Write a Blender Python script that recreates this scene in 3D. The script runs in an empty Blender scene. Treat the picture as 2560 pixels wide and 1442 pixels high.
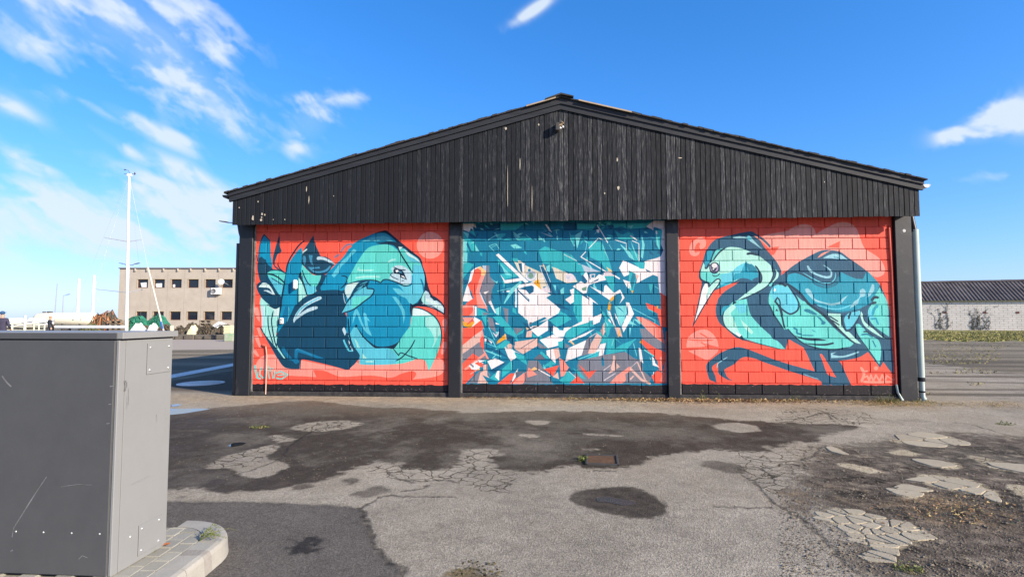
import bpy, bmesh, math, random
import numpy as np
from mathutils import Vector, Matrix, noise, geometry

random.seed(7)
rng = np.random.default_rng(7)
SC = bpy.context.scene
COL = SC.collection

# ------------------------------------------------------------------ camera
# wall of the hall = plane y 0, camera stands in front of it (negative y)
F_PX, CW, CH = 1380.0, 2560.0, 1442.0
CAM = Vector((0.0, -10.63, 1.50))
YAW = math.radians(-3.3)            # turned a little to the left
PITCH = math.atan(76.0 / F_PX)      # tilted up a little
cam_d = bpy.data.cameras.new('camera')
cam_d.sensor_width = 36.0
cam_d.lens = 36.0 * F_PX / CW
cam_d.clip_start = 0.05
cam_d.clip_end = 6000.0
cam = bpy.data.objects.new('camera', cam_d)
COL.objects.link(cam)
cam.location = CAM
cam.rotation_euler = (math.radians(90) + PITCH, 0.0, -YAW)
SC.camera = cam

# ------------------------------------------------------------------ sun, sky, exposure
SUN_AZ = math.radians(59.0)          # right of the wall's normal
SUN_EL = math.radians(24.0)
SUN_DIR = Vector((math.sin(SUN_AZ) * math.cos(SUN_EL), -math.cos(SUN_AZ) * math.cos(SUN_EL), math.sin(SUN_EL)))
sun_d = bpy.data.lights.new('sun', 'SUN')
sun_d.energy = 5.0
sun_d.angle = math.radians(0.53)
sun_d.color = (1.0, 0.87, 0.70)
sun = bpy.data.objects.new('sun', sun_d)
COL.objects.link(sun)
sun.rotation_euler = (-SUN_DIR).to_track_quat('-Z', 'Y').to_euler()
sun.location = (20, -20, 30)

SC.view_settings.view_transform = 'Standard'
SC.view_settings.look = 'None'
SC.view_settings.exposure = 0.75
SC.view_settings.gamma = 1.0
SC.view_settings.use_curve_mapping = False
try:
    SC.cycles.max_bounces = 6
    SC.cycles.diffuse_bounces = 3
    SC.cycles.glossy_bounces = 3
    SC.cycles.transparent_max_bounces = 6
    SC.cycles.use_denoising = True
except Exception:
    pass


def value_noise(h, w, cells_y, cells_x, octaves, gen, wrap=True, gain=0.55):
    """fractal value noise, smooth, tileable in x"""
    out = np.zeros((h, w), np.float32)
    amp, tot = 1.0, 0.0
    cy, cx = cells_y, cells_x
    for _ in range(octaves):
        g = gen.random((cy + 2, cx + 1)).astype(np.float32)
        if wrap:
            g[:, -1] = g[:, 0]
        ys = np.linspace(0, cy, h, endpoint=False)
        xs = np.linspace(0, cx, w, endpoint=False)
        y0 = ys.astype(int)
        x0 = xs.astype(int)
        fy = (ys - y0).astype(np.float32)
        fx = (xs - x0).astype(np.float32)
        fy = fy * fy * (3 - 2 * fy)
        fx = fx * fx * (3 - 2 * fx)
        x1 = np.minimum(x0 + 1, cx)
        r0 = g[y0][:, x0] * (1 - fx) + g[y0][:, x1] * fx
        r1 = g[y0 + 1][:, x0] * (1 - fx) + g[y0 + 1][:, x1] * fx
        out += amp * (r0 * (1 - fy[:, None]) + r1 * fy[:, None])
        tot += amp
        amp *= gain
        cy *= 2
        cx *= 2
        if cy > h or cx > w:
            break
    return out / tot


def make_image(name, arr, data=False):
    """arr: h x w x 3/4 floats, row 0 at the BOTTOM"""
    h, w = arr.shape[:2]
    img = bpy.data.images.new(name, w, h, alpha=True, float_buffer=False, is_data=data)
    full = np.ones((h, w, 4), np.float32)
    full[..., :arr.shape[2]] = arr
    img.pixels.foreach_set(np.clip(full, 0, 1).ravel())
    img.update()
    img.pack()
    return img


# ---- rays of this camera, used to find where things of the photograph stand in the world
_R = cam.rotation_euler.to_matrix()
FWD = Vector((math.sin(YAW), math.cos(YAW), 0.0))
RGT = Vector((math.cos(YAW), -math.sin(YAW), 0.0))


def ray(px, py):
    d = _R @ Vector(((px - CW / 2) / F_PX, -(py - CH / 2) / F_PX, -1.0))
    return d


def on_ground(px, py, z=0.0):
    d = ray(px, py)
    t = (z - CAM.z) / d.z
    return CAM + d * t


def on_wall(px, py, y=0.0):
    d = ray(px, py)
    t = (y - CAM.y) / d.y
    return CAM + d * t


def at_depth(px, py, Z):
    d = ray(px, py)
    t = Z / d.dot(FWD)
    return CAM + d * t


def on_frame(px, py, Z):
    """ground point under a pixel column at depth Z"""
    p = at_depth(px, 797, Z)
    return Vector((p.x, p.y, 0.0))


# ------------------------------------------------------------------ world
world = bpy.data.worlds.new('World')
SC.world = world
world.use_nodes = True
nt = world.node_tree
nt.nodes.clear()


def N(tree, kind, **kw):
    n = tree.nodes.new(kind)
    for k, v in kw.items():
        if k == 'ins':
            for i, val in v.items():
                n.inputs[i].default_value = val
        else:
            setattr(n, k, v)
    return n


def build_cloud_map():
    """cloud cover over azimuth (-180..180 from +y, clockwise) and elevation 0..90"""
    H, Wd = 1024, 4096
    g = np.random.default_rng(11)
    az = (np.arange(Wd) + 0.5) / Wd * 360 - 180
    el = (np.arange(H) + 0.5) / H * 90
    AZ, EL = np.meshgrid(az, el)
    n1 = value_noise(H, Wd, 6, 24, 7, g)
    n2 = value_noise(H, Wd, 10, 40, 6, g)
    n3 = value_noise(H, Wd, 40, 60, 5, g)
    # streaks: shear the sampling so that wisps run down to the right
    wy = ((n2 - 0.5) * 60).astype(int)
    wx = ((n1 - 0.5) * 90).astype(int)
    yy, xx = np.mgrid[0:H, 0:Wd]
    xs = (xx + wx + (yy * 1.1).astype(int)) % Wd
    ys = np.clip(yy + wy, 0, H - 1)
    streak = value_noise(H, Wd, 18, 90, 6, g, gain=0.62)[ys, xs]
    fine = n3[ys, xs]
    base = 0.58 * streak + 0.25 * n1 + 0.17 * fine
    cover = np.zeros((H, Wd), np.float32)

    def blob(px, py, sx, sy, ang, amt):
        """px, py: where it is seen in the photograph; sizes in degrees"""
        d = ray(px, py)
        a0 = math.degrees(math.atan2(d.x, d.y))
        e0 = math.degrees(math.atan2(d.z, math.hypot(d.x, d.y)))
        dx = (AZ - a0) * math.cos(math.radians(e0))
        dy = EL - e0
        c, s = math.cos(math.radians(ang)), math.sin(math.radians(ang))
        u = dx * c + dy * s
        v = -dx * s + dy * c
        nonlocal cover
        cover = np.maximum(cover, amt * np.exp(-((u / sx) ** 2 + (v / sy) ** 2)))

    # long bright bank coming down from the upper left
    blob(200, -20, 7.5, 4.0, -20, 1.0)
    blob(290, 40, 5.0, 3.4, -35, 1.35)
    blob(420, 10, 5.5, 3.2, -20, 1.0)
    blob(60, 40, 4.6, 3.0, -35, 0.92)
    blob(100, 110, 3.4, 1.6, -30, 0.75)
    blob(400, 120, 4.8, 3.2, -45, 1.5)
    blob(460, 200, 4.6, 2.8, -40, 1.5)
    blob(540, 260, 4.2, 2.4, -42, 1.3)
    blob(590, 310, 3.2, 1.6, -20, 0.92)
    blob(530, 100, 3.2, 3.2, -50, 0.95)
    blob(380, 325, 4.6, 0.8, -24, 0.88)
    blob(260, 285, 2.6, 0.55, -24, 0.72)
    blob(440, 345, 2.2, 0.7, -20, 0.85)
    blob(300, 365, 3.4, 0.6, -30, 0.82)
    blob(140, 235, 1.4, 0.9, -30, 0.72)
    blob(770, 250, 3.0, 1.0, 4, 0.90)
    blob(880, 245, 2.6, 0.8, 8, 0.72)
    blob(775, 300, 2.6, 2.0, 50, 1.1)
    blob(740, 370, 1.6, 1.2, 40, 0.78)
    blob(1335, 25, 2.2, 0.5, 30, 1.1)
    # low pale veil on the left
    blob(0, 530, 12.0, 2.8, -6, 1.25)
    blob(200, 560, 12.0, 3.4, -6, 1.2)
    blob(430, 550, 8.0, 3.2, -6, 1.2)
    blob(470, 440, 3.6, 1.2, -22, 0.95)
    blob(400, 460, 4.0, 1.0, -16, 0.85)
    blob(345, 472, 1.7, 0.7, -10, 1.1)
    blob(520, 490, 4.5, 1.4, -12, 0.95)
    blob(40, 400, 4.8, 1.2, -18, 0.75)
    blob(20, 262, 2.2, 0.7, -25, 0.85)
    # little cumulus on the right
    blob(2400, 335, 1.5, .85, 0, 1.5)
    blob(2450, 320, 1.6, 1.2, 0, 1.7)
    blob(2510, 300, 1.7, 1.5, 0, 1.7)
    blob(2590, 305, 2.2, 1.6, 0, 1.7)
    blob(2490, 440, 2.4, 0.6, 0, 0.45)
    # the rest of the sky: unseen clouds, thickened to whiten the ambient light
    other = np.clip(value_noise(H, Wd, 4, 14, 3, g) - 0.40, 0, 1) * 3.4
    front = np.exp(-((AZ + 3) / 62.0) ** 6)
    other = other * (1 - front) * np.clip((EL - 2) / 10, 0, 1) * np.clip((88 - EL) / 8, 0, 1)
    cover = np.maximum(cover, other)
    nb = (base - base.mean()) / base.std()
    nf = (fine - fine.mean()) / fine.std()
    tex = np.clip(0.56 + 0.27 * nb + 0.13 * nf, 0, 1)
    a = np.clip(cover * 1.3, 0, 1) * np.clip(tex * 1.5 - (1.05 - np.minimum(cover, 1.3)) * 0.9, 0, 1)
    veil = np.clip(cover - 0.42, 0, 1) * (0.55 + 0.30 * np.clip(nb, -1.2, 1.2))
    a = 0.86 * np.clip(np.maximum(a, veil) + 0.25 * veil, 0, 1)
    # cumulus is denser
    return np.stack([a, a, a], -1)


cloud_img = make_image('cloud_cover', build_cloud_map(), data=True)
geo = N(nt, 'ShaderNodeTexCoord')
sep = N(nt, 'ShaderNodeSeparateXYZ')
nt.links.new(geo.outputs['Generated'], sep.inputs[0])
at = N(nt, 'ShaderNodeMath', operation='ARCTAN2')
nt.links.new(sep.outputs['X'], at.inputs[0])
nt.links.new(sep.outputs['Y'], at.inputs[1])
u1 = N(nt, 'ShaderNodeMath', operation='MULTIPLY_ADD')
u1.inputs[1].default_value = 1 / (2 * math.pi)
u1.inputs[2].default_value = 0.5
nt.links.new(at.outputs[0], u1.inputs[0])
asn = N(nt, 'ShaderNodeMath', operation='ARCSINE')
nt.links.new(sep.outputs['Z'], asn.inputs[0])
v1 = N(nt, 'ShaderNodeMath', operation='MULTIPLY', use_clamp=True)
v1.inputs[1].default_value = 2 / math.pi
nt.links.new(asn.outputs[0], v1.inputs[0])
cmb = N(nt, 'ShaderNodeCombineXYZ')
nt.links.new(u1.outputs[0], cmb.inputs[0])
nt.links.new(v1.outputs[0], cmb.inputs[1])
ci = N(nt, 'ShaderNodeTexImage', image=cloud_img, interpolation='Cubic', extension='EXTEND')
nt.links.new(cmb.outputs[0], ci.inputs[0])
sky = N(nt, 'ShaderNodeTexSky', sky_type='NISHITA')
sky.sun_disc = False
sky.sun_elevation = SUN_EL
sky.sun_rotation = math.pi - SUN_AZ
sky.altitude = 0
sky.air_density = 1.0
sky.dust_density = 0.6
sky.ozone_density = 2.5
hs = N(nt, 'ShaderNodeHueSaturation')
hs.inputs['Saturation'].default_value = 1.15
hs.inputs['Value'].default_value = 1.0
tint = N(nt, 'ShaderNodeMix', data_type='RGBA', blend_type='MULTIPLY')
tint.inputs['Factor'].default_value = 1.0
tint.inputs['B'].default_value = (0.92, 1.22, 1.62, 1)
nt.links.new(sky.outputs[0], tint.inputs['A'])
nt.links.new(tint.outputs['Result'], hs.inputs['Color'])
# the brightest part near the horizon rolls off softly
soft = N(nt, 'ShaderNodeVectorMath', operation='MULTIPLY_ADD')
soft.inputs[1].default_value = (0.075, 0.080, 0.030)
soft.inputs[2].default_value = (1, 1, 1)
nt.links.new(hs.outputs[0], soft.inputs[0])
roll = N(nt, 'ShaderNodeVectorMath', operation='DIVIDE')
nt.links.new(hs.outputs[0], roll.inputs[0])
nt.links.new(soft.outputs[0], roll.inputs[1])
bg = N(nt, 'ShaderNodeBackground')
bg.inputs['Strength'].default_value = 0.12
nt.links.new(roll.outputs[0], bg.inputs[0])
bgc = N(nt, 'ShaderNodeBackground')
bgc.inputs['Color'].default_value = (0.80, 0.90, 1.0, 1)
bgc.inputs['Strength'].default_value = 0.60
mx = N(nt, 'ShaderNodeMixShader')
nt.links.new(ci.outputs['Color'], mx.inputs[0])
nt.links.new(bg.outputs[0], mx.inputs[1])
nt.links.new(bgc.outputs[0], mx.inputs[2])
wo = N(nt, 'ShaderNodeOutputWorld')
nt.links.new(mx.outputs[0], wo.inputs[0])

# ------------------------------------------------------------------ helpers: objects
WORLD_OF = {}          # object -> Matrix of its frame in the world


def tag(o, label=None, cat=None, group=None, kind=None):
    if label: o['label'] = label
    if cat: o['category'] = cat
    if group: o['group'] = group
    if kind: o['kind'] = kind
    return o


def empty(name, loc=(0, 0, 0), rz=0.0):
    o = bpy.data.objects.new(name, None)
    COL.objects.link(o)
    o.location = loc
    o.rotation_euler = (0, 0, rz)
    o.empty_display_size = 0.2
    WORLD_OF[o] = Matrix.Translation(Vector(loc)) @ Matrix.Rotation(rz, 4, 'Z')
    return o


class MB:
    """collects simple shapes in world (or local) coordinates and links them as ONE mesh object"""

    def __init__(self):
        self.v, self.f, self.m, self.sm = [], [], [], []

    def add(self, vs, fs, mi=0, smooth=False):
        o = len(self.v)
        self.v += [tuple(p) for p in vs]
        for f in fs:
            self.f.append(tuple(i + o for i in f))
            self.m.append(mi)
            self.sm.append(smooth)

    def box(self, c, s, rot=None, mi=0, bevel=0.0):
        hx, hy, hz = s[0] / 2, s[1] / 2, s[2] / 2
        b = min(bevel, hx * .9, hy * .9, hz * .9)
        if b <= 0:
            vs = [Vector((x * hx, y * hy, z * hz)) for z in (-1, 1) for y in (-1, 1) for x in (-1, 1)]
            fs = [(0, 2, 3, 1), (4, 5, 7, 6), (0, 1, 5, 4), (2, 6, 7, 3), (0, 4, 6, 2), (1, 3, 7, 5)]
        else:
            vs, idx = [], {}
            for sx in (-1, 1):
                for sy in (-1, 1):
                    for sz in (-1, 1):
                        for ax in range(3):
                            p = [sx * (hx - b), sy * (hy - b), sz * (hz - b)]
                            p[ax] += (sx, sy, sz)[ax] * b
                            idx[(sx, sy, sz, ax)] = len(vs)
                            vs.append(Vector(p))
            fs = []
            for ax in range(3):
                a1, a2 = (ax + 1) % 3, (ax + 2) % 3
                for sg in (-1, 1):
                    loop = []
                    for q1, q2 in ((-1, -1), (1, -1), (1, 1), (-1, 1)):
                        k = [0, 0, 0]
                        k[ax], k[a1], k[a2] = sg, q1, q2
                        loop.append(idx[(k[0], k[1], k[2], ax)])
                    fs.append(tuple(loop if sg > 0 else loop[::-1]))
                    # edges between face ax and a1
                for s1 in (-1, 1):
                    for s2 in (-1, 1):
                        k0, k1 = [0, 0, 0], [0, 0, 0]
                        k0[ax] = k1[ax] = s1
                        k0[a1] = k1[a1] = s2
                        k0[a2], k1[a2] = -1, 1
                        q = (idx[(*k0, ax)], idx[(*k0, a1)], idx[(*k1, a1)], idx[(*k1, ax)])
                        fs.append(q if s1 * s2 > 0 else q[::-1])
            for sx in (-1, 1):
                for sy in (-1, 1):
                    for sz in (-1, 1):
                        t = tuple(idx[(sx, sy, sz, a)] for a in range(3))
                        fs.append(t if sx * sy * sz > 0 else t[::-1])
        c = Vector(c)
        if rot is not None:
            vs = [rot @ p for p in vs]
        self.add([p + c for p in vs], fs, mi)

    def tube(self, pts, r, n=8, mi=0, caps=True, r1=None, smooth=True):
        pts = [Vector(p) for p in pts]
        rings = []
        m = len(pts)
        for i, p in enumerate(pts):
            d = (pts[min(i + 1, m - 1)] - pts[max(i - 1, 0)])
            d = d.normalized() if d.length > 1e-9 else Vector((0, 0, 1))
            up = Vector((0, 0, 1)) if abs(d.z) < .9 else Vector((1, 0, 0))
            a = d.cross(up).normalized()
            b = a.cross(d).normalized()
            rr = r if r1 is None else r + (r1 - r) * i / max(1, m - 1)
            if isinstance(r, (list, tuple)):
                rr = r[i]
            rings.append([p + (a * math.cos(2 * math.pi * k / n) + b * math.sin(2 * math.pi * k / n)) * rr for k in range(n)])
        vs = [q for ring in rings for q in ring]
        fs = []
        for i in range(m - 1):
            for k in range(n):
                fs.append((i * n + k, i * n + (k + 1) % n, (i + 1) * n + (k + 1) % n, (i + 1) * n + k))
        self.add(vs, fs, mi, smooth)
        if caps:
            self.add(rings[0], [tuple(range(n))[::-1]], mi)
            self.add(rings[-1], [tuple(range(n))], mi)

    def prism(self, poly, axis, h0, h1, mi=0):
        """poly: list of 2D points; axis 'z': (x,y) extruded in z; 'y': (x,z) extruded in y; 'x': (y,z) extruded in x"""
        area = sum(poly[i][0] * poly[(i + 1) % len(poly)][1] - poly[(i + 1) % len(poly)][0] * poly[i][1] for i in range(len(poly)))
        if area < 0:
            poly = poly[::-1]

        def P(p, h):
            return {'z': (p[0], p[1], h), 'y': (p[0], h, p[1]), 'x': (h, p[0], p[1])}[axis]
        n = len(poly)
        vs = [P(p, h0) for p in poly] + [P(p, h1) for p in poly]
        fs = [tuple(range(n))[::-1], tuple(range(n, 2 * n))]
        for i in range(n):
            fs.append((i, (i + 1) % n, n + (i + 1) % n, n + i))
        if axis == 'y':
            fs = [f[::-1] for f in fs]
        self.add(vs, fs, mi)

    def lathe(self, prof, c, n=16, mi=0, rot=None, smooth=True):
        vs, fs = [], []
        m = len(prof)
        for i in range(m):
            for k in range(n):
                a = 2 * math.pi * k / n
                p = Vector((prof[i][0] * math.cos(a), prof[i][0] * math.sin(a), prof[i][1]))
                if rot is not None:
                    p = rot @ p
                vs.append(p + Vector(c))
        for i in range(m - 1):
            for k in range(n):
                fs.append((i * n + k, i * n + (k + 1) % n, (i + 1) * n + (k + 1) % n, (i + 1) * n + k))
        self.add(vs, fs, mi, smooth)

    def ball(self, c, r, n=8, mi=0, sq=(1, 1, 1)):
        prof = [(max(1e-4, math.cos(t)) * 1.0, math.sin(t)) for t in np.linspace(-math.pi / 2, math.pi / 2, n // 2 + 2)]
        vs, fs = [], []
        for (a, z) in prof:
            for k in range(n):
                t = 2 * math.pi * k / n
                vs.append(Vector((a * math.cos(t) * r * sq[0], a * math.sin(t) * r * sq[1], z * r * sq[2])) + Vector(c))
        for i in range(len(prof) - 1):
            for k in range(n):
                fs.append((i * n + k, i * n + (k + 1) % n, (i + 1) * n + (k + 1) % n, (i + 1) * n + k))
        self.add(vs, fs, mi, True)

    def build(self, name, mats, parent=None, local=False):
        if not isinstance(mats, (list, tuple)):
            mats = [mats]
        vs = self.v
        if parent is not None and not local:
            inv = WORLD_OF[parent].inverted()
            vs = [tuple(inv @ Vector(p)) for p in vs]
        me = bpy.data.meshes.new(name)
        me.from_pydata(vs, [], self.f)
        for m in mats:
            me.materials.append(m)
        me.polygons.foreach_set('material_index', self.m)
        me.polygons.foreach_set('use_smooth', self.sm)
        me.update()
        o = bpy.data.objects.new(name, me)
        COL.objects.link(o)
        if parent is not None:
            o.parent = parent
            WORLD_OF[o] = WORLD_OF[parent]
        else:
            WORLD_OF[o] = Matrix.Identity(4)
        return o


def link_copy(src, parent, loc, rot=(0, 0, 0)):
    c = src.copy()
    COL.objects.link(c)
    c.parent = parent
    c.location = loc
    c.rotation_euler = rot
    return c


def copy_tree(o, parent=None):
    c = o.copy()
    COL.objects.link(c)
    c.parent = parent
    for ch in list(o.children):
        copy_tree(ch, c)
    return c


# ------------------------------------------------------------------ helpers: materials
def new_mat(name):
    m = bpy.data.materials.new(name)
    m.use_nodes = True
    t = m.node_tree
    b = t.nodes['Principled BSDF']
    return m, t, b


def mat(name, col, rough=0.7, col2=None, scale=6.0, amount=0.5, bump=0.0, bscale=40.0, metal=0.0, stretch=(1, 1, 1), spec=0.3, coord='Object', per_object=0.0):
    """plain material with large-scale variation towards col2 and a fine relief"""
    m, t, b = new_mat(name)
    b.inputs['Roughness'].default_value = rough
    b.inputs['Metallic'].default_value = metal
    b.inputs['Specular IOR Level'].default_value = spec
    tc = N(t, 'ShaderNodeTexCoord')
    mp = N(t, 'ShaderNodeMapping')
    mp.inputs['Scale'].default_value = stretch
    t.links.new(tc.outputs[coord], mp.inputs[0])
    if col2 is None:
        col2 = tuple(c * .72 for c in col)
    nz = N(t, 'ShaderNodeTexNoise')
    nz.inputs['Scale'].default_value = scale
    nz.inputs['Detail'].default_value = 7
    nz.inputs['Roughness'].default_value = .65
    t.links.new(mp.outputs[0], nz.inputs['Vector'])
    mr = N(t, 'ShaderNodeMapRange')
    mr.inputs[1].default_value = .35
    mr.inputs[2].default_value = .70
    mr.inputs[4].default_value = amount
    t.links.new(nz.outputs['Fac'], mr.inputs[0])
    mix = N(t, 'ShaderNodeMix', data_type='RGBA')
    mix.inputs['A'].default_value = (*col, 1)
    mix.inputs['B'].default_value = (*col2, 1)
    t.links.new(mr.outputs[0], mix.inputs['Factor'])
    out = mix.outputs['Result']
    if per_object > 0:
        oi = N(t, 'ShaderNodeObjectInfo')
        r2 = N(t, 'ShaderNodeMapRange')
        r2.inputs[3].default_value = 1 - per_object
        r2.inputs[4].default_value = 1 + per_object
        t.links.new(oi.outputs['Random'], r2.inputs[0])
        vm = N(t, 'ShaderNodeVectorMath', operation='SCALE')
        t.links.new(out, vm.inputs[0])
        t.links.new(r2.outputs[0], vm.inputs['Scale'])
        out = vm.outputs[0]
    t.links.new(out, b.inputs['Base Color'])
    if bump > 0:
        n2 = N(t, 'ShaderNodeTexNoise')
        n2.inputs['Scale'].default_value = bscale
        n2.inputs['Detail'].default_value = 5
        t.links.new(mp.outputs[0], n2.inputs['Vector'])
        bp = N(t, 'ShaderNodeBump')
        bp.inputs['Strength'].default_value = min(1, bump)
        bp.inputs['Distance'].default_value = .01
        t.links.new(n2.outputs['Fac'], bp.inputs['Height'])
        t.links.new(bp.outputs[0], b.inputs['Normal'])
    return m


def s2l(c):
    c = np.asarray(c, np.float64) / 255.0
    return np.where(c <= .04045, c / 12.92, ((c + .055) / 1.055) ** 2.4)


def l2s(c):
    c = np.clip(np.asarray(c, np.float64), 0, 1)
    return np.where(c <= .0031308, c * 12.92, 1.055 * c ** (1 / 2.4) - .055)


M = {}
M['black_steel'] = mat('black_steel_paint', (.017, .018, .022), .55, (.035, .036, .040), 3.0, .5, .15, 60)
M['fascia'] = mat('black_painted_timber', (.017, .019, .024), .6, (.036, .039, .044), 5.0, .7, .5, 30, stretch=(.25, 1, 3))
M['dark_back'] = mat('dark_felt', (.006, .006, .007), .95)
M['roof'] = mat('old_bitumen_roof', (.035, .033, .032), .9, (.07, .066, .06), 4, .6, .6, 30)
M['pale_timber'] = mat('pale_raw_timber', (.42, .33, .22), .8, (.28, .21, .14), 8, .6)
M['pvc_pale'] = mat('pale_grey_plastic_pipe', (.44, .50, .46), .4, (.34, .40, .37), 3, .7)
M['pvc_black'] = mat('black_plastic_pipe', (.012, .013, .016), .4)
M['white_plastic'] = mat('white_plastic', (.75, .74, .70), .4, (.62, .60, .56), 6, .5)
M['white_paint'] = mat('white_gloss_paint', (.78, .78, .75), .35, (.62, .61, .57), 4, .5)
M['galv'] = mat('galvanised_steel', (.42, .43, .44), .4, (.30, .31, .32), 9, .6, metal=.6)
M['bulb'] = mat('white_bulb_glass', (.85, .84, .80), .15, spec=.6)
M['rust'] = mat('rusty_iron', (.085, .050, .033), .75, (.15, .085, .05), 18, .8, .5, 60)
M['iron'] = mat('dark_cast_iron', (.045, .043, .042), .7, (.08, .075, .07), 20, .6, .4, 70)


def board_material():
    """black paint on old boards, flaking to grey along the grain"""
    m, t, b = new_mat('flaking_black_boards')
    b.inputs['Roughness'].default_value = .72
    b.inputs['Specular IOR Level'].default_value = .25
    tc = N(t, 'ShaderNodeTexCoord')
    oi = N(t, 'ShaderNodeObjectInfo')
    off = N(t, 'ShaderNodeVectorMath', operation='SCALE')
    off.inputs[0].default_value = (31.0, 17.0, 57.0)
    t.links.new(oi.outputs['Random'], off.inputs['Scale'])
    ad = N(t, 'ShaderNodeVectorMath', operation='ADD')
    t.links.new(tc.outputs['Object'], ad.inputs[0])
    t.links.new(off.outputs[0], ad.inputs[1])
    mp = N(t, 'ShaderNodeMapping')
    mp.inputs['Scale'].default_value = (80, 80, 4.5)
    t.links.new(ad.outputs[0], mp.inputs[0])
    n1 = N(t, 'ShaderNodeTexNoise')
    n1.inputs['Scale'].default_value = 1.0
    n1.inputs['Detail'].default_value = 8
    n1.inputs['Roughness'].default_value = .72
    t.links.new(mp.outputs[0], n1.inputs['Vector'])
    # how worn this board is: the middle of the gable is more weathered
    sx = N(t, 'ShaderNodeSeparateXYZ')
    t.links.new(oi.outputs['Location'], sx.inputs[0])
    wx = N(t, 'ShaderNodeMapRange')
    wx.inputs[1].default_value = -5.2
    wx.inputs[2].default_value = 0.2
    wx.inputs[3].default_value = -.13
    wx.inputs[4].default_value = .02
    t.links.new(sx.outputs['X'], wx.inputs[0])
    w2 = N(t, 'ShaderNodeMapRange')
    w2.inputs[1].default_value = 3.0
    w2.inputs[2].default_value = 8.5
    w2.inputs[3].default_value = 0.0
    w2.inputs[4].default_value = -.06
    t.links.new(sx.outputs['X'], w2.inputs[0])
    rr = N(t, 'ShaderNodeMapRange')
    rr.inputs[3].default_value = -.045
    rr.inputs[4].default_value = .035
    t.links.new(oi.outputs['Random'], rr.inputs[0])
    s1 = N(t, 'ShaderNodeMath', operation='ADD')
    s2 = N(t, 'ShaderNodeMath', operation='ADD')
    s3 = N(t, 'ShaderNodeMath', operation='ADD')
    t.links.new(wx.outputs[0], s1.inputs[0])
    t.links.new(w2.outputs[0], s1.inputs[1])
    t.links.new(s1.outputs[0], s2.inputs[0])
    t.links.new(rr.outputs[0], s2.inputs[1])
    t.links.new(s2.outputs[0], s3.inputs[0])
    t.links.new(n1.outputs['Fac'], s3.inputs[1])
    cr = N(t, 'ShaderNodeValToRGB')
    cr.color_ramp.elements[0].position = .485
    cr.color_ramp.elements[0].color = (.0105, .0130, .0175, 1)
    cr.color_ramp.elements[1].position = .70
    cr.color_ramp.elements[1].color = (.165, .160, .155, 1)
    e = cr.color_ramp.elements.new(.58)
    e.color = (.037, .040, .046, 1)
    t.links.new(s3.outputs[0], cr.inputs[0])
    rg = N(t, 'ShaderNodeMapRange')
    rg.inputs[3].default_value = .66
    rg.inputs[4].default_value = 1.02
    t.links.new(oi.outputs['Random'], rg.inputs[0])
    vm = N(t, 'ShaderNodeVectorMath', operation='SCALE')
    t.links.new(cr.outputs[0], vm.inputs[0])
    t.links.new(rg.outputs[0], vm.inputs['Scale'])
    t.links.new(vm.outputs[0], b.inputs['Base Color'])
    bp = N(t, 'ShaderNodeBump')
    bp.inputs['Strength'].default_value = .55
    bp.inputs['Distance'].default_value = .004
    t.links.new(n1.outputs['Fac'], bp.inputs['Height'])
    t.links.new(bp.outputs[0], b.inputs['Normal'])
    return m


M['board'] = board_material()

# ------------------------------------------------------------------ the three murals (flat paint on the blocks)
K_WALL = np.array([1.34, 1.50, 1.56])    # sunlit brightness of the wall in the photograph over its own colour


def paint(r, g, b):
    return l2s(s2l((r, g, b)) / K_WALL)


PAL = dict(
    R=paint(250, 100, 80), P=paint(252, 160, 147), PD=paint(235, 130, 118), O=paint(8, 46, 74), N=paint(3, 70, 102), N2=paint(20, 72, 100),
    B=paint(0, 148, 192), B2=paint(45, 165, 205), BD=paint(0, 118, 165), C=paint(88, 202, 226), T=paint(92, 220, 212), L=paint(160, 238, 232),
    W=paint(208, 246, 245), LW=paint(186, 226, 240), MB=paint(62, 150, 190), BR=paint(140, 122, 150), SG=paint(125, 212, 208),
    N3=paint(40, 96, 128), O3=paint(12, 58, 84), B3=paint(26, 165, 195), T3=paint(105, 226, 220), C3=paint(98, 214, 236), L3=paint(178, 248, 236), M3=paint(16, 132, 162),
    LL=paint(150, 216, 232), PP=paint(252, 172, 160), SP=paint(252, 160, 142), LI=paint(176, 160, 196), WW=paint(240, 250, 250),
    U=paint(4, 128, 166), UD=paint(0, 96, 138), TQ=paint(44, 186, 200), LQ=paint(118, 224, 230), WH=paint(246, 248, 250), LIL=paint(222, 222, 232), G=paint(122, 132, 148),
    GD=paint(96, 106, 124), BE=paint(226, 194, 184), Y=paint(236, 176, 44), YE=paint(250, 204, 140), CR=paint(222, 224, 206), GR=paint(110, 158, 140), GB=paint(176, 202, 222),
    K=paint(30, 28, 34),
)

CROPS = {
    1: dict(a=(620, 560, 6.865), b=(870, 560, 6.865), c=(620, 760, 6.865), d=(870, 760, 6.865)),
    2: dict(a=(1150, 550, 6.865), b=(1410, 550, 6.865), c=(1150, 755, 6.865), d=(1410, 755, 6.865)),
    3: dict(a=(1690, 540, 6.554), b=(1970, 540, 6.554), c=(1690, 750, 6.554), d=(1970, 750, 6.554)),
}

MURAL = {1: [], 2: [], 3: []}


def A(pan, text):
    """lines:  COLOUR kind[width] points...   kinds: p smooth outline, q straight outline, s smooth stroke, l straight stroke, o circle"""
    for line in text.strip().splitlines():
        w = line.split()
        if not w or w[0].startswith('#'):
            continue
        col, kind = w[0], w[1]
        width = float(kind[1:]) if len(kind) > 1 else 0
        pts, crop = [], None
        for tok in w[2:]:
            if tok in 'abcd':
                crop = CROPS[pan][tok]
            else:
                x, y = map(float, tok.split(','))
                pts.append((crop[0] + x / crop[2], crop[1] + y / crop[2]))
        MURAL[pan].append((col, kind[0], width / 6.8, pts))


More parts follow.
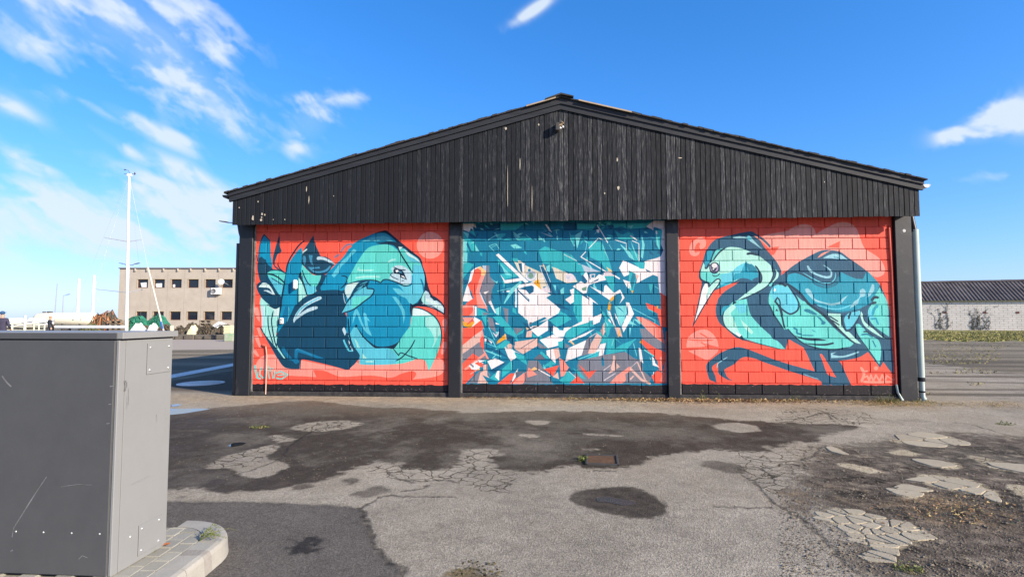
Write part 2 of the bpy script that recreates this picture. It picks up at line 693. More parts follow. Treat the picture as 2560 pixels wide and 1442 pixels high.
A(1, '''
P p c 110,1112 150,1000 210,920 320,866 450,864 560,905 900,960 1300,1040 1720,1130 d 20,1110 150,985 200,1020 500,1042 880,1020 1040,975 1180,940 1330,962 1530,922 1620,960 1662,1060 1640,1160 1560,1222 1400,1262 1110,1290 1150,1245 1168,1190 1120,1150 1040,1158 900,1200 790,1250 680,1262 560,1242 400,1225 200,1230 0,1245 c 1650,1245 1560,1240 1450,1200 1300,1142 1120,1132 1176,1252 1000,1240 680,1222 430,1165 300,1140
P p c 110,60 165,50 195,150 203,310 150,240 108,120
P p c 145,408 200,400 243,560 205,565
P p c 105,545 170,538 235,745 200,748 140,640
P p c 85,790 135,790 192,892 150,890 100,840
P p d 1618,300 1650,248 1690,262 1704,330 1660,515 1630,400
P p d 1638,642 1690,648 1694,720 1640,850 1602,862 1596,810 1620,690
P o230 b 1410,365
N p a 270,170 225,260 190,400 178,540 172,640 160,700 165,800 190,920 215,985 160,1030 145,1080 170,1160 250,1290 350,1400 450,1442 540,1415 575,1250 605,1170 645,900 645,835 560,790 440,775 418,765 400,700 385,420 375,290 320,220
B p a 285,200 228,290 195,480 193,585 235,558 270,600 305,610 325,680 380,725 418,770 410,640 390,520 382,320 372,285 320,238
N2 p a 235,565 180,645 168,720 205,970 290,1000 325,830 330,690 290,610
O s16 a 150,530 165,640
O s14 a 270,172 318,225 378,285
T p a 328,840 390,805 500,800 600,830 642,868 625,1040 600,1130 572,1245 520,1190 450,1080 340,880
C p a 340,900 460,940 560,1010 615,1040 600,1130 572,1245 520,1190 450,1080
O s26 a 330,852 430,872 530,925 630,1012
O s14 a 400,925 500,985 600,1045
W p a 180,1082 222,1030 270,1006 330,1022 400,1090 470,1222 420,1185 370,1105 280,1088
LW p a 262,1142 320,1130 390,1160 462,1225 400,1200 330,1165
N2 p a 532,190 545,250 545,370 572,470 510,520 470,620 455,690 470,720 520,760 605,825 555,795 480,760 430,690 425,620 440,520 480,370
O s18 a 510,668 520,720 560,780 620,830
O q a 570,1240 660,760 760,600 940,560 1010,1220 870,1350 c 640,420 500,530 478,440 545,0
B p a 915,400 850,460 760,580 690,690 660,760 645,900 625,1100 590,1290 575,1440 c 545,220 500,510 610,360 720,200 800,30 840,0 a 858,1330 868,900 880,850 930,780 915,640 930,480
O s26 a 962,290 870,370 790,480 720,590 675,700 650,840
BD p c 640,40 700,40 690,200 640,340 600,370 560,330
C s10 c 700,50 705,170 680,280 630,380
O s14 a 855,1100 852,1440
O s10 c 570,10 548,170
N2 p a 1122,195 1150,330 1200,450 1250,550 1330,560 1420,612 1492,690 1440,742 1400,800 1340,850 1250,882 1150,872 1060,822 980,742 930,660 918,560 940,470 1000,380 1060,290
L p a 868,915 925,1000 965,1100 1008,1215 940,1275 868,1345
T p a 930,690 1000,770 1100,860 1160,880 1255,878 1235,970 1195,1060 1165,1105 1172,1150 1120,1190 1020,1222 980,1100 930,940 915,800
C p a 940,900 1020,960 1090,1060 1160,1060 1165,1150 1100,1195 1025,1215 985,1100
O s18 a 930,785 960,880 1020,1000 1080,1062
O s24 a 875,860 940,985 985,1130 1015,1225
LW p a 1178,590 1195,562 1240,558 1330,580 1440,638 1497,690 1420,672 1330,628 1250,612 1195,615
W s24 a 932,500 965,465 1012,432
MB p a 945,535 985,560 992,640 970,705 930,600
MB p a 1040,530 1110,535 1100,620 1115,705 1070,665
MB p a 1030,735 1150,742 1230,732 1230,762 1120,768 1100,790 1200,812 1330,782 1410,708 1425,732 1360,805 1260,838 1150,832 1080,792
N p a 870,1342 940,1282 1020,1226 1110,1196 1180,1150 1165,1090 1200,1030 1245,940 1255,868 1740,860 1740,1100 c 1690,-30 1660,120 1700,250 1730,420 d 10,480 60,640 110,740 190,850 202,900 160,970 120,1020 10,1122 c 1720,1128 1640,1112 1330,1030 960,950 900,980 888,1112 640,1088 500,920 430,800 270,525 180,362 260,450 280,500 400,650 490,740 478,560 490,520 600,372 700,262 790,60 840,0
B p b 640,125 480,150 380,190 200,270 60,365 a 1640,560 1510,690 1400,800 1335,868 1345,890 1300,990 1245,1092 1260,1142 1400,1130 1540,1130 1625,1142 1740,1050 b 130,900 220,720 300,620 400,500 520,430 700,420 830,450 860,320 740,200
BR s40 a 1490,570 1560,525
BR s36 a 1590,480 1680,370 1780,345
R s20 a 1620,490 1750,400 b 60,380
C p b 90,432 140,448 122,490 40,560 a 1700,640 1600,730 1555,830 1475,918 1432,880 1510,770 1600,650 1720,540
O s20 a 1590,1105 1660,1040 1702,950 1680,900 1600,886
O p b 470,160 560,125 640,110 700,138 900,308 1125,490 1245,590 1285,720 1335,870 1362,1010 1400,1130 1452,1230 1520,1275 1605,1350 1655,1440 d 1660,60 1665,150 1648,188 1560,132 1400,62 1200,40 1080,60 b 1030,1390 1000,1000 880,600 820,400 700,350 560,345 480,330
B p b 480,165 620,150 700,190 790,262 830,312 700,302 500,322 180,330 380,240
B2 p b 300,262 480,170 620,158 700,195 780,262 700,240 600,205 450,225
C p b 205,312 350,250 450,225 600,205 700,232 775,302 620,282 500,292 380,292
B q b 20,980 380,420 700,370 900,440 1250,700 1310,900 1290,1150 1200,1350 1090,1386 d 1090,150 1060,380 900,620 780,768 480,760 250,600 100,560 -40,480 c 1700,330 1690,140 b -40,1230
T p b 0,1022 -10,950 60,830 130,700 200,590 290,460 380,392 500,362 640,350 740,372 830,432 900,512 990,640 1100,830 1112,870 1080,900 1092,960 1080,1030 1030,1056 950,1050 860,1010 700,958 640,950 600,962 562,1008 480,972 380,962 250,970 100,998
W p a 1668,1190 1665,1100 1700,1040 b 60,1015 185,998 100,1110 30,1240 -10,1290 a 1700,1250
N p b 370,975 185,1002 60,1200 -20,1350 60,1280 200,1130 340,1050
C s12 b 330,990 200,1040
C s10 b 300,1030 150,1120
C s14 b 240,1080 90,1215
LW s14 a 1635,1190 1650,1290 1675,1370
C p b 875,432 960,418 1050,490 1200,590 1252,680 1292,800 1312,900 1312,1040 1292,1160 1242,1270 1150,1362 1090,1382 1040,1342 990,1272 880,1222 755,1130 770,1098 880,1112 965,1172 900,1080 830,1042 960,1058 1070,1062 1112,1000 1112,900 1095,832 950,560
W p b 960,430 1050,500 1190,600 1240,670 1150,600 1030,540
T p b 880,440 960,440 1010,560 1080,640 1240,680 1250,720 1130,690 1100,830 990,650
O s24 b 850,350 870,440 920,540 990,650 1104,832
W p b 866,385 945,398 905,425 882,450
LW p b 735,880 765,830 740,760 830,708 940,720 1040,780 1085,850 1092,980 1062,1032 960,1042 860,1002 705,930
L s34 b 690,660 745,620 812,610
L s26 b 180,740 170,790 300,795 440,790
L s36 b 130,925 300,905 550,905
O p b 795,762 850,778 930,800 965,850 1012,958 900,912 880,862 790,852 778,802
WW p b 812,795 850,785 875,815 830,832
MB p b 875,800 930,828 918,850 880,832
WW p b 905,890 950,890 990,940 930,905
O s18 b 785,738 870,778 990,792
O s14 b 765,835 728,870 760,905 870,955
O s12 b 918,972 962,970
O s20 b -60,1045 100,998 250,968 380,962 480,972 562,1008 600,962 650,950 700,958 860,1010 950,1056 1030,1058 1085,1030
BD s26 b 1250,940 1285,1040 1300,1160
B p b 372,992 480,982 562,1014 640,962 850,1016 760,1100 880,1230 1000,1310 1042,1392 d 1070,80 1082,200 1052,350 980,480 900,600 870,640 760,700 600,730 470,722 370,660 260,560 190,450 150,358 130,345 60,440 10,420 -20,200 b 0,1400 130,1440 300,1300 440,1180 440,1120 330,1110 340,1060
C p b 330,1062 330,1106 420,1112 442,1150 400,1232 270,1332 130,1440 d 50,110 -50,140 c 1588,167 1640,90 1690,0 b 60,1262 200,1132
T p b 70,1265 220,1240 400,1232 260,1335 130,1435 60,1442
O s22 b 340,1000 325,1060 330,1106 430,1114 446,1150 400,1232 270,1332 130,1442 d 50,112 -50,142 c 1590,167
O s16 c 1590,167 1650,60 1700,-40 b 60,1240
O p d 145,385 250,565 380,695 480,755 580,745 680,750 780,765 872,695 892,598 860,650 740,710 600,728 480,718 380,652 280,562 200,452
C p d 130,85 90,180 78,345 110,250 150,165 200,290 260,420 330,500 412,552 390,500 300,420 240,300 190,150 160,90
C p d 262,165 290,148 318,180 325,215 385,305 330,272 350,400 405,520 310,440 280,262
C p b 755,1240 830,1258 900,1350 940,1430 d 968,100 978,200 950,345 938,200 900,80 b 850,1375
O p d 1070,-20 1110,20 1110,90 1085,230 1060,100
T p d 1100,100 1140,60 1200,70 1330,120 1450,190 1530,280 1580,390 1600,550 1570,740 1520,880 1480,960 1400,1132 1388,1138 1368,1080 1340,1000 1310,962 1180,942 1100,972 900,1022 500,1042 210,1032 190,980 202,900 140,780 60,600 38,520 70,440 130,365 180,445 250,565 380,695 480,755 640,750 780,765 880,642 900,602 1000,462 1060,382 1090,202
C q d -20,560 40,640 210,1000 240,900 60,480
C p d 38,520 70,440 130,368 180,450 260,570 400,705 480,758 700,760 850,900 820,1020 500,1042 210,1032 190,960 202,900 140,780 60,600
W p d 1108,110 1140,60 1330,120 1430,200 1100,207
L p d 1330,232 1462,222 1562,362 1592,500 1550,552 1490,690 1440,760 1480,600 1400,430 1335,380
L p d 105,590 150,630 205,760 165,762
L p d 235,830 330,935 250,935
L s26 d 300,985 440,985
O p d 135,345 160,365 150,400 110,400
O s20 d 1105,60 1220,70 1340,115 1460,190 1540,280 1590,400 1606,550 1585,720
O s18 d 775,765 868,880 910,834 1050,890 1195,935
O s20 d 1150,610 1080,740 980,860 900,930 820,972
O s26 c 1720,250 d 30,560 100,760
N p d 20,740 110,750 190,850 202,900 170,960 20,980
LW p b 1262,1292 1290,1200 1332,1140 1380,1172 1420,1240 1520,1312 1600,1372 1645,1440 d 1650,60 1644,155 1560,102 1400,42 1250,0 b 1300,1352
W p b 1340,1270 1450,1310 1580,1390 1640,1440 d 1620,90 1500,40 1400,-30 b 1330,1330
L p b 1262,1292 1290,1200 1330,1160 1320,1290 1400,1400 1280,1340
O p b 1402,1245 1420,1232 1485,1262 1518,1310 1480,1312 1440,1275
R p d 1215,45 1340,50 1450,100 1640,190 1500,202 1430,150 1330,100
O s14 b 1230,1370 d 1340,15 1450,42 1530,92 1650,185
O s16 b 1450,1230 1530,1280 1610,1355 1655,1440 d 1662,70 1650,185
LW p a 1205,1245 1255,1242 1258,1285 1100,1358 980,1432 c 870,190 790,325 778,270 830,150 940,20 a 1060,1312
C p a 1215,1258 1245,1262 1100,1340 c 930,80 840,190 795,290 840,150 950,30
LW p c 1120,42 1192,42 1188,80 1020,142 900,215 822,275 880,180 1000,92
LW p c 1640,398 1662,410 1700,520 1740,650 1786,792 1720,680 1660,540 1618,440
C p d -90,620 0,800 90,810 30,640 0,560
N p d -60,600 30,800 110,760 20,590 -20,470
LW s12 d 10,620 40,720 85,800
BD p c 570,740 620,732 680,840 765,932 700,940 600,840
BD p c 803,790 850,760 950,790 1150,868 1335,940 1230,942 1080,892 862,822 848,930 885,990 820,1032 760,975 690,950 800,942
MB s8 c 815,800 860,775 1100,880
L p a 222,1255 300,1330 420,1425 c 480,76 545,45 530,200 505,380 478,545 500,560 500,705 645,935 615,930 480,745 290,520 240,400 230,200 205,0 a 205,1330
W p c 330,20 480,80 540,60 525,200 440,220 450,110
LW p c 230,20 270,20 275,400 245,380
O s20 c 342,195 348,380 380,520 435,685
O s22 c 432,118 405,280 422,450 460,640 495,745
O s16 a 330,1380 400,1420 c 470,76 545,40
SG s40 c 120,1050 130,1130 165,1265
SG s30 c 140,1250 215,1285
SG s28 c 235,1080 200,1190 262,1270
SG s24 c 300,1100 285,1275
SG s24 c 352,1055 350,1180 375,1285
SG s22 c 400,1120 430,1275
SG s22 c 470,1140 445,1275
SG s20 c 380,1100 430,1105
SG l26 c 490,1185 560,1152 685,1212 570,1288 490,1268
SG s18 c 500,1220 640,1215
''')

A(3, '''
PP p a 1420,322 1560,290 1835,240 b 60,198 180,148 280,134 380,160 430,212 458,300 560,232 700,160 800,115 900,100 1000,115 1070,150 1130,220 1170,320 1210,440 1260,532 1330,580 1430,640 1520,720 1580,830 1586,900 1560,960 1480,1000 1400,985 1200,850 1000,700 860,590 700,560 560,570 400,640 220,740 0,880 a 1730,925 1690,850 1600,720 1540,520 1420,380
R p b 638,512 852,410 845,522
R p a 1560,512 1690,500 1600,640 1570,625
P p a 300,400 390,350 460,370 492,430 470,512 402,546 382,500 400,455 372,430 330,470 300,550 312,600 392,580 372,632 310,658 240,632 218,560 240,460
P p c 430,480 545,505 650,610 692,720 690,830 640,890 545,968 470,968 330,900 200,830 172,760 180,690 210,600 310,520
R p c 195,645 390,692 700,772 705,800 440,802 180,832 160,775 430,765 520,740 400,700
R s22 c 390,540 515,612
R s16 c 415,685 520,780
R s20 c 190,645 420,660 610,655
N3 p a 640,390 780,340 920,308 1100,270 1250,256 1340,335 1440,500 1560,640 1650,750 1712,865 1726,920 1700,1040 1640,1090 1835,1180 c 1835,642 1795,802 1700,795 1560,762 1400,722 1200,662 1080,642 970,602 840,482 740,402 680,312 650,180 668,50 690,-36 a 800,1232 960,1132 1032,1075 900,1112 720,1186 620,1232 505,1395 c 340,250 272,432 315,250 370,0 a 425,1100 385,1010 402,860 440,740 480,600 550,480
N3 p a 1290,280 1420,360 1545,480 1545,522 1510,500 1400,390 1320,345
SP p a 1262,318 1320,330 1395,385 1500,480 1540,540 1500,510 1380,400
R p c 505,20 470,80 660,60 690,-20 a 800,1235 960,1130 1032,1080 900,1112 720,1186 640,1235 520,1372
LL p a 918,352 1050,332 1165,350 1182,315 1220,332 1265,390 1400,530 1525,625 1440,565 1300,470 1215,415 1160,372 1000,372
C3 p a 1175,335 1200,322 1240,370 1215,410 1165,375
L3 p a 600,735 680,640 830,520 1000,515 1130,550 1250,600 1340,640 1450,720 1560,822 1592,920 1560,1042 1500,1132 1380,1212 1180,1312 990,1392 1100,1302 1300,1150 1390,1052 1398,960 1340,870 1345,1000 1260,1030 1250,1062 1170,1025 1060,1020 940,1080 800,1140 700,1162 620,1182 560,1112 540,1082 480,1062 410,1010 408,900 450,762 490,852 540,792
T3 p a 408,905 520,920 700,940 930,930 930,1082 700,1172 620,1172 560,1102 480,1062 410,1010
C3 p a 730,960 900,920 1000,830 1130,760 1100,850 1050,920 930,1060 700,1160 740,1080
B3 p a 930,1070 960,950 1060,920 1130,770 1190,755 1290,830 1345,930 1345,1002 1262,1030 1250,1064 1170,1025 1060,1020
M3 p a 1140,780 1200,770 1300,850 1340,930 1200,900
B3 p a 720,1130 900,1070 935,1080 720,1172
L3 p a 1180,745 1240,765 1220,790 1160,770
O3 s40 a 1165,622 1230,612 1360,640
O3 s30 a 1300,815 1340,870 1390,960 1400,1040 1372,1105
O3 s20 a 1000,1392 1200,1312 1400,1212 1520,1120 1590,980 1585,900 1560,820
O3 s26 a 395,880 388,1000 420,1050 490,1080 548,1100
B3 p a 505,590 560,568 612,580 590,680 560,760 520,780 492,855 470,800 482,700
O3 p a 470,800 490,850 540,780 560,800 500,870 470,860
T3 p a 662,560 770,525 700,600 620,700 588,735 600,660
O3 s24 a 815,515 700,605 615,720
O3 s22 a 640,560 600,640 560,760
O3 p a 625,755 690,780 712,850 690,920 625,945 570,920 545,850 565,790
LI p a 625,775 680,800 695,850 675,905 625,922 580,900 562,850 580,800
O3 p a 615,785 655,800 668,850 645,895 605,905 580,870 575,830 590,800
WW o42 a 630,812
WW o14 a 614,868
O3 s14 a 600,958 620,985 680,978 716,938
WW p a 475,1105 425,1220 385,1400 c 355,130 308,345 400,190 505,10 a 600,1232 690,1112 718,1052 690,1035 630,1070 550,1150 530,1168 540,1110
L3 p a 545,1160 640,1070 700,1045 715,1060 640,1160 560,1260 500,1370 520,1240
O3 s20 a 538,1165 630,1065 690,1028 728,1052 700,1122 600,1250 505,1400 c 400,200 275,432
O3 s16 a 430,1110 395,1300 370,1440 c 320,260 275,432
O3 s26 a 470,1085 530,1090 540,1165
L3 p a 1625,868 1675,925 1672,1000 1602,1072 1520,1132 1600,1030 1645,940
T3 p a 1560,1090 1640,1070 1660,1060 1560,1150 1520,1140
O3 s16 a 1580,830 1628,910 1620,1000 1540,1110
B3 p b 15,980 a 1730,960 1740,1040 1835,1060
T3 p c 950,22 1160,-20 1180,90 1230,250 1400,442 1580,602 1700,700 1790,802 1700,795 1560,762 1300,690 1100,622 1060,615 900,520 800,422 770,302 790,200 860,110
L3 p c 860,110 950,60 1000,100 890,220 940,300 1000,442 1070,610 900,520 800,422 770,302 790,200
L3 p c 1060,320 1170,420 1260,520 1240,560 1120,450
WW p c 980,520 1070,570 1070,612 1000,580
C3 p c 960,80 1140,60 1160,200 1040,220
O3 p c 955,15 1000,35 960,60 920,70
B3 p c 790,100 900,90 820,160 760,250 735,240 750,150
O3 s20 c 785,180 765,300 800,424 900,524 1065,630
O3 s14 c 1065,580 1080,640 1400,725 1700,800
O3 p c 1030,625 1075,575 1120,640 1100,665
N3 p b 0,880 200,740 400,630 560,562 700,558 860,590 1000,690 1200,830 1330,940 1480,1090 1560,1230 1630,1400 d 1668,200 1692,600 1722,950 1728,1215 1650,1130 1562,1010 1505,1108 1480,1070 1310,848 1150,940 900,985 600,992 400,902 260,782 100,690 0,642 c 1600,642 1500,400 a 1530,1200
B3 p b 0,962 120,932 250,980 400,1060 420,1110 560,1172 700,1172 830,1092 862,912 960,962 1100,1020 1230,1032 1292,900 1330,930 1480,1090 1500,1122 1430,1302 1340,1432 d 1250,100 1100,172 860,192 650,142 450,52 b 380,1442 200,1272 0,1112
O3 s14 b 0,945 120,925 250,965 400,1050
LL p b 305,815 335,815 380,880 470,940 620,985 690,975 695,920 640,850 568,802 600,808 660,845 718,900 722,980 690,1015 610,1018 470,975 350,905
M3 s40 b 410,1070 560,1140 700,1150 800,1080 835,990
C3 s16 b 250,930 420,1030 560,1090 700,1090 770,1020 780,930
LL p b 570,690 700,628 800,620 880,642 1000,732 1080,785 950,710 840,705 700,692
M3 s12 b 750,670 850,690
SP p b 478,692 560,610 720,560 640,600 560,650
LL p b 280,1195 330,1185 380,1230 430,1340 520,1390 d 700,55 850,25 b 880,1360 990,1290 900,1400 d 850,70 700,90 600,60 450,20 b 350,1310 290,1235
LL p b 1180,1220 1230,1185 1270,1230 1260,1310 1180,1340 1140,1442 d 1060,110 1010,140 1080,30 b 1170,1330
LL p b 1380,1110 1412,1130 1410,1220 1350,1300 1290,1340 1330,1240
C3 s22 d 480,80 650,135 860,140 1060,70
M3 s24 d 540,110 700,180 900,190 1150,150
T3 p a 1560,1202 1620,1142 1700,1122 1790,1152 b 0,1142 100,1262 230,1382 d 300,32 500,182 700,402 900,582 1078,712 1000,770 800,802 650,802 480,780 250,702 60,540 0,472 c 1830,472 1760,472 1600,232 1530,82 a 1520,1332
C3 p a 1560,1202 1620,1142 1790,1152 b 60,1232 130,1352 d 170,82 150,172 60,222 -40,202 c 1720,100 1640,0 a 1620,1400 1560,1300
WW p a 1615,1180 1640,1200 1620,1240 1600,1220
O3 s40 a 1690,1115 1745,1110 1800,1150
O3 s28 c 1630,30 1740,150 1835,215 d 60,225 150,172 182,80 158,0 b 110,1290 0,1130 a 1790,1080
O3 s30 a 1660,1330 1625,1400 c 1640,40 1690,110 1735,260 1765,400 1790,470
O3 s22 a 1660,1330 1700,1390 c 1712,110 1750,250
O3 s26 c 1530,80 1600,232 1760,472
O3 p c 1645,140 1680,180 1630,180
M3 p d 265,150 330,145 420,190 490,238 420,240 330,205 270,185
M3 p d 465,265 530,285 570,330 620,365 590,400 540,395 545,350
M3 s30 d 90,460 140,480 150,540 220,560
M3 s18 d 230,575 420,580
M3 s10 d 390,490 450,520
O3 p d 90,575 250,612 460,625 620,650 610,662 400,665 240,640
O3 p d 270,700 450,715 620,712 740,688 755,715 620,745 450,740 330,722
O3 s22 d 0,470 60,545 250,705 480,785 650,805 800,805 1000,772
O3 s44 b 0,1110 200,1270 d 340,60 580,240 800,440 1000,620 1100,705
L3 p d 645,215 862,225 882,400 940,510 1000,522 1100,622 1200,718 1100,692 960,582 800,422 690,290
O3 s22 d 680,262 820,350
O3 s22 d 715,325 842,410
C3 p d 925,295 1000,210 1100,190 1172,168 1182,220 1100,362 1030,452 962,482 930,382
O3 s30 d 1030,200 1005,260 995,305
O3 s20 d 890,250 900,400 950,490 1000,510 1100,400 1190,220
L3 p d 1195,182 1230,240 1262,352 1400,472 1562,612 1655,645 1560,622 1480,582 1350,502 1240,402 1190,262
O3 s14 d 1230,240 1262,345 1400,462 1600,620 1655,650
T3 p b 1500,1165 1562,1272 1632,1422 d 1650,300 1655,602 1600,562 1430,442 1340,332 1310,202 1340,112 1420,42 b 1380,1372 1450,1262
C3 p d 1350,130 1400,240 1390,330 1330,280 1315,200
B3 s44 d 1470,90 1410,150 1385,240
B3 s30 d 1355,310 1440,300 1480,400
O3 s44 b 1370,1380 1420,1330 1480,1335
O3 s34 b 1390,1425 1440,1415
T3 p d 1110,410 1160,388 1230,452 1330,562 1402,602 1480,652 1522,762 1522,902 1500,1042 1480,1042 1300,800 1160,602 1112,502
O3 s14 d 1110,420 1120,520 1170,610 1310,800 1485,1050
M3 s26 d 1200,568 1300,558 1385,605
M3 s20 d 1385,660 1440,770
O3 s24 d 1235,518 1300,520 1400,590
LL p d 700,868 792,850 720,892 900,912 1150,840 1165,858 950,932 708,948
N3 p d 260,780 440,1165 20,1050 c 1700,1000 1600,970 1300,850 1100,780 980,770 850,810 700,880 560,990 498,1060 508,1170 540,1280 568,1312 622,1332 662,1352 642,1240 592,1130 600,1080 690,1015 690,1100 700,1200 755,1250 850,1302 935,1318 850,1270 802,1180 802,1130 950,1050 1050,960 1150,930 1300,960 1450,1020 1835,1152 d 110,1188 480,1302 540,1332 560,1392 700,1392 680,1250 640,1202 600,1102 530,892 480,800
N3 p d 500,780 560,890 700,1112 790,1265 700,1242 640,1222 680,1302 720,1392 1040,1392 960,1232 850,1012 690,960
R p d 518,882 562,890 700,1112 792,1268 720,1242 640,1202 600,1082
LL s14 c 770,985 690,1035 672,1110
LL s12 c 840,935 770,975
LL s10 d 250,1210 420,1270 500,1290
SP s44 d 1195,1100 1245,1210 1200,1335
SP s36 d 1230,1335 1450,1345 1700,1335
SP s30 d 1250,1270 1300,1240 1330,1320 1360,1225 1400,1325 1440,1225 1500,1325 1545,1225 1590,1325 1620,1235 1690,1290
SP o34 d 1440,1115
SP s30 d 1240,1180 1300,1160
SP s20 d 1700,1300 1780,1300
''')

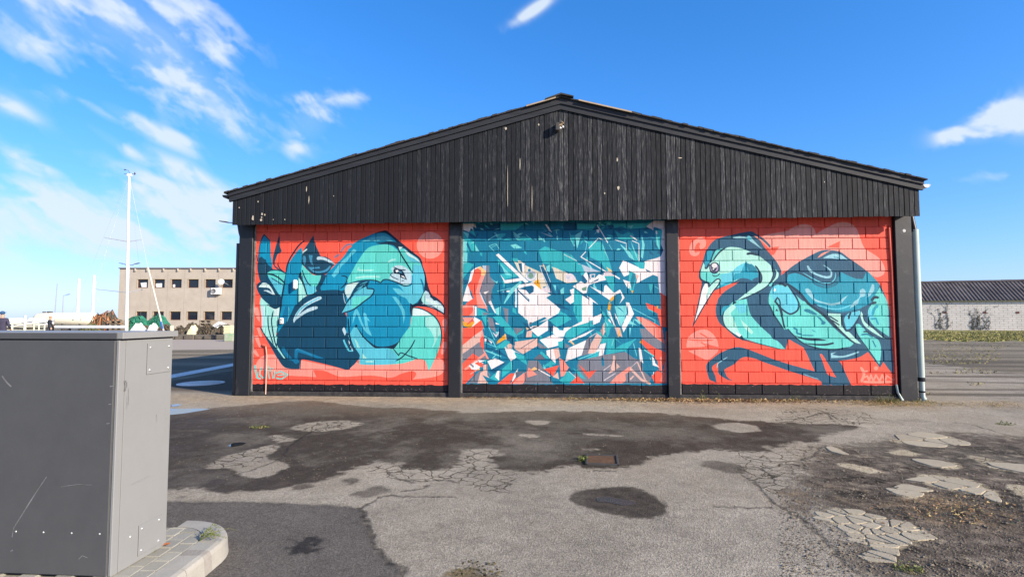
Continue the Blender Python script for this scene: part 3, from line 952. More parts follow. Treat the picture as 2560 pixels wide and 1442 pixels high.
A(2, '''
TQ q a 40,170 150,320 250,385 330,540 200,545 130,560 125,720 240,765 150,880 40,1020
LQ q a 45,330 120,360 110,560 40,560
LQ q a 250,420 340,545 280,545
UD q a 270,90 690,60 690,185 250,190
UD q a 40,170 280,300 270,330 160,260
UD q a 130,370 200,540 160,530 110,420
UD s16 a 45,180 280,300
WH q a 40,60 262,62 278,138 215,105 232,192 190,138 155,208 45,165
LQ q a 45,190 155,230 135,318
TQ q a 690,60 1110,60 940,180 700,180
TQ q a 160,200 200,150 240,200 280,290
LQ q a 900,190 1100,330 1160,360 1000,350
TQ p a 620,260 720,230 790,240 740,290 650,340
TQ p a 980,330 1080,280 1330,350 1180,360
LQ s14 a 480,345 620,260 680,250
LQ s12 a 920,240 990,340 1130,345
LQ s10 a 1130,250 1190,300 1310,340
WH q a 1455,72 1500,80 1578,212 1540,195
WH q a 1352,200 1600,285 1560,285
LQ q a 1415,135 1500,200 1600,280 1540,250
LQ q a 1350,260 1440,350 1350,350
LQ l10 a 500,445 615,405 690,520
LQ l10 a 500,445 590,540
LQ l8 a 540,470 640,420
UD q b 0,40 560,60 560,170 0,180
TQ q b 220,60 560,70 480,180 230,160
TQ q b 720,70 1000,60 1400,60 1480,40 1400,130 1100,160 1000,110 880,130
UD p b 760,100 830,70 860,110 820,150 770,140
LQ q b 1090,100 1200,90 1150,150
LQ q b 90,180 130,320 190,440 170,450 110,330
LQ q b 190,260 320,180 225,490 210,420
TQ q b 100,260 190,260 170,440
WH q b 555,165 610,160 600,220 570,215
TQ q b 870,180 1000,260 1100,200 1200,250 1180,330 940,330
LQ q b 960,420 990,430 1130,545 1235,705 1120,642 1060,540
LQ q b 1330,245 1385,425 1355,665 1318,632 1340,440
TQ q b 1100,455 1290,602 1302,722 1215,702
LQ q b 1140,350 1250,600 1270,700 1220,600
TQ q b 1570,180 1690,170 1660,410 1640,520 1580,420
LQ q b 1575,260 1600,260 1640,510 1600,430
WH s26 b 1585,190 1590,240
LIL q b 1530,15 1762,15 1762,1315 1640,1245 1612,970 1522,938 1360,1022 1250,1088 1290,900 1390,702 1590,652 1662,622 1704,520 1662,410 1688,175 1620,140 1540,118 1532,178 1410,112
WH q b 1390,702 1600,655 1600,960 1522,938 1360,1022 1250,1088 1290,900
UD q b 1590,560 1660,600 1704,520 1662,410 1640,520
WH q b 1015,690 1105,730 1300,818 1380,850 1480,900 1522,942 1360,1022 1240,1092 1262,960 1108,858 1122,932 1030,972 945,822
UD q b 1400,840 1500,890 1420,880
TQ q b 1185,728 1392,728 1375,840 1300,832
TQ q b 1120,868 1242,930 1222,1100 1172,1262 1110,1102
M3 q b 1180,900 1240,940 1170,1200 1140,1050
BE q b 1222,930 1290,952 1250,1032
Y q b 1150,1210 1195,1210 1172,1262
TQ q b 1450,1100 1530,1100 1490,1262
LQ l8 b 1560,1140 1625,1180
LQ q a 40,560 130,570 120,740 40,750
GB q a 380,780 450,780 445,880 400,840
WH q a 190,880 250,830 350,792 262,960 140,1100 182,1280 242,1402 40,1392 100,1180 150,1050
R q a 248,852 310,820 362,868 362,950 330,1052 272,1200 332,1352 362,1442 c 302,62 100,42 a 110,1422 232,1342 200,1242 128,1112 190,1062 220,940
YE q a 350,792 448,880 430,950 360,952 362,862 300,825
P q a 362,950 430,950 380,1072 340,1222 420,1402 c 492,182 440,112 300,92 a 270,1232 320,1052
LIL q a 350,1240 420,1400 440,1440 c 480,130 a 400,1400 330,1250
G q a 450,780 500,780 512,960 602,1082 545,1202 532,1332 540,1442 c 500,0 480,60 470,160 a 440,1382 352,1242 392,1062 442,940
WH q a 400,1240 500,1215 430,1275
LQ q a 530,1000 620,1060 650,1040 640,1095
R q c 40,100 150,70 225,70 212,182 140,240 40,242
P q c 40,62 110,40 250,62 220,90 40,100
WH q c 225,70 285,70 285,240 230,240
P q c 212,182 235,80 240,240 140,242
P q c 40,262 240,260 100,392 60,300
R q c 240,300 372,322 402,430 342,652 352,722 402,802 425,830 330,720 180,442 110,382
Y q c 40,310 92,352 255,335 362,312 170,452 60,410
R q c 110,382 240,270 250,300 130,390
WH q c 245,250 352,312 180,452 250,352 230,300
R q c 40,440 180,440 392,422 380,470 322,642 40,742
P q c 290,550 392,470 340,540
GD q c 260,570 330,560 350,610 250,610
BE q c 40,742 262,560 382,480 345,680 40,892
P q c 340,640 390,480 412,600 350,660
R q c 342,640 402,570 415,822 372,792
G q c 40,892 332,682 362,762 452,880 502,982 302,992 250,900 130,982 40,1032
R q c 40,1052 222,880 322,942 302,1082 250,1202 250,1242 90,1402 40,1402
P q c 402,802 502,980 470,985 400,840
P l40 c 95,1150 330,965 425,892
WH q c 150,1090 282,1010 402,1042 300,1172 200,1152
G s30 c 180,1060 230,1110
R q c 250,1050 330,1010 402,1062 380,1122
YE q c 280,1180 330,1130 350,1150 310,1180
WH q c 310,992 440,1000 330,1040
P l20 c 180,1232 300,1160
G q c 140,1390 330,1180 400,1180 340,1390
BE q c 350,1210 402,1180 502,1292 520,1392 300,1392
BE q c 400,1080 470,1060 470,1270 400,1200
G q c 470,1180 530,1250 500,1270
U q c 385,1250 502,1302 622,1392 482,1392
TQ q c 502,1302 652,1180 692,1362 600,1340
WH q c 640,1180 690,1182 680,1352 600,1280
UD q c 480,1170 640,1140 600,1230
WH q a 998,1170 1090,1110 1250,1058 1392,1190 1562,1282 1480,1332 1622,1442 c 1722,122 1692,190 1502,302 1180,412 1160,312 1000,182
UD q a 1005,1180 1140,1130 1232,1118 1268,1150 1262,1232 1190,1272 1130,1202
WH q a 1130,1200 1190,1270 1150,1280 1090,1240
LQ q a 1080,1170 1230,1120 1000,1190
UD q a 985,1175 1192,1362 1188,1412 970,1195
WH s8 a 1000,1190 1180,1370
WH q a 615,602 660,572 1180,1060 1120,1082 640,625
TQ q a 640,660 1000,962 760,1022 690,930 842,900 660,762
LQ q a 690,740 780,850 900,960 780,940
WH q a 690,930 770,1032 1080,988 1110,1032 770,1088
LQ q a 1042,1042 870,1180 750,1422 762,1442 900,1252 1062,1082
WH l26 a 960,1180 962,1442
WH l26 c 955,0 960,80
LQ l10 a 640,1220 870,1170
WH q a 490,1400 530,1380 c 620,190 600,190 500,20
WH q a 980,1150 1010,1110 1250,1080 1240,1120 1000,1160
CR q a 900,660 1040,700 1130,780 1402,902 1482,1082 1562,1242 1400,1202 1250,1062 1100,980 1000,862
TQ q a 880,650 990,660 1000,740 900,690
UD q a 1000,740 1060,740 1070,900 1040,880
WH q a 1060,740 1120,740 1110,960 1080,920
GB o92 a 1215,960
GR o46 a 1215,955
U o24 a 1190,860
WH s14 a 1140,940 1150,1000 1210,1030 1280,1000 1300,940
WH s16 a 1370,1010 1450,1000 1470,1060
Y q a 1352,1018 1392,1192 1270,1092 1290,1040
LIL q a 1392,1190 1480,1120 1560,1240 1480,1250
U q a 1420,1150 1490,1130 1440,1170
UD q a 1370,788 1452,830 1562,1080 1652,1302 1560,1252 1462,1052
WH l10 a 1370,780 1400,880 1560,1240
WH l8 a 1370,780 1450,800 1550,1060
YE q a 1415,740 1450,780 1470,880 1440,820
TQ q a 1345,522 1455,452 1700,532 b 130,600 220,702 342,882 120,902 a 1560,762 1420,742
LQ q a 1480,800 1560,750 1550,890 1490,880
U q b 0,572 130,610 100,612
CR q a 1580,800 1785,872 b 200,1002 232,1062 50,1082 a 1650,1002
TQ q a 1580,745 1785,860 1785,880 b 20,900 a 1590,790
U q a 1520,930 1600,940 1660,1090 1580,1090
UD q a 1650,1100 1700,1200 1785,1180 1785,1240 1680,1290
LQ q a 1600,1110 1650,1120 1640,1220
LQ q a 1720,1200 1785,1150 1785,1260 1730,1270
LIL p b 20,930 130,920 200,990 150,1050 60,1070 20,1000
GB p b 30,930 70,1000 110,930 90,1010 40,1000
GB q b 240,740 330,770 640,892 400,902 290,860
TQ q b 230,760 300,760 360,910 300,960
WH q b 330,950 380,880 440,1010 430,1080
LIL p b 440,930 540,920 520,1010 450,1000
U p b 470,940 520,940 510,990 470,985
TQ q b 410,370 640,378 780,702 832,900 702,782 450,640
LQ q b 650,380 690,480 780,700 700,560
TQ q b 640,740 740,740 820,900 740,890
YE q b 725,800 800,850 840,900 770,880
U l8 b 440,640 620,720
WH l16 b 570,90 640,200 750,388
WH l14 b 290,632 372,545
WH l16 b 290,632 430,715 730,892
WH l12 b 430,482 580,322
WH q b 555,288 690,342 650,345
WH l20 b 1145,272 1250,342
WH l12 b 880,342 1072,402 1072,520
WH l12 b 1170,355 1285,405 1290,700
LQ l8 b 370,540 390,400
LQ l8 b 770,420 830,520
GR q b 60,640 120,640 90,620
WH l8 b 0,590 220,700
LIL p b 680,900 780,880 860,960 760,1000 690,970
WH s12 b 660,930 760,990 850,950
WH l24 b 860,950 950,1005
WH q b 150,1140 290,1048 360,1092 470,1002 600,980 622,1050 430,1112 402,1162 392,1250 330,1262 230,1192
WH q b 430,1090 720,1030 860,962 700,960 600,930
UD q b 450,1080 600,1000 580,1040
GR p b 300,1170 390,1140 380,1210 320,1210
TQ q b 690,960 870,960 850,1260 760,1100
WH q b 722,1110 860,1252 962,1190 1042,1332 950,1442 1000,1332 970,1242 870,1292 782,1372 430,1130 680,1242 692,1130
U q b 520,1110 650,1110 680,1180 560,1160
WH q b 1010,1020 1130,1060 1150,1170 1090,1170
LQ q b 1110,1110 1160,1200 1130,1200
Y q b 862,1292 852,1362 762,1442 d 812,30 792,152 750,122 762,30 b 802,1342
GR q b 780,1390 820,1370 790,1442
WH q b 100,1200 170,1170 170,1380 250,1352 110,1442 20,1362 130,1292
TQ q b 170,1170 310,1290 d 310,420 240,340 160,150 b 175,1350
TQ q d 0,180 130,290 0,370
WH q b 310,1290 492,1402 d 497,310 310,342
WH q d 495,262 662,190 612,342 500,392
TQ q d 120,440 540,430 470,360 400,342 310,342 130,432
WH q d 0,490 300,330 440,270 432,342 130,432 18,522
TQ q c 1530,310 1700,235 1785,240 d 10,370 c 1660,422
TQ q d 30,520 130,432 450,440 100,652 20,612
WH q d 100,652 540,452 372,572 70,692
YE q d 85,665 125,660 185,730 160,735
WH q c 1182,412 1372,400 1512,300 1512,482 1340,592 1240,502
U q c 1180,380 1450,255 1490,280 1200,430
GD p c 1190,350 1230,340 1240,370 1190,385
O l16 c 1150,490 1350,405
WH q c 1590,400 1772,492 1785,440 d 102,430 20,532 0,592 c 1672,602 1600,542
UD q c 1510,300 1600,400 1595,500 1520,520
TQ q c 1680,440 1760,490 1700,480
BE q c 1150,500 1240,480 1230,600 1130,600
YE q c 1130,430 1190,460 1150,480
TQ q c 1240,540 1340,600 1250,605
WH q c 1365,652 1602,556 1692,612 1785,622 1692,742 1512,792
G q c 1350,690 1500,790 1400,800 1330,760
TQ q c 1680,680 1785,660 1760,790 1690,760
WH q c 1480,830 1692,780 1722,932 1642,982 1490,912
BE q c 1600,800 1692,780 1722,932 1642,982
WH q c 1490,900 1640,980 1642,1052 1540,960
GD q c 1270,970 1360,890 1400,900 1470,990 1280,990
TQ q c 1370,870 1400,840 1540,970 1460,960
WH q d 70,790 382,650 302,912 20,1022
G q d 382,650 542,520 470,620 462,880 302,922
G q d 20,700 110,760 20,790
BE q d 560,540 662,602 540,882 410,882 470,700
LIL l10 d 440,600 560,530 640,600
WH q d 620,722 722,700 640,1042 570,1052 610,842 540,852 600,780
BE q d 690,350 762,420 652,602 630,482
TQ q d 640,620 760,600 720,700 630,720
LQ l14 d 250,980 610,842
TQ q d 380,960 600,860 580,980
TQ q d 340,1120 440,960 420,1100
WH q d 1060,0 1120,10 1202,200 1020,522 990,422 1100,180
LQ q d 870,70 1060,60 1080,182 980,422 900,202
U q d 900,80 1040,190 960,100
U q d 900,260 940,380 890,340
WH q d 752,150 790,160 882,420 860,410
TQ q d 700,260 880,430 740,600 700,480
LQ q d 690,300 760,380 750,420
TQ q d 740,602 862,600 1002,722 1242,622 1062,832 722,902
U q d 880,640 1000,720 880,790
LQ q d 1120,440 1150,440 1130,600
U q d 800,440 860,430 900,600 760,610
LQ s14 d 850,640 820,750
LQ s12 d 1190,700 1250,930
LQ s14 d 1200,290 1170,430
LQ l10 d 1180,110 1560,310 1560,400
BE q d 870,430 962,440 1002,602 912,562
Y l20 d 960,482 930,592
WH q d 860,300 890,420 870,420
R q b 1640,1240 1762,1312 d 1762,430 1662,430 1602,190 1440,112 1400,10 1540,60 1660,130 b 1660,1302
Y q d 1590,60 1620,70 1610,110 1590,110
P q d 1230,250 1342,260 1692,462 1732,722 1562,602 1402,452
R q d 1375,260 1692,442 1692,522 1602,432
PD q d 1570,430 1690,470 1732,722 1590,610
G q d 1300,450 1402,460 1560,600 1732,722 1752,832 1692,842 1562,772 1342,622
R q d 1330,622 1562,782 1742,862 1742,1002 1642,1202 1602,1002 1342,722
Y q d 1295,690 1330,640 1345,720
PD q d 1740,500 1762,500 1762,1392 1622,1392 1690,1220 1742,1000
R q d 1500,1270 1602,1170 1692,1222 1642,1352 1742,1392 1562,1392
G q d 250,1002 700,902 1050,852 1202,962 1342,1002 1352,1172 1502,1302 1452,1392 100,1392 202,1202
P q d 800,1372 902,1262 1130,1100 1182,1162 1052,1232 1062,1342 1000,1392 790,1392
BE l40 d 1150,1150 1330,1332 1470,1392
BE l24 d 1260,1030 1380,1302 1420,1380
LIL l8 d 1260,1020 1150,1120
BE l36 d 860,930 860,1012 820,1132
BE q d 830,1130 870,1010 890,1170 760,1230
BE q d 900,1040 960,1110 900,1150
LIL l12 d 690,1340 880,1220
LIL l10 d 680,1170 800,1080
BE l26 d 1140,1320 1190,1270
R q d 250,1062 400,1202 560,1160 432,1312 342,1202
P q d 0,1050 90,1120 20,1170 0,1260
TQ q d 0,1202 90,1180 202,1290 100,1392 0,1392
TQ q d 90,1060 260,1180 380,1330 280,1290
LIL l10 d 80,1180 200,1290
R q d 100,1392 232,1270 352,1392
U q d 20,1030 100,1010 240,1130 210,1170
U q d 1342,802 1532,932 1532,1252 1402,1182 1342,1002
U q d 640,960 680,950 690,1090 650,1100
LQ l20 d 1380,820 1550,930
WH q d 1280,780 1322,800 1362,1052 1302,1002
WH q d 1510,930 1560,980 1560,1040 1642,1122 1522,1082
LQ q d 1465,930 1500,980 1480,1000
P l26 d 1660,950 1680,1200
TQ q c 560,250 702,240 880,430 932,592 802,540
TQ q c 400,180 470,240 450,420 370,260
G q c 740,90 832,120 822,382 782,302
LQ q c 600,120 700,70 690,230 620,210
TQ q c 290,90 480,190 600,200 300,240
G q c 390,170 520,200 400,230
G q c 470,250 562,280 622,532 502,432
G q c 920,440 1092,450 962,562
TQ q c 930,590 1110,450 1080,530
LIL q c 550,510 620,560 690,480 622,612
UD q c 680,450 760,420 760,560 640,650
UD q c 790,540 930,600 900,740 800,640
Y q c 640,670 782,540 802,622 630,722
YE q c 760,540 790,560 800,650 780,640
LQ l14 c 490,420 590,640
WH q c 420,620 460,630 450,680 420,670
LQ l14 c 415,580 560,660 620,780
LIL q c 480,640 560,680 540,720
LQ l10 c 420,690 620,770
TQ q c 630,760 780,650 860,680 800,780 600,820
LQ l20 c 440,830 700,930
LQ l14 c 540,860 640,800
LQ l14 c 560,960 620,900
UD q c 440,800 640,870 830,960 820,940 660,820
BE q c 940,682 1332,622 1342,742 1082,892 932,802
GD l12 c 1050,790 1300,630
WH q c 890,820 1080,895 900,840
BE p c 800,750 850,710 910,740 900,800 830,790
WH q c 760,770 902,812 982,942 872,1012 822,932
WH q c 470,1010 602,960 762,1032 540,1152
UD q c 540,1152 762,1032 800,1030 640,1180
TQ q c 930,870 1122,922 1152,1082 980,962
TQ q c 720,1152 872,1010 892,1162 720,1292
LQ l10 c 880,1020 890,1170
R q c 640,1402 862,1222 942,1222 850,1402
P q c 850,1402 1122,1192 1122,1342 1080,1402
G q c 1170,1002 1342,1002 1602,1402 1100,1402
GD q c 950,1200 1100,1180 960,1300
P p c 1180,1122 1322,1242 1160,1292 1150,1200
YE q c 1210,1160 1280,1110 1330,1150 1240,1180
R q c 1440,1150 1702,1080 1602,1272
P q c 1700,950 1785,1002 d 82,1122 0,1262 c 1730,1280
BE q c 1590,1280 1680,1200 1700,1320 1640,1300
WH l18 c 1350,1160 1550,1270
TQ q c 1400,1122 1562,1002 1652,1062 1500,1100
TQ q c 1700,1340 1785,1270 1785,1400
UD q c 930,640 945,735 910,740
R q c 880,1390 960,1300 1000,1290 900,1400
''')

# small broken shards of lighter and darker paint in the upper third of the middle picture
_g = np.random.default_rng(23)
_sh = []
for _k in range(90):
    _cx, _cy = 1170 + _g.random() * 470, 556 + (_g.random() ** 1.6) * 52
    _L, _W2, _an = 4 + _g.random() * 13, 1.2 + _g.random() * 3, _g.random() * math.pi
    _c, _s = math.cos(_an), math.sin(_an)
    _pts = [(_cx + _c * _L, _cy + _s * _L * .6), (_cx - _s * _W2, _cy + _c * _W2), (_cx - _c * _L * .7, _cy - _s * _L * .5), (_cx + _s * _W2 * .6, _cy - _c * _W2 * .6)]
    _sh.append((['TQ', 'UD', 'U', 'LQ', 'UD', 'TQ'][_g.integers(6)], 'q', 0, _pts))
MURAL[2][20:20] = _sh
_sh = []
for _k in range(110):
    _cx, _cy = 1165 + _g.random() * 480, 610 + _g.random() * 345
    _L, _W2, _an = 6 + _g.random() * 22, 2 + _g.random() * 6, -0.9 + _g.normal(0, .5)
    _c, _s = math.cos(_an), math.sin(_an)
    _pts = [(_cx + _c * _L, _cy - _s * _L), (_cx + _s * _W2, _cy + _c * _W2), (_cx - _c * _L * .7, _cy + _s * _L * .8), (_cx - _s * _W2 * .6, _cy - _c * _W2)]
    _sh.append((['TQ', 'UD', 'TQ', 'LQ', 'UD', 'M3', 'WH' if _cy > 690 else 'UD', 'G' if _cy > 820 else 'TQ'][_g.integers(8)], 'q', 0, _pts))
MURAL[2][0:0] = _sh


def hermite(pts, closed, sub=7):
    n = len(pts)
    P = np.array(pts)
    out = []
    segs = n if closed else n - 1

    def tang(i):
        a = P[(i - 1) % n] if closed or i > 0 else P[i]
        b = P[(i + 1) % n] if closed or i < n - 1 else P[i]
        d0, d1 = P[i] - a, b - P[i]
        l0, l1 = np.linalg.norm(d0), np.linalg.norm(d1)
        if l0 > 0 and l1 > 0 and np.dot(d0, d1) / (l0 * l1) < 0.35:
            return None
        return (b - a) * .5
    for i in range(segs):
        p0, p1 = P[i], P[(i + 1) % n]
        L = np.linalg.norm(p1 - p0)
        t0, t1 = tang(i), tang((i + 1) % n)
        t0 = (p1 - p0) * .6 if t0 is None else t0 * min(1, 1.2 * L / (np.linalg.norm(t0) + 1e-9))
        t1 = (p1 - p0) * .6 if t1 is None else t1 * min(1, 1.2 * L / (np.linalg.norm(t1) + 1e-9))
        for k in range(sub):
            t = k / sub
            h = (2 * t**3 - 3 * t**2 + 1, t**3 - 2 * t**2 + t, -2 * t**3 + 3 * t**2, t**3 - t**2)
            out.append(h[0] * p0 + h[1] * t0 + h[2] * p1 + h[3] * t1)
    if not closed:
        out.append(P[-1])
    return np.array(out)


def fill(buf, poly, col):
    """even-odd fill of a polygon given in buffer pixels (x, y)"""
    H, Wd = buf.shape[:2]
    x, y = poly[:, 0], poly[:, 1]
    x0, x1 = int(max(0, math.floor(x.min()))), int(min(Wd, math.ceil(x.max()) + 1))
    y0, y1 = int(max(0, math.floor(y.min()))), int(min(H, math.ceil(y.max()) + 1))
    if x1 <= x0 or y1 <= y0:
        return
    w = x1 - x0
    tog = np.zeros((y1 - y0, w + 1), np.uint8)
    n = len(poly)
    for i in range(n):
        ax, ay = poly[i]
        bx, by = poly[(i + 1) % n]
        if ay == by:
            continue
        if ay > by:
            ax, ay, bx, by = bx, by, ax, ay
        r0 = max(y0, int(math.ceil(ay - .5)))
        r1 = min(y1 - 1, int(math.ceil(by - .5)) - 1)
        if r1 < r0:
            continue
        rows = np.arange(r0, r1 + 1)
        xs = ax + (rows + .5 - ay) * (bx - ax) / (by - ay)
        cx = np.clip(np.ceil(xs - .5).astype(int) - x0, 0, w)
        np.bitwise_xor.at(tog, (rows - y0, cx), 1)
    mask = np.bitwise_xor.accumulate(tog, axis=1)[:, :w].astype(bool)
    buf[y0:y1, x0:x1][mask] = col


def stroke(buf, line, width, col, taper=True):
    n = len(line)
    w = np.full(n, width / 2)
    if taper and n > 6:
        e = np.linspace(0, 1, n)
        w = width / 2 * np.clip(np.minimum(e, 1 - e) * 5 + .45, 0, 1)
    d = np.gradient(line, axis=0)
    d /= (np.linalg.norm(d, axis=1, keepdims=True) + 1e-9)
    nr = np.stack([-d[:, 1], d[:, 0]], 1)
    Lp, Rp = line + nr * w[:, None], line - nr * w[:, None]
    for i in range(n - 1):
        fill(buf, np.array([Lp[i], Lp[i + 1], Rp[i + 1], Rp[i]]), col)
    t = np.linspace(0, 2 * math.pi, 12, endpoint=False)
    for i in range(n):
        if w[i] > .8:
            fill(buf, line[i] + np.stack([np.cos(t), np.sin(t)], 1) * w[i], col)


def to_uv(pts, rect, W2, H2):
    """photograph pixels -> the wall -> pixels of the mural's own flat picture (y down)"""
    x0, x1, z0, z1 = rect
    o = []
    for px, py in pts:
        p = on_wall(px, py, 0.0)
        o.append(((p.x - x0) / (x1 - x0) * W2, (z1 - p.z) / (z1 - z0) * H2))
    return np.array(o)


def raster_mural(pan, rect, base, black_below):
    ppm = 330
    W1, H1 = int((rect[1] - rect[0]) * ppm), int((rect[3] - rect[2]) * ppm)
    ss = 2
    W2, H2 = W1 * ss, H1 * ss
    buf = np.empty((H2, W2, 3), np.float32)
    buf[:] = PAL[base]
    sc = W2 / (rect[1] - rect[0]) / 130.0     # buffer pixels per photograph pixel, about
    for col, kind, width, pts in MURAL[pan]:
        c = PAL[col].astype(np.float32)
        if kind in 'pq':
            q = hermite(pts, True) if kind == 'p' else np.array(pts)
            fill(buf, to_uv(q, rect, W2, H2), c)
        elif kind == 'o':
            t = np.linspace(0, 2 * math.pi, 48, endpoint=False)
            r = width * 6.8 / CROPS[pan]['a'][2]
            q = np.array(pts[0]) + np.stack([np.cos(t), np.sin(t)], 1) * r
            fill(buf, to_uv(q, rect, W2, H2), c)
        else:
            q = hermite(pts, False) if kind == 's' else np.concatenate([np.linspace(pts[i], pts[i + 1], 4)[:3 if i < len(pts) - 2 else 4] for i in range(len(pts) - 1)])
            stroke(buf, to_uv(q, rect, W2, H2), width * sc, c, kind == 's')
    # black foot of the wall below the picture, with scuffs down to the bare block
    g = np.random.default_rng(pan)
    yb = int((rect[3] - black_below) / (rect[3] - rect[2]) * H2)
    edge = yb + (value_noise(1, W2, 1, 60, 3, g, wrap=False)[0] * 14 - 7).astype(int)
    rows = np.arange(H2)[:, None]
    buf[rows > edge[None, :]] = PAL['K']
    scuff = paint(150, 146, 140).astype(np.float32)
    for _ in range(70):
        x = g.random() * W2
        y = yb + 20 + g.random() * (H2 - yb - 25)
        L, an = 6 + g.random() * 26, g.normal(0, .5) + (math.pi / 2 if g.random() < .45 else 0)
        pts = np.array([(x + math.cos(an) * L * t + g.normal(0, 2), y + math.sin(an) * L * t + g.normal(0, 2)) for t in (0, .3, .6, 1)])
        stroke(buf, pts, 1.5 + g.random() * 4, scuff * (0.5 + .5 * g.random()) + PAL['K'] * .2, False)
    img = buf.reshape(H1, ss, W1, ss, 3).mean((1, 3))
    # roller and weather: very faint blotches in the paint itself
    v = value_noise(H1, W1, 9, 12, 6, g, wrap=False) - .5
    v2 = value_noise(H1, W1, 4, 160, 3, g, wrap=False) - .5
    img = img * (1 + .10 * v[..., None] + .15 * v2[..., None])
    return np.clip(img[::-1], 0, 1)

# ------------------------------------------------------------------ the ground
def ground_sheet():
    """asphalt yard to the horizon, with a hole where the harbour basin lies"""
    def C(xc, zc):
        p = CAM + RGT * xc + FWD * zc
        return Vector((p.x, p.y, 0))
    basin = [C(-.635 * 27.5, 27.5), C(-.63 * 40, 40), C(-48, 40), C(-40, 27.5)]
    outer = [Vector((-900, -60, 0)), Vector((900, -60, 0)), Vector((900, 2500, 0)), Vector((-900, 2500, 0))]
    # a finer piece round the viewer keeps texture coordinates exact
    tri = geometry.tessellate_polygon([outer, basin])
    pts = outer + basin
    return pts, tri, basin


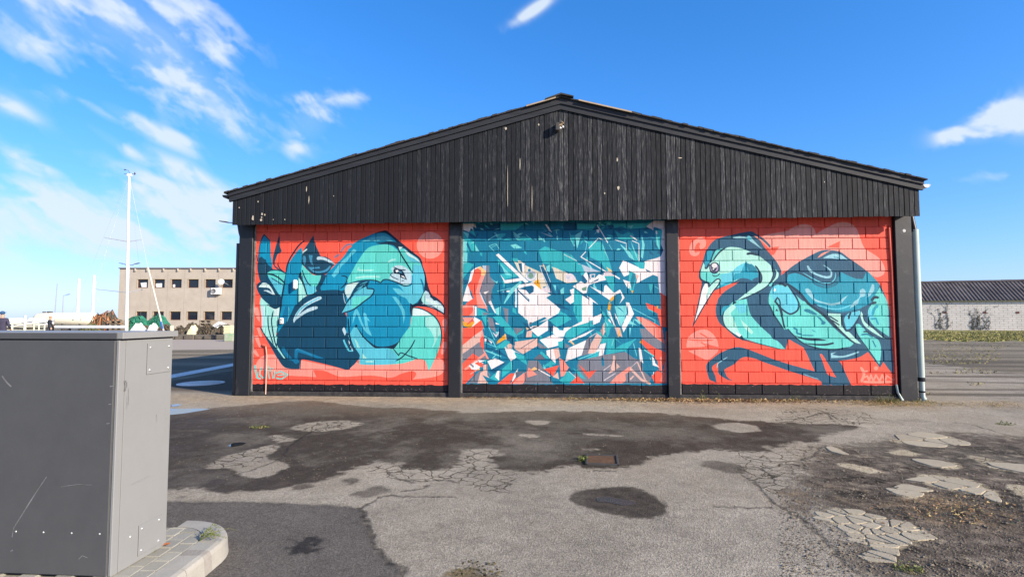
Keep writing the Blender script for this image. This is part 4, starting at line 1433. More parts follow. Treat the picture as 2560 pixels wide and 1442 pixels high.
def build_ground_paint():
    X0, X1, Y0, Y1 = -9.0, 13.0, -8.8, 9.2
    PPM = 80
    W1, H1 = int((X1 - X0) * PPM), int((Y1 - Y0) * PPM)
    g = np.random.default_rng(5)

    def uv(pts):
        o = []
        for px, py in pts:
            p = on_ground(px, py)
            o.append(((p.x - X0) * PPM, (Y1 - p.y) * PPM))
        return np.array(o)

    def mask(polys, smooth=True, jitter=0):
        b = np.zeros((H1, W1, 1), np.float32)
        for q in polys:
            q = np.array(q, float)
            fill(b, uv(hermite([tuple(p) for p in q], True)) if smooth else uv(q), 1.0)
        return b[..., 0]

    def soft(a, n):
        for _ in range(n):
            a = (a + np.roll(a, 1, 0) + np.roll(a, -1, 0) + np.roll(a, 1, 1) + np.roll(a, -1, 1)) / 5
        return a

    n_lo = value_noise(H1, W1, 7, 9, 6, g, wrap=False)
    n_mid = value_noise(H1, W1, 40, 50, 5, g, wrap=False, gain=.7)
    n_hi = value_noise(H1, W1, 200, 240, 3, g, wrap=False, gain=.8)
    n_b = value_noise(H1, W1, 16, 20, 7, g, wrap=False, gain=.62)

    def st_(a):
        return (a - a.mean()) / a.std()
    z_lo, z_mid, z_hi, z_b = st_(n_lo), st_(n_mid), st_(n_hi), st_(n_b)

    def blur(a, r):
        for ax in (0, 1):
            for _ in range(2):
                c = np.cumsum(np.concatenate([np.repeat(a.take([0], ax), r + 1, ax), a, np.repeat(a.take([-1], ax), r, ax)], ax), ax)
                n = a.shape[ax]
                a = (c.take(range(2 * r + 1, 2 * r + 1 + n), ax) - c.take(range(0, n), ax)) / (2 * r + 1)
        return a

    def ragged(m, amt=1.0, n=10, slope=3.0):
        """soft mask with a torn, crumbling edge"""
        s = blur(m.astype(np.float64), max(2, n))
        e = np.clip(s * (1 - s) * 4, 0, 1)
        return np.clip((s - .5 + e * amt * (.10 * z_b + .13 * z_mid + .09 * z_hi)) * slope + .5, 0, 1) * (s > .01)

    yy = (Y1 - (np.arange(H1) + .5) / PPM)[:, None] * np.ones((1, W1))
    xx = (X0 + (np.arange(W1) + .5) / PPM)[None, :] * np.ones((H1, 1))

    def over(img, col, a):
        a = np.clip(a, 0, 1)[..., None]
        return img * (1 - a) + col * a

    dry = np.array([.335, .295, .232])
    warm = np.array([.345, .275, .185])
    dark = np.array([.043, .034, .025])
    brown = np.array([.100, .072, .046])
    patch = np.array([.130, .117, .102])
    slab = np.array([.43, .365, .25])
    tan = np.array([.235, .195, .14])
    img = dry[None, None] * (1 + .07 * z_lo[..., None] + .05 * z_b[..., None] + .05 * z_mid[..., None] + .05 * z_hi[..., None])
    img = over(img, tan[None, None], np.clip(.12 + .22 * z_b, 0, .45))
    # dusty strip along the foot of the wall
    near_wall = np.clip(1 - np.abs(yy + .38) / .8 + .12 * z_mid + .08 * z_b, 0, 1) * np.clip((yy + 1.5) / .4, 0, 1) * (yy < .2) * (xx > -7.5) * (xx < 9)
    img = over(img, warm * (1 + .10 * z_hi[..., None]), near_wall * .85)

    D_main = [[(380, 1045), (520, 1022), (640, 1012), (760, 1000), (900, 1016), (1000, 1018), (1160, 1030), (1385, 1027), (1545, 1030), (1700, 1036), (1840, 1052), (1963, 1056), (2100, 1062), (2170, 1072), (2060, 1092),
               (2035, 1100), (1945, 1112), (1900, 1134), (1841, 1124), (1748, 1126), (1660, 1134), (1600, 1146), (1561, 1168), (1481, 1170), (1440, 1160), (1404, 1156), (1378, 1169), (1336, 1185), (1288, 1184), (1218, 1158), (1256, 1133), (1200, 1122), (1160, 1126),
               (1140, 1165), (1040, 1166), (928, 1153), (900, 1163), (848, 1172), (832, 1188), (784, 1201), (720, 1211), (672, 1218), (599, 1228), (554, 1221), (506, 1214), (426, 1228), (380, 1240)]]
    L_in = [[(500, 1169), (560, 1140), (600, 1130), (640, 1122), (700, 1108), (690, 1120), (656, 1143), (700, 1152), (725, 1160), (700, 1176), (630, 1194), (585, 1172), (540, 1170)],
            [(717, 1070), (784, 1055), (874, 1052), (914, 1060), (848, 1074), (784, 1078)], [(660, 1090), (714, 1086), (742, 1099), (705, 1108), (680, 1098)],
            [(1298, 1050), (1370, 1050), (1376, 1058), (1340, 1063)], [(1290, 1082), (1350, 1084), (1352, 1094), (1296, 1092)], [(1440, 1084), (1490, 1083), (1570, 1088), (1576, 1093), (1500, 1090)],
            [(1560, 1100), (1585, 1100), (1580, 1104)], [(1636, 1095), (1655, 1095), (1652, 1100)], [(1445, 1118), (1500, 1122), (1496, 1127), (1450, 1124)],
            [(1780, 1060), (1830, 1056), (1890, 1066), (1900, 1076), (1840, 1080), (1790, 1070)], [(1500, 1086), (1570, 1086), (1560, 1092)]]
    spots = [[(1737, 1154), (1770, 1152), (1856, 1160), (1872, 1178), (1841, 1187), (1784, 1174)], [(850, 1198), (880, 1195), (895, 1200), (880, 1212), (848, 1208)], [(722, 1218), (775, 1208), (787, 1214), (760, 1226), (728, 1226)],
             [(880, 1232), (910, 1224), (945, 1215), (1000, 1226), (1040, 1222), (1030, 1229), (960, 1234), (920, 1246), (890, 1244)], [(430, 1240), (470, 1240), (455, 1250), (432, 1252)], [(1225, 1205), (1275, 1210), (1262, 1230), (1228, 1226)], [(510, 1246), (538, 1240), (535, 1248)]]
    R_dark = [[(1953, 1226), (2017, 1172), (2090, 1150), (2050, 1128), (2120, 1108), (2215, 1094), (2300, 1082), (2395, 1080), (2600, 1102), (2900, 1130), (2900, 1500), (2160, 1500), (2143, 1442), (2064, 1361), (2017, 1275)]]
    L_right = [[(2215, 1103), (2268, 1087), (2322, 1083), (2394, 1094), (2388, 1110), (2290, 1108)], [(2308, 1150), (2394, 1155), (2412, 1166), (2360, 1171), (2316, 1160)], [(2402, 1134), (2448, 1140), (2560, 1162), (2540, 1178), (2470, 1170)],
               [(2298, 1188), (2340, 1186), (2430, 1202), (2502, 1236), (2470, 1242), (2400, 1228), (2316, 1210)], [(2230, 1220), (2265, 1216), (2295, 1234), (2280, 1244), (2238, 1236)], [(2053, 1119), (2082, 1116), (2107, 1127), (2090, 1132)],
               [(2090, 1156), (2150, 1163), (2200, 1180), (2195, 1184), (2130, 1172)], [(2200, 1128), (2260, 1124), (2300, 1134), (2280, 1142)], [(2030, 1278), (2090, 1268), (2158, 1282), (2298, 1318), (2305, 1346), (2250, 1372), (2230, 1380), (2172, 1372), (2122, 1342), (2093, 1325), (2060, 1300)],
               [(2520, 1210), (2600, 1222), (2640, 1260), (2560, 1250)]]
    wet = [[(1417, 1246), (1445, 1228), (1480, 1220), (1545, 1215), (1590, 1219), (1625, 1234), (1666, 1260), (1661, 1286), (1620, 1297), (1570, 1292), (1513, 1280), (1449, 1263)]]
    oil = [[(707, 1367), (722, 1347), (784, 1346), (792, 1360), (820, 1356), (824, 1366), (790, 1370), (762, 1390), (720, 1384)]]
    moss = [[(1115, 1412), (1172, 1388), (1256, 1396), (1268, 1410), (1290, 1428), (1290, 1500), (1120, 1500)]]
    fresh = [[(300, 1255), (592, 1254), (784, 1261), (896, 1270), (914, 1290), (928, 1338), (951, 1386), (980, 1404), (1008, 1420), (1000, 1450), (1040, 1560), (300, 1560)]]
    straw = [[(2260, 1252), (2330, 1240), (2420, 1262), (2520, 1296), (2500, 1312), (2400, 1300), (2300, 1280)], [(2100, 1215), (2010, 1232), (1965, 1240), (2030, 1262), (2110, 1240)]]

    md = ragged(mask(D_main), 1.25, 11, 3.2)
    mi = ragged(mask(L_in), 1.1, 5, 3.2)
    md = md * (1 - mi * .9)
    for q in spots:
        md = np.maximum(md, ragged(mask([q]), 1.3, 5, 2.4) * .78)
    # the damp film is thin in places and lets the grey through
    thin = np.clip(.86 + .16 * z_b + .07 * z_mid + .06 * z_hi, .35, 1)
    thin = thin * (1 - .45 * np.clip((yy + 2.3) / 1.6, 0, 1) * np.clip(.5 + .5 * z_b, 0, 1))
    bl = np.clip((yy + 2.6) / 1.8, 0, 1) * .75
    tone = (dark * (1 - bl[..., None]) + brown * bl[..., None]) * np.clip(1 + .22 * z_b + .14 * z_mid + .16 * z_hi, .35, 2)[..., None]
    img = over(img, tone, md * thin)
    mr = ragged(mask(R_dark), 1.6, 24, 2.2)
    ml = ragged(mask(L_right), 1.0, 4, 3.0)
    rough_dark = np.array([.074, .060, .046]) * np.clip(1 + .34 * z_b + .32 * z_mid + .50 * z_hi, .22, 2.8)[..., None]
    img = over(img, rough_dark, mr * np.clip(.86 + .12 * z_b, .4, 1))
    crumbs = np.clip(z_hi - 1.5, 0, 1) * mr
    img = over(img, slab[None, None] * .8, crumbs * .8)
    ms = ragged(mask(straw), 1.8, 22, 1.6) * np.clip(.5 + .35 * z_mid, 0, 1)
    img = over(img, np.array([.22, .155, .09])[None, None] * (1 + .2 * z_hi[..., None]), ms * .8)
    img = over(img, slab * np.clip(.92 + .12 * z_mid + .08 * z_hi, .5, 1.3)[..., None], ml * .92)
    mf = np.clip((blur(mask(fresh).astype(np.float64), 3) + .10 * z_hi - .5) * 3.4 + .5, 0, 1)
    img = over(img, patch * (1 + .05 * z_lo[..., None] + .05 * z_b[..., None] + .05 * z_hi[..., None]), mf)
    rim = np.clip(1 - np.abs(blur(mask(fresh).astype(np.float64), 6) - .5) * 3.2 + .3 * z_mid, 0, 1) * (xx < -.1)
    img = over(img, np.array([.03, .026, .022])[None, None], rim * .35)
    mw = np.clip((blur(mask(wet).astype(np.float64), 4) + .09 * z_hi + .05 * z_mid - .5) * 3.4 + .5, 0, 1)
    img = over(img, np.array([.060, .049, .037]) * np.clip(1 + .16 * z_mid + .18 * z_hi, .4, 2)[..., None], mw * .95)
    mo = ragged(mask(oil), 2.6, 6, 3.2)
    img = over(img, np.array([.030, .027, .024]), mo * .95)
    mm = ragged(mask(moss), 1.9, 12, 2.2)
    img = over(img, np.array([.095, .070, .030]) * np.clip(1 + .25 * z_mid + .3 * z_hi, .3, 2.2)[..., None], mm * .85)

    # yard beside the hall on the right: bands of soil and bleached asphalt
    side = np.clip((yy + 1.2) / 1.5, 0, 1) * (xx > 5)
    band = value_noise(H1, W1, 46, 5, 4, g, wrap=False)
    bl = np.clip((band - .50) * 5, 0, 1) * side
    img = img * (1 - bl[..., None] * .75) + np.array([.085, .070, .050]) * bl[..., None] * .75
    hall_shade = np.clip((yy - .2) / .6, 0, 1) * (xx < -5)  # darker, warmer colour laid in the hall's shade to offset blue skylight
    img = img * (1 - hall_shade[..., None] * .8) + np.array([.082, .060, .042]) * hall_shade[..., None] * .8 * (.7 + .6 * band[..., None])

    # cracks drawn where the photograph shows them
    ck = np.zeros((H1, W1, 1), np.float32)
    cracks = [[(896, 1270), (918, 1262), (957, 1240), (1040, 1241), (1141, 1243)], [(896, 1270), (913, 1290), (928, 1338), (951, 1386), (1008, 1420), (1000, 1460)], [(1848, 1185), (1892, 1214), (1945, 1264), (2014, 1303), (2030, 1318), (2071, 1361), (2107, 1404), (2157, 1442)],
              [(1956, 1268), (2000, 1290), (2010, 1312), (2026, 1320)], [(1855, 1140), (1920, 1152), (1999, 1150), (2035, 1134), (2050, 1118)], [(1870, 1165), (1900, 1170), (1935, 1200)], [(1780, 1265), (1850, 1268), (1930, 1268)], [(2017, 1172), (1980, 1160), (1900, 1172)],
              [(584, 1188), (690, 1150), (725, 1115), (780, 1078), (860, 1060)], [(1000, 1198), (1060, 1202), (1115, 1200), (1140, 1206)], [(970, 1178), (990, 1195), (1040, 1208)], [(1000, 1228), (1050, 1222), (1068, 1214)], [(1480, 1176), (1540, 1176)],
              [(1940, 1050), (2010, 1044), (2060, 1030), (2100, 1050), (2160, 1058)], [(2380, 1056), (2430, 1062), (2560, 1100)], [(1980, 1018), (2050, 1026), (2080, 1048)]]
    for c in cracks:
        q = uv(hermite(c, False, 9))
        q = q + g.normal(0, .9, q.shape)
        for i in range(len(q) - 1):
            d = q[i + 1] - q[i]
            nr = np.array([-d[1], d[0]]) / (np.linalg.norm(d) + 1e-9) * (.45 + .55 * g.random())
            fill(ck, np.array([q[i] + nr, q[i + 1] + nr, q[i + 1] - nr, q[i] - nr]), 1.0)
    ck = soft(ck[..., 0], 1)
    img = img * (1 - np.clip(ck * .85, 0, 1)[..., None]) + np.array([.018, .017, .016]) * np.clip(ck * .85, 0, 1)[..., None]
    # alligator cracking: light plates between fine joints
    al = mask([[(960, 1164), (1138, 1166), (1160, 1124), (1256, 1131), (1215, 1158), (1290, 1184), (1275, 1225), (1230, 1232), (1140, 1205), (1000, 1200), (900, 1172)],
               [(500, 1169), (560, 1140), (700, 1108), (660, 1140), (640, 1160), (560, 1176)], L_in[1], L_in[2],
               [(1840, 1128), (1900, 1138), (2050, 1110), (2110, 1130), (2015, 1172), (1953, 1226), (1990, 1270), (1900, 1216), (1850, 1180)], [(1980, 1020), (2160, 1030), (2200, 1060), (2050, 1062), (1930, 1050)]] + L_right[:4])
    al = np.clip(soft(al, 8), 0, 1)
    shine = np.clip(md * .38 + mw * .55 + mo * .4, 0, 1)
    rough = 1 - shine * np.clip(.6 + .15 * z_mid, .2, 1)
    height = np.clip(.5 - .25 * mr + .3 * ml + mf * .12 - ck * .5, 0, 1)
    data = np.stack([al, rough, height], -1)
    img = l2s(np.clip(img, 0, 1))
    return img[::-1], data[::-1], (X0, X1, Y0, Y1)


_gp, _gd, GRECT = build_ground_paint()
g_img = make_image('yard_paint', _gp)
g_dat = make_image('yard_wear', _gd, data=True)


def ground_material():
    m, t, b = new_mat('worn_asphalt_yard')
    L = t.links.new
    ge = N(t, 'ShaderNodeNewGeometry')
    nz = N(t, 'ShaderNodeTexNoise')
    nz.inputs['Scale'].default_value = 9
    nz.inputs['Detail'].default_value = 8
    nz.inputs['Roughness'].default_value = .7
    L(ge.outputs['Position'], nz.inputs['Vector'])
    c0 = N(t, 'ShaderNodeVectorMath', operation='SUBTRACT')
    c0.inputs[1].default_value = (.5, .5, .5)
    L(nz.outputs['Color'], c0.inputs[0])
    c1 = N(t, 'ShaderNodeVectorMath', operation='SCALE')
    c1.inputs['Scale'].default_value = .09
    L(c0.outputs[0], c1.inputs[0])
    c2 = N(t, 'ShaderNodeVectorMath', operation='ADD')
    L(ge.outputs['Position'], c2.inputs[0])
    L(c1.outputs[0], c2.inputs[1])
    X0, X1, Y0, Y1 = GRECT
    mp = N(t, 'ShaderNodeMapping')
    mp.inputs['Location'].default_value = (-X0 / (X1 - X0), -Y0 / (Y1 - Y0), 0)
    mp.inputs['Scale'].default_value = (1 / (X1 - X0), 1 / (Y1 - Y0), 0)
    L(c2.outputs[0], mp.inputs[0])
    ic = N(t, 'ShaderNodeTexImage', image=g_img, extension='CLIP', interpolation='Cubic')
    idt = N(t, 'ShaderNodeTexImage', image=g_dat, extension='CLIP', interpolation='Linear')
    L(mp.outputs[0], ic.inputs[0])
    L(mp.outputs[0], idt.inputs[0])
    # beyond the mapped piece: plain asphalt with long soft bands of soil
    mp2 = N(t, 'ShaderNodeMapping')
    mp2.inputs['Scale'].default_value = (.05, .35, 1)
    L(ge.outputs['Position'], mp2.inputs[0])
    n2 = N(t, 'ShaderNodeTexNoise')
    n2.inputs['Scale'].default_value = 2.2
    n2.inputs['Detail'].default_value = 8
    L(mp2.outputs[0], n2.inputs['Vector'])
    cr = N(t, 'ShaderNodeValToRGB')
    cr.color_ramp.elements[0].position = .36
    cr.color_ramp.elements[0].color = (.115, .096, .068, 1)
    cr.color_ramp.elements[1].position = .62
    cr.color_ramp.elements[1].color = (.25, .21, .145, 1)
    L(n2.outputs['Fac'], cr.inputs[0])
    mix = N(t, 'ShaderNodeMix', data_type='RGBA')
    L(ic.outputs['Alpha'], mix.inputs['Factor'])
    L(cr.outputs[0], mix.inputs['A'])
    L(ic.outputs['Color'], mix.inputs['B'])
    # aggregate: pale and dark stones in the binder
    vo = N(t, 'ShaderNodeTexVoronoi')
    vo.inputs['Scale'].default_value = 95
    L(ge.outputs['Position'], vo.inputs['Vector'])
    ag = N(t, 'ShaderNodeSeparateColor')
    L(vo.outputs['Color'], ag.inputs[0])
    agr = N(t, 'ShaderNodeMapRange')
    agr.inputs[3].default_value = .76
    agr.inputs[4].default_value = 1.26
    L(ag.outputs[0], agr.inputs[0])
    n3 = N(t, 'ShaderNodeTexNoise')
    n3.inputs['Scale'].default_value = 34
    n3.inputs['Detail'].default_value = 6
    n3.inputs['Roughness'].default_value = .8
    L(ge.outputs['Position'], n3.inputs['Vector'])
    n3r = N(t, 'ShaderNodeMapRange')
    n3r.inputs[1].default_value = .3
    n3r.inputs[2].default_value = .7
    n3r.inputs[3].default_value = .80
    n3r.inputs[4].default_value = 1.20
    L(n3.outputs['Fac'], n3r.inputs[0])
    mm = N(t, 'ShaderNodeMath', operation='MULTIPLY')
    L(agr.outputs[0], mm.inputs[0])
    L(n3r.outputs[0], mm.inputs[1])
    sc = N(t, 'ShaderNodeVectorMath', operation='SCALE')
    L(mix.outputs['Result'], sc.inputs[0])
    L(mm.outputs[0], sc.inputs['Scale'])
    # alligator joints
    v2 = N(t, 'ShaderNodeTexVoronoi', feature='DISTANCE_TO_EDGE')
    v2.inputs['Scale'].default_value = 6.5
    L(c2.outputs[0], v2.inputs['Vector'])
    jr = N(t, 'ShaderNodeMapRange')
    jr.inputs[1].default_value = .004
    jr.inputs[2].default_value = .038
    jr.inputs[3].default_value = 1
    jr.inputs[4].default_value = 0
    L(v2.outputs['Distance'], jr.inputs[0])
    sd = N(t, 'ShaderNodeSeparateColor')
    L(idt.outputs['Color'], sd.inputs[0])
    ja = N(t, 'ShaderNodeMath', operation='MULTIPLY')
    L(jr.outputs[0], ja.inputs[0])
    L(sd.outputs[0], ja.inputs[1])
    jb = N(t, 'ShaderNodeMath', operation='MULTIPLY')
    L(ja.outputs[0], jb.inputs[0])
    L(idt.outputs['Alpha'], jb.inputs[1])
    mj = N(t, 'ShaderNodeMix', data_type='RGBA')
    mj.inputs['B'].default_value = (.060, .052, .042, 1)
    L(jb.outputs[0], mj.inputs['Factor'])
    L(sc.outputs[0], mj.inputs['A'])
    L(mj.outputs['Result'], b.inputs['Base Color'])
    rm = N(t, 'ShaderNodeMix', data_type='FLOAT')
    rm.inputs['A'].default_value = .92
    L(idt.outputs['Alpha'], rm.inputs['Factor'])
    L(sd.outputs[1], rm.inputs['B'])
    L(rm.outputs['Result'], b.inputs['Roughness'])
    b.inputs['Specular IOR Level'].default_value = .15
    # relief
    h1 = N(t, 'ShaderNodeMath', operation='MULTIPLY')
    h1.inputs[1].default_value = .35
    L(vo.outputs['Distance'], h1.inputs[0])
    h2 = N(t, 'ShaderNodeMath', operation='MULTIPLY_ADD')
    h2.inputs[1].default_value = 1.0
    L(n3.outputs['Fac'], h2.inputs[0])
    L(h1.outputs[0], h2.inputs[2])
    h3 = N(t, 'ShaderNodeMath', operation='MULTIPLY_ADD')
    h3.inputs[1].default_value = -1.2
    L(jb.outputs[0], h3.inputs[0])
    L(h2.outputs[0], h3.inputs[2])
    h4 = N(t, 'ShaderNodeMath', operation='MULTIPLY_ADD')
    h4.inputs[1].default_value = 2.0
    L(sd.outputs[2], h4.inputs[0])
    L(h3.outputs[0], h4.inputs[2])
    bp = N(t, 'ShaderNodeBump')
    bp.inputs['Strength'].default_value = 1.0
    bp.inputs['Distance'].default_value = .016
    L(h4.outputs[0], bp.inputs['Height'])
    L(bp.outputs[0], b.inputs['Normal'])
    return m


M['ground'] = ground_material()
_pts, _tri, BASIN = ground_sheet()
me = bpy.data.meshes.new('ground')
_f = []
for t3 in _tri:
    a, b3, c3 = (_pts[i] for i in t3)
    nz = (b3 - a).cross(c3 - a).z
    _f.append(t3 if nz > 0 else t3[::-1])
me.from_pydata([tuple(p) for p in _pts], [], _f)
me.materials.append(M['ground'])
ground = bpy.data.objects.new('ground', me)
COL.objects.link(ground)
WORLD_OF[ground] = Matrix.Identity(4)
tag(ground, kind='structure')

# ------------------------------------------------------------------ the hall with the three murals
hall = empty('painted_hall', (0.33, 0.0, 0.0))
tag(hall, 'low gabled hall with black board gable and three bird murals on block walls', 'hall')

COURSE, Z_REF, MOD = .2088, .092, .49
Z_TOP = 3.43
PANELS = [  # left, right, phase of course 14, label
    (1, -5.745, -1.842, -3.789, 'R', .228, 'block wall painted with a plump turquoise bird on red'),
    (2, -1.590, 2.318, -.613, 'U', .253, 'block wall painted with teal, white and red shards'),
    (3, 2.552, 6.497, 4.058, 'R', .280, 'block wall painted with a long legged wading bird on red'),
]


def mural_material(pan, rect, img):
    m, t, b = new_mat('mural_paint_%d' % pan)
    L = t.links.new
    b.inputs['Roughness'].default_value = .62
    b.inputs['Specular IOR Level'].default_value = .3
    ge = N(t, 'ShaderNodeNewGeometry')
    sp = N(t, 'ShaderNodeSeparateXYZ')
    L(ge.outputs['Position'], sp.inputs[0])
    x0, x1, z0, z1 = rect
    u = N(t, 'ShaderNodeMapRange')
    u.inputs[1].default_value, u.inputs[2].default_value = x0, x1
    v = N(t, 'ShaderNodeMapRange')
    v.inputs[1].default_value, v.inputs[2].default_value = z0, z1
    L(sp.outputs['X'], u.inputs[0])
    L(sp.outputs['Z'], v.inputs[0])
    cb = N(t, 'ShaderNodeCombineXYZ')
    L(u.outputs[0], cb.inputs[0])
    L(v.outputs[0], cb.inputs[1])
    im = N(t, 'ShaderNodeTexImage', image=img, extension='EXTEND', interpolation='Cubic')
    L(cb.outputs[0], im.inputs[0])
    # each block took the paint a little differently
    oi = N(t, 'ShaderNodeObjectInfo')
    mr = N(t, 'ShaderNodeMapRange')
    mr.inputs[3].default_value, mr.inputs[4].default_value = .93, 1.05
    L(oi.outputs['Random'], mr.inputs[0])
    sc = N(t, 'ShaderNodeVectorMath', operation='SCALE')
    L(im.outputs['Color'], sc.inputs[0])
    L(mr.outputs[0], sc.inputs['Scale'])
    L(sc.outputs[0], b.inputs['Base Color'])
    # tooled vertical relief of the block faces
    mp = N(t, 'ShaderNodeMapping')
    mp.inputs['Scale'].default_value = (48, 48, 9)
    L(ge.outputs['Position'], mp.inputs[0])
    n1 = N(t, 'ShaderNodeTexNoise')
    n1.inputs['Scale'].default_value = 1
    n1.inputs['Detail'].default_value = 6
    n1.inputs['Roughness'].default_value = .65
    L(mp.outputs[0], n1.inputs['Vector'])
    bp = N(t, 'ShaderNodeBump')
    bp.inputs['Strength'].default_value = .85
    bp.inputs['Distance'].default_value = .007
    L(n1.outputs['Fac'], bp.inputs['Height'])
    L(bp.outputs[0], b.inputs['Normal'])
    return m


block_meshes = {}


def block_mesh(w, h, m):
    """block lying behind y=0 with its face on y=0, chamfered edges"""
    key = (round(w, 3), round(h, 3), m.name)
    if key not in block_meshes:
        q = MB()
        q.box((0, .05, 0), (w, .10, h), bevel=.005)
        me = bpy.data.meshes.new('block')
        me.from_pydata(q.v, [], q.f)
        me.materials.append(m)
        block_meshes[key] = me
    return block_meshes[key]


cand = []
walls = {}
JOINT = .0145
for pan, xl, xr, ph, base, zb, lab in PANELS:
    rect = (xl, xr, .03, Z_TOP)
    img = make_image('mural_%d' % pan, raster_mural(pan, rect, base, zb))
    mm_ = mural_material(pan, rect, img)
    q = MB()
    q.box(((xl + xr) / 2, .018 + .1, (Z_TOP + 0.0) / 2), (xr - xl + .06, .2, Z_TOP))
    wobj = q.build('mural_wall', mm_, hall)
    wobj['label'] = lab
    walls[pan] = wobj
    r0, r1 = 0, 15
    for r in range(r0, r1 + 1):
        za, zc = Z_REF + r * COURSE, Z_REF + (r + 1) * COURSE
        if r == r1:
            zc = min(zc, Z_TOP)
        off = ph + (0 if (r - 14) % 2 == 0 else MOD / 2)
        k0 = math.floor((xl - off) / MOD)
        x = off + k0 * MOD
        while x < xr - .02:
            a, b_ = max(x, xl), min(x + MOD, xr)
            if b_ - a > .03:
                cand.append(((b_ - a) * (zc - za), pan, a, b_, za, zc, mm_))
            x += MOD
cand.sort(key=lambda c: (-round(c[0], 4), abs(c[2])))
rest = {1: MB(), 2: MB(), 3: MB()}
inv_hall = WORLD_OF[hall].inverted()
for i, (ar, pan, a, b_, za, zc, mm_) in enumerate(cand):
    w, h = b_ - a - JOINT, zc - za - JOINT
    c = Vector(((a + b_) / 2 + random.uniform(-.001, .001), random.uniform(-.0025, .0025), (za + zc) / 2))
    if i < 300:
        o = bpy.data.objects.new('block', block_mesh(w, h, mm_))
        COL.objects.link(o)
        o.parent = walls[pan]
        o.location = inv_hall @ c
    else:
        rest[pan].box((c.x, c.y + .05, c.z), (w, .10, h), bevel=.005)
for pan in rest:
    if rest[pan].v:
        o = rest[pan].build('cut_blocks', walls[pan].data.materials[0], walls[pan])
        o['kind'] = 'stuff'

# concrete foot under the blocks
M['plinth'] = mat('black_painted_concrete', (.020, .019, .021), .8, (.10, .095, .09), 9, .55, .5, 50)
q = MB()
q.box((.37, .10, .042), (13.0, .26, .084), bevel=.01)
q.build('plinth', M['plinth'], hall)

# posts between the panels, a little proud of the blocks
POSTS = [(-6.035, -5.755), (-1.832, -1.598), (2.326, 2.544), (6.510, 6.808)]


def post_material():
    m, t, b = new_mat('worn_black_post')
    b.inputs['Roughness'].default_value = .5
    tc = N(t, 'ShaderNodeTexCoord')
    n = N(t, 'ShaderNodeTexNoise')
    n.inputs['Scale'].default_value = 3.2
    n.inputs['Detail'].default_value = 9
    n.inputs['Roughness'].default_value = .68
    t.links.new(tc.outputs['Object'], n.inputs['Vector'])
    cr = N(t, 'ShaderNodeValToRGB')
    cr.color_ramp.elements[0].position = .55
    cr.color_ramp.elements[0].color = (.0095, .0105, .0135, 1)
    cr.color_ramp.elements[1].position = .66
    cr.color_ramp.elements[1].color = (.038, .038, .040, 1)
    t.links.new(n.outputs['Fac'], cr.inputs[0])
    t.links.new(cr.outputs[0], b.inputs['Base Color'])
    bp = N(t, 'ShaderNodeBump')
    bp.inputs['Strength'].default_value = .3
    bp.inputs['Distance'].default_value = .01
    t.links.new(n.outputs['Fac'], bp.inputs['Height'])
    t.links.new(bp.outputs[0], b.inputs['Normal'])
    return m


M['post'] = post_material()
for i, (a, b_) in enumerate(POSTS):
    q = MB()
    q.box(((a + b_) / 2, .04, 1.72), (b_ - a, .22, 3.44), bevel=.008)
    if i == 3:      # the pale bolt hole near its top
        pass
    po = q.build('post', M['post'], hall)
    if i < 3:       # raw strip of render beside the post
        q = MB()
        q.box((b_ + .016, .005, 1.70), (.030, .03, 3.3))
        q.build('render_strip', mat('grey_raw_render_%d' % i, (.26, .25, .24), .9, (.05, .05, .05), 7, .9, .5, 60, stretch=(1, 1, .6)), hall)
q = MB()
bx, bz = on_wall(2260, 577, -.07).x, on_wall(2260, 577, -.07).z
q.lathe([(.004, 0), (.012, .002), (.026, .003), (.030, 0)], (bx, -.071, bz), 14, rot=Matrix.Rotation(math.radians(90), 3, 'X'))
q.build('bolt_hole', mat('pale_washer', (.55, .54, .52), .7), hall)

# ---- gable of black boards, hung in front of the wall
Y_B = -.33
XB0, XB1 = -6.040, 6.800
ZB0, ZB1 = 3.318, 3.356            # lower edge, left and right
RX, RZ = 0.333, 5.46               # ridge (under the barge boards)
EL, ER = 3.775, 3.83               # slope height at the two ends


def slope(x):
    return EL + (RZ - EL) * (x - XB0) / (RX - XB0) if x < RX else RZ + (ER - RZ) * (x - RX) / (XB1 - RX)


def low(x):
    return ZB0 + (ZB1 - ZB0) * (x - XB0) / (XB1 - XB0)


q = MB()
q.prism([(XB0, ZB0 + .01), (XB1, ZB1 + .01), (XB1, ER), (RX, RZ), (XB0, EL)], 'y', Y_B + .022, Y_B + .06)
clad = q.build('gable_cladding', M['dark_back'], hall)
nb = 142
bw = (XB1 - XB0) / nb
for i in range(nb):
    a, b_ = XB0 + i * bw, XB0 + (i + 1) * bw
    gap = .0085 + random.uniform(-.0015, .003)
    a2, b2 = a + gap / 2, b_ - gap / 2
    yo = Y_B + random.uniform(-.004, .004)
    zl = low((a + b_) / 2) + random.uniform(-.006, .006)
    c = Vector(((a + b_) / 2, yo, zl))
    ch = .004
    za, zc = slope(a2) - zl, slope(b2) - zl
    hw = (b2 - a2) / 2
    zm = [za + (zc - za) * f for f in (0, ch / (2 * hw), 1 - ch / (2 * hw), 1)]
    prof = [(-hw, ch), (-hw + ch, 0), (hw - ch, 0), (hw, ch), (hw, .022), (-hw, .022)]
    vs, fs = [], []
    for (x, y) in prof:
        vs.append((x, y, 0))
    for (x, y) in prof:
        vs.append((x, y, za + (zc - za) * (x + hw) / (2 * hw)))
    n = 6
    fs = [tuple(range(n)), tuple(range(n, 2 * n))[::-1]] + [(k, k + n, (k + 1) % n + n, (k + 1) % n) for k in range(n)]
    me = bpy.data.meshes.new('board')
    me.from_pydata(vs, [], [f[::-1] for f in fs])
    me.materials.append(M['board'])
    o = bpy.data.objects.new('board', me)
    COL.objects.link(o)
    o.parent = clad
    o.location = inv_hall @ c

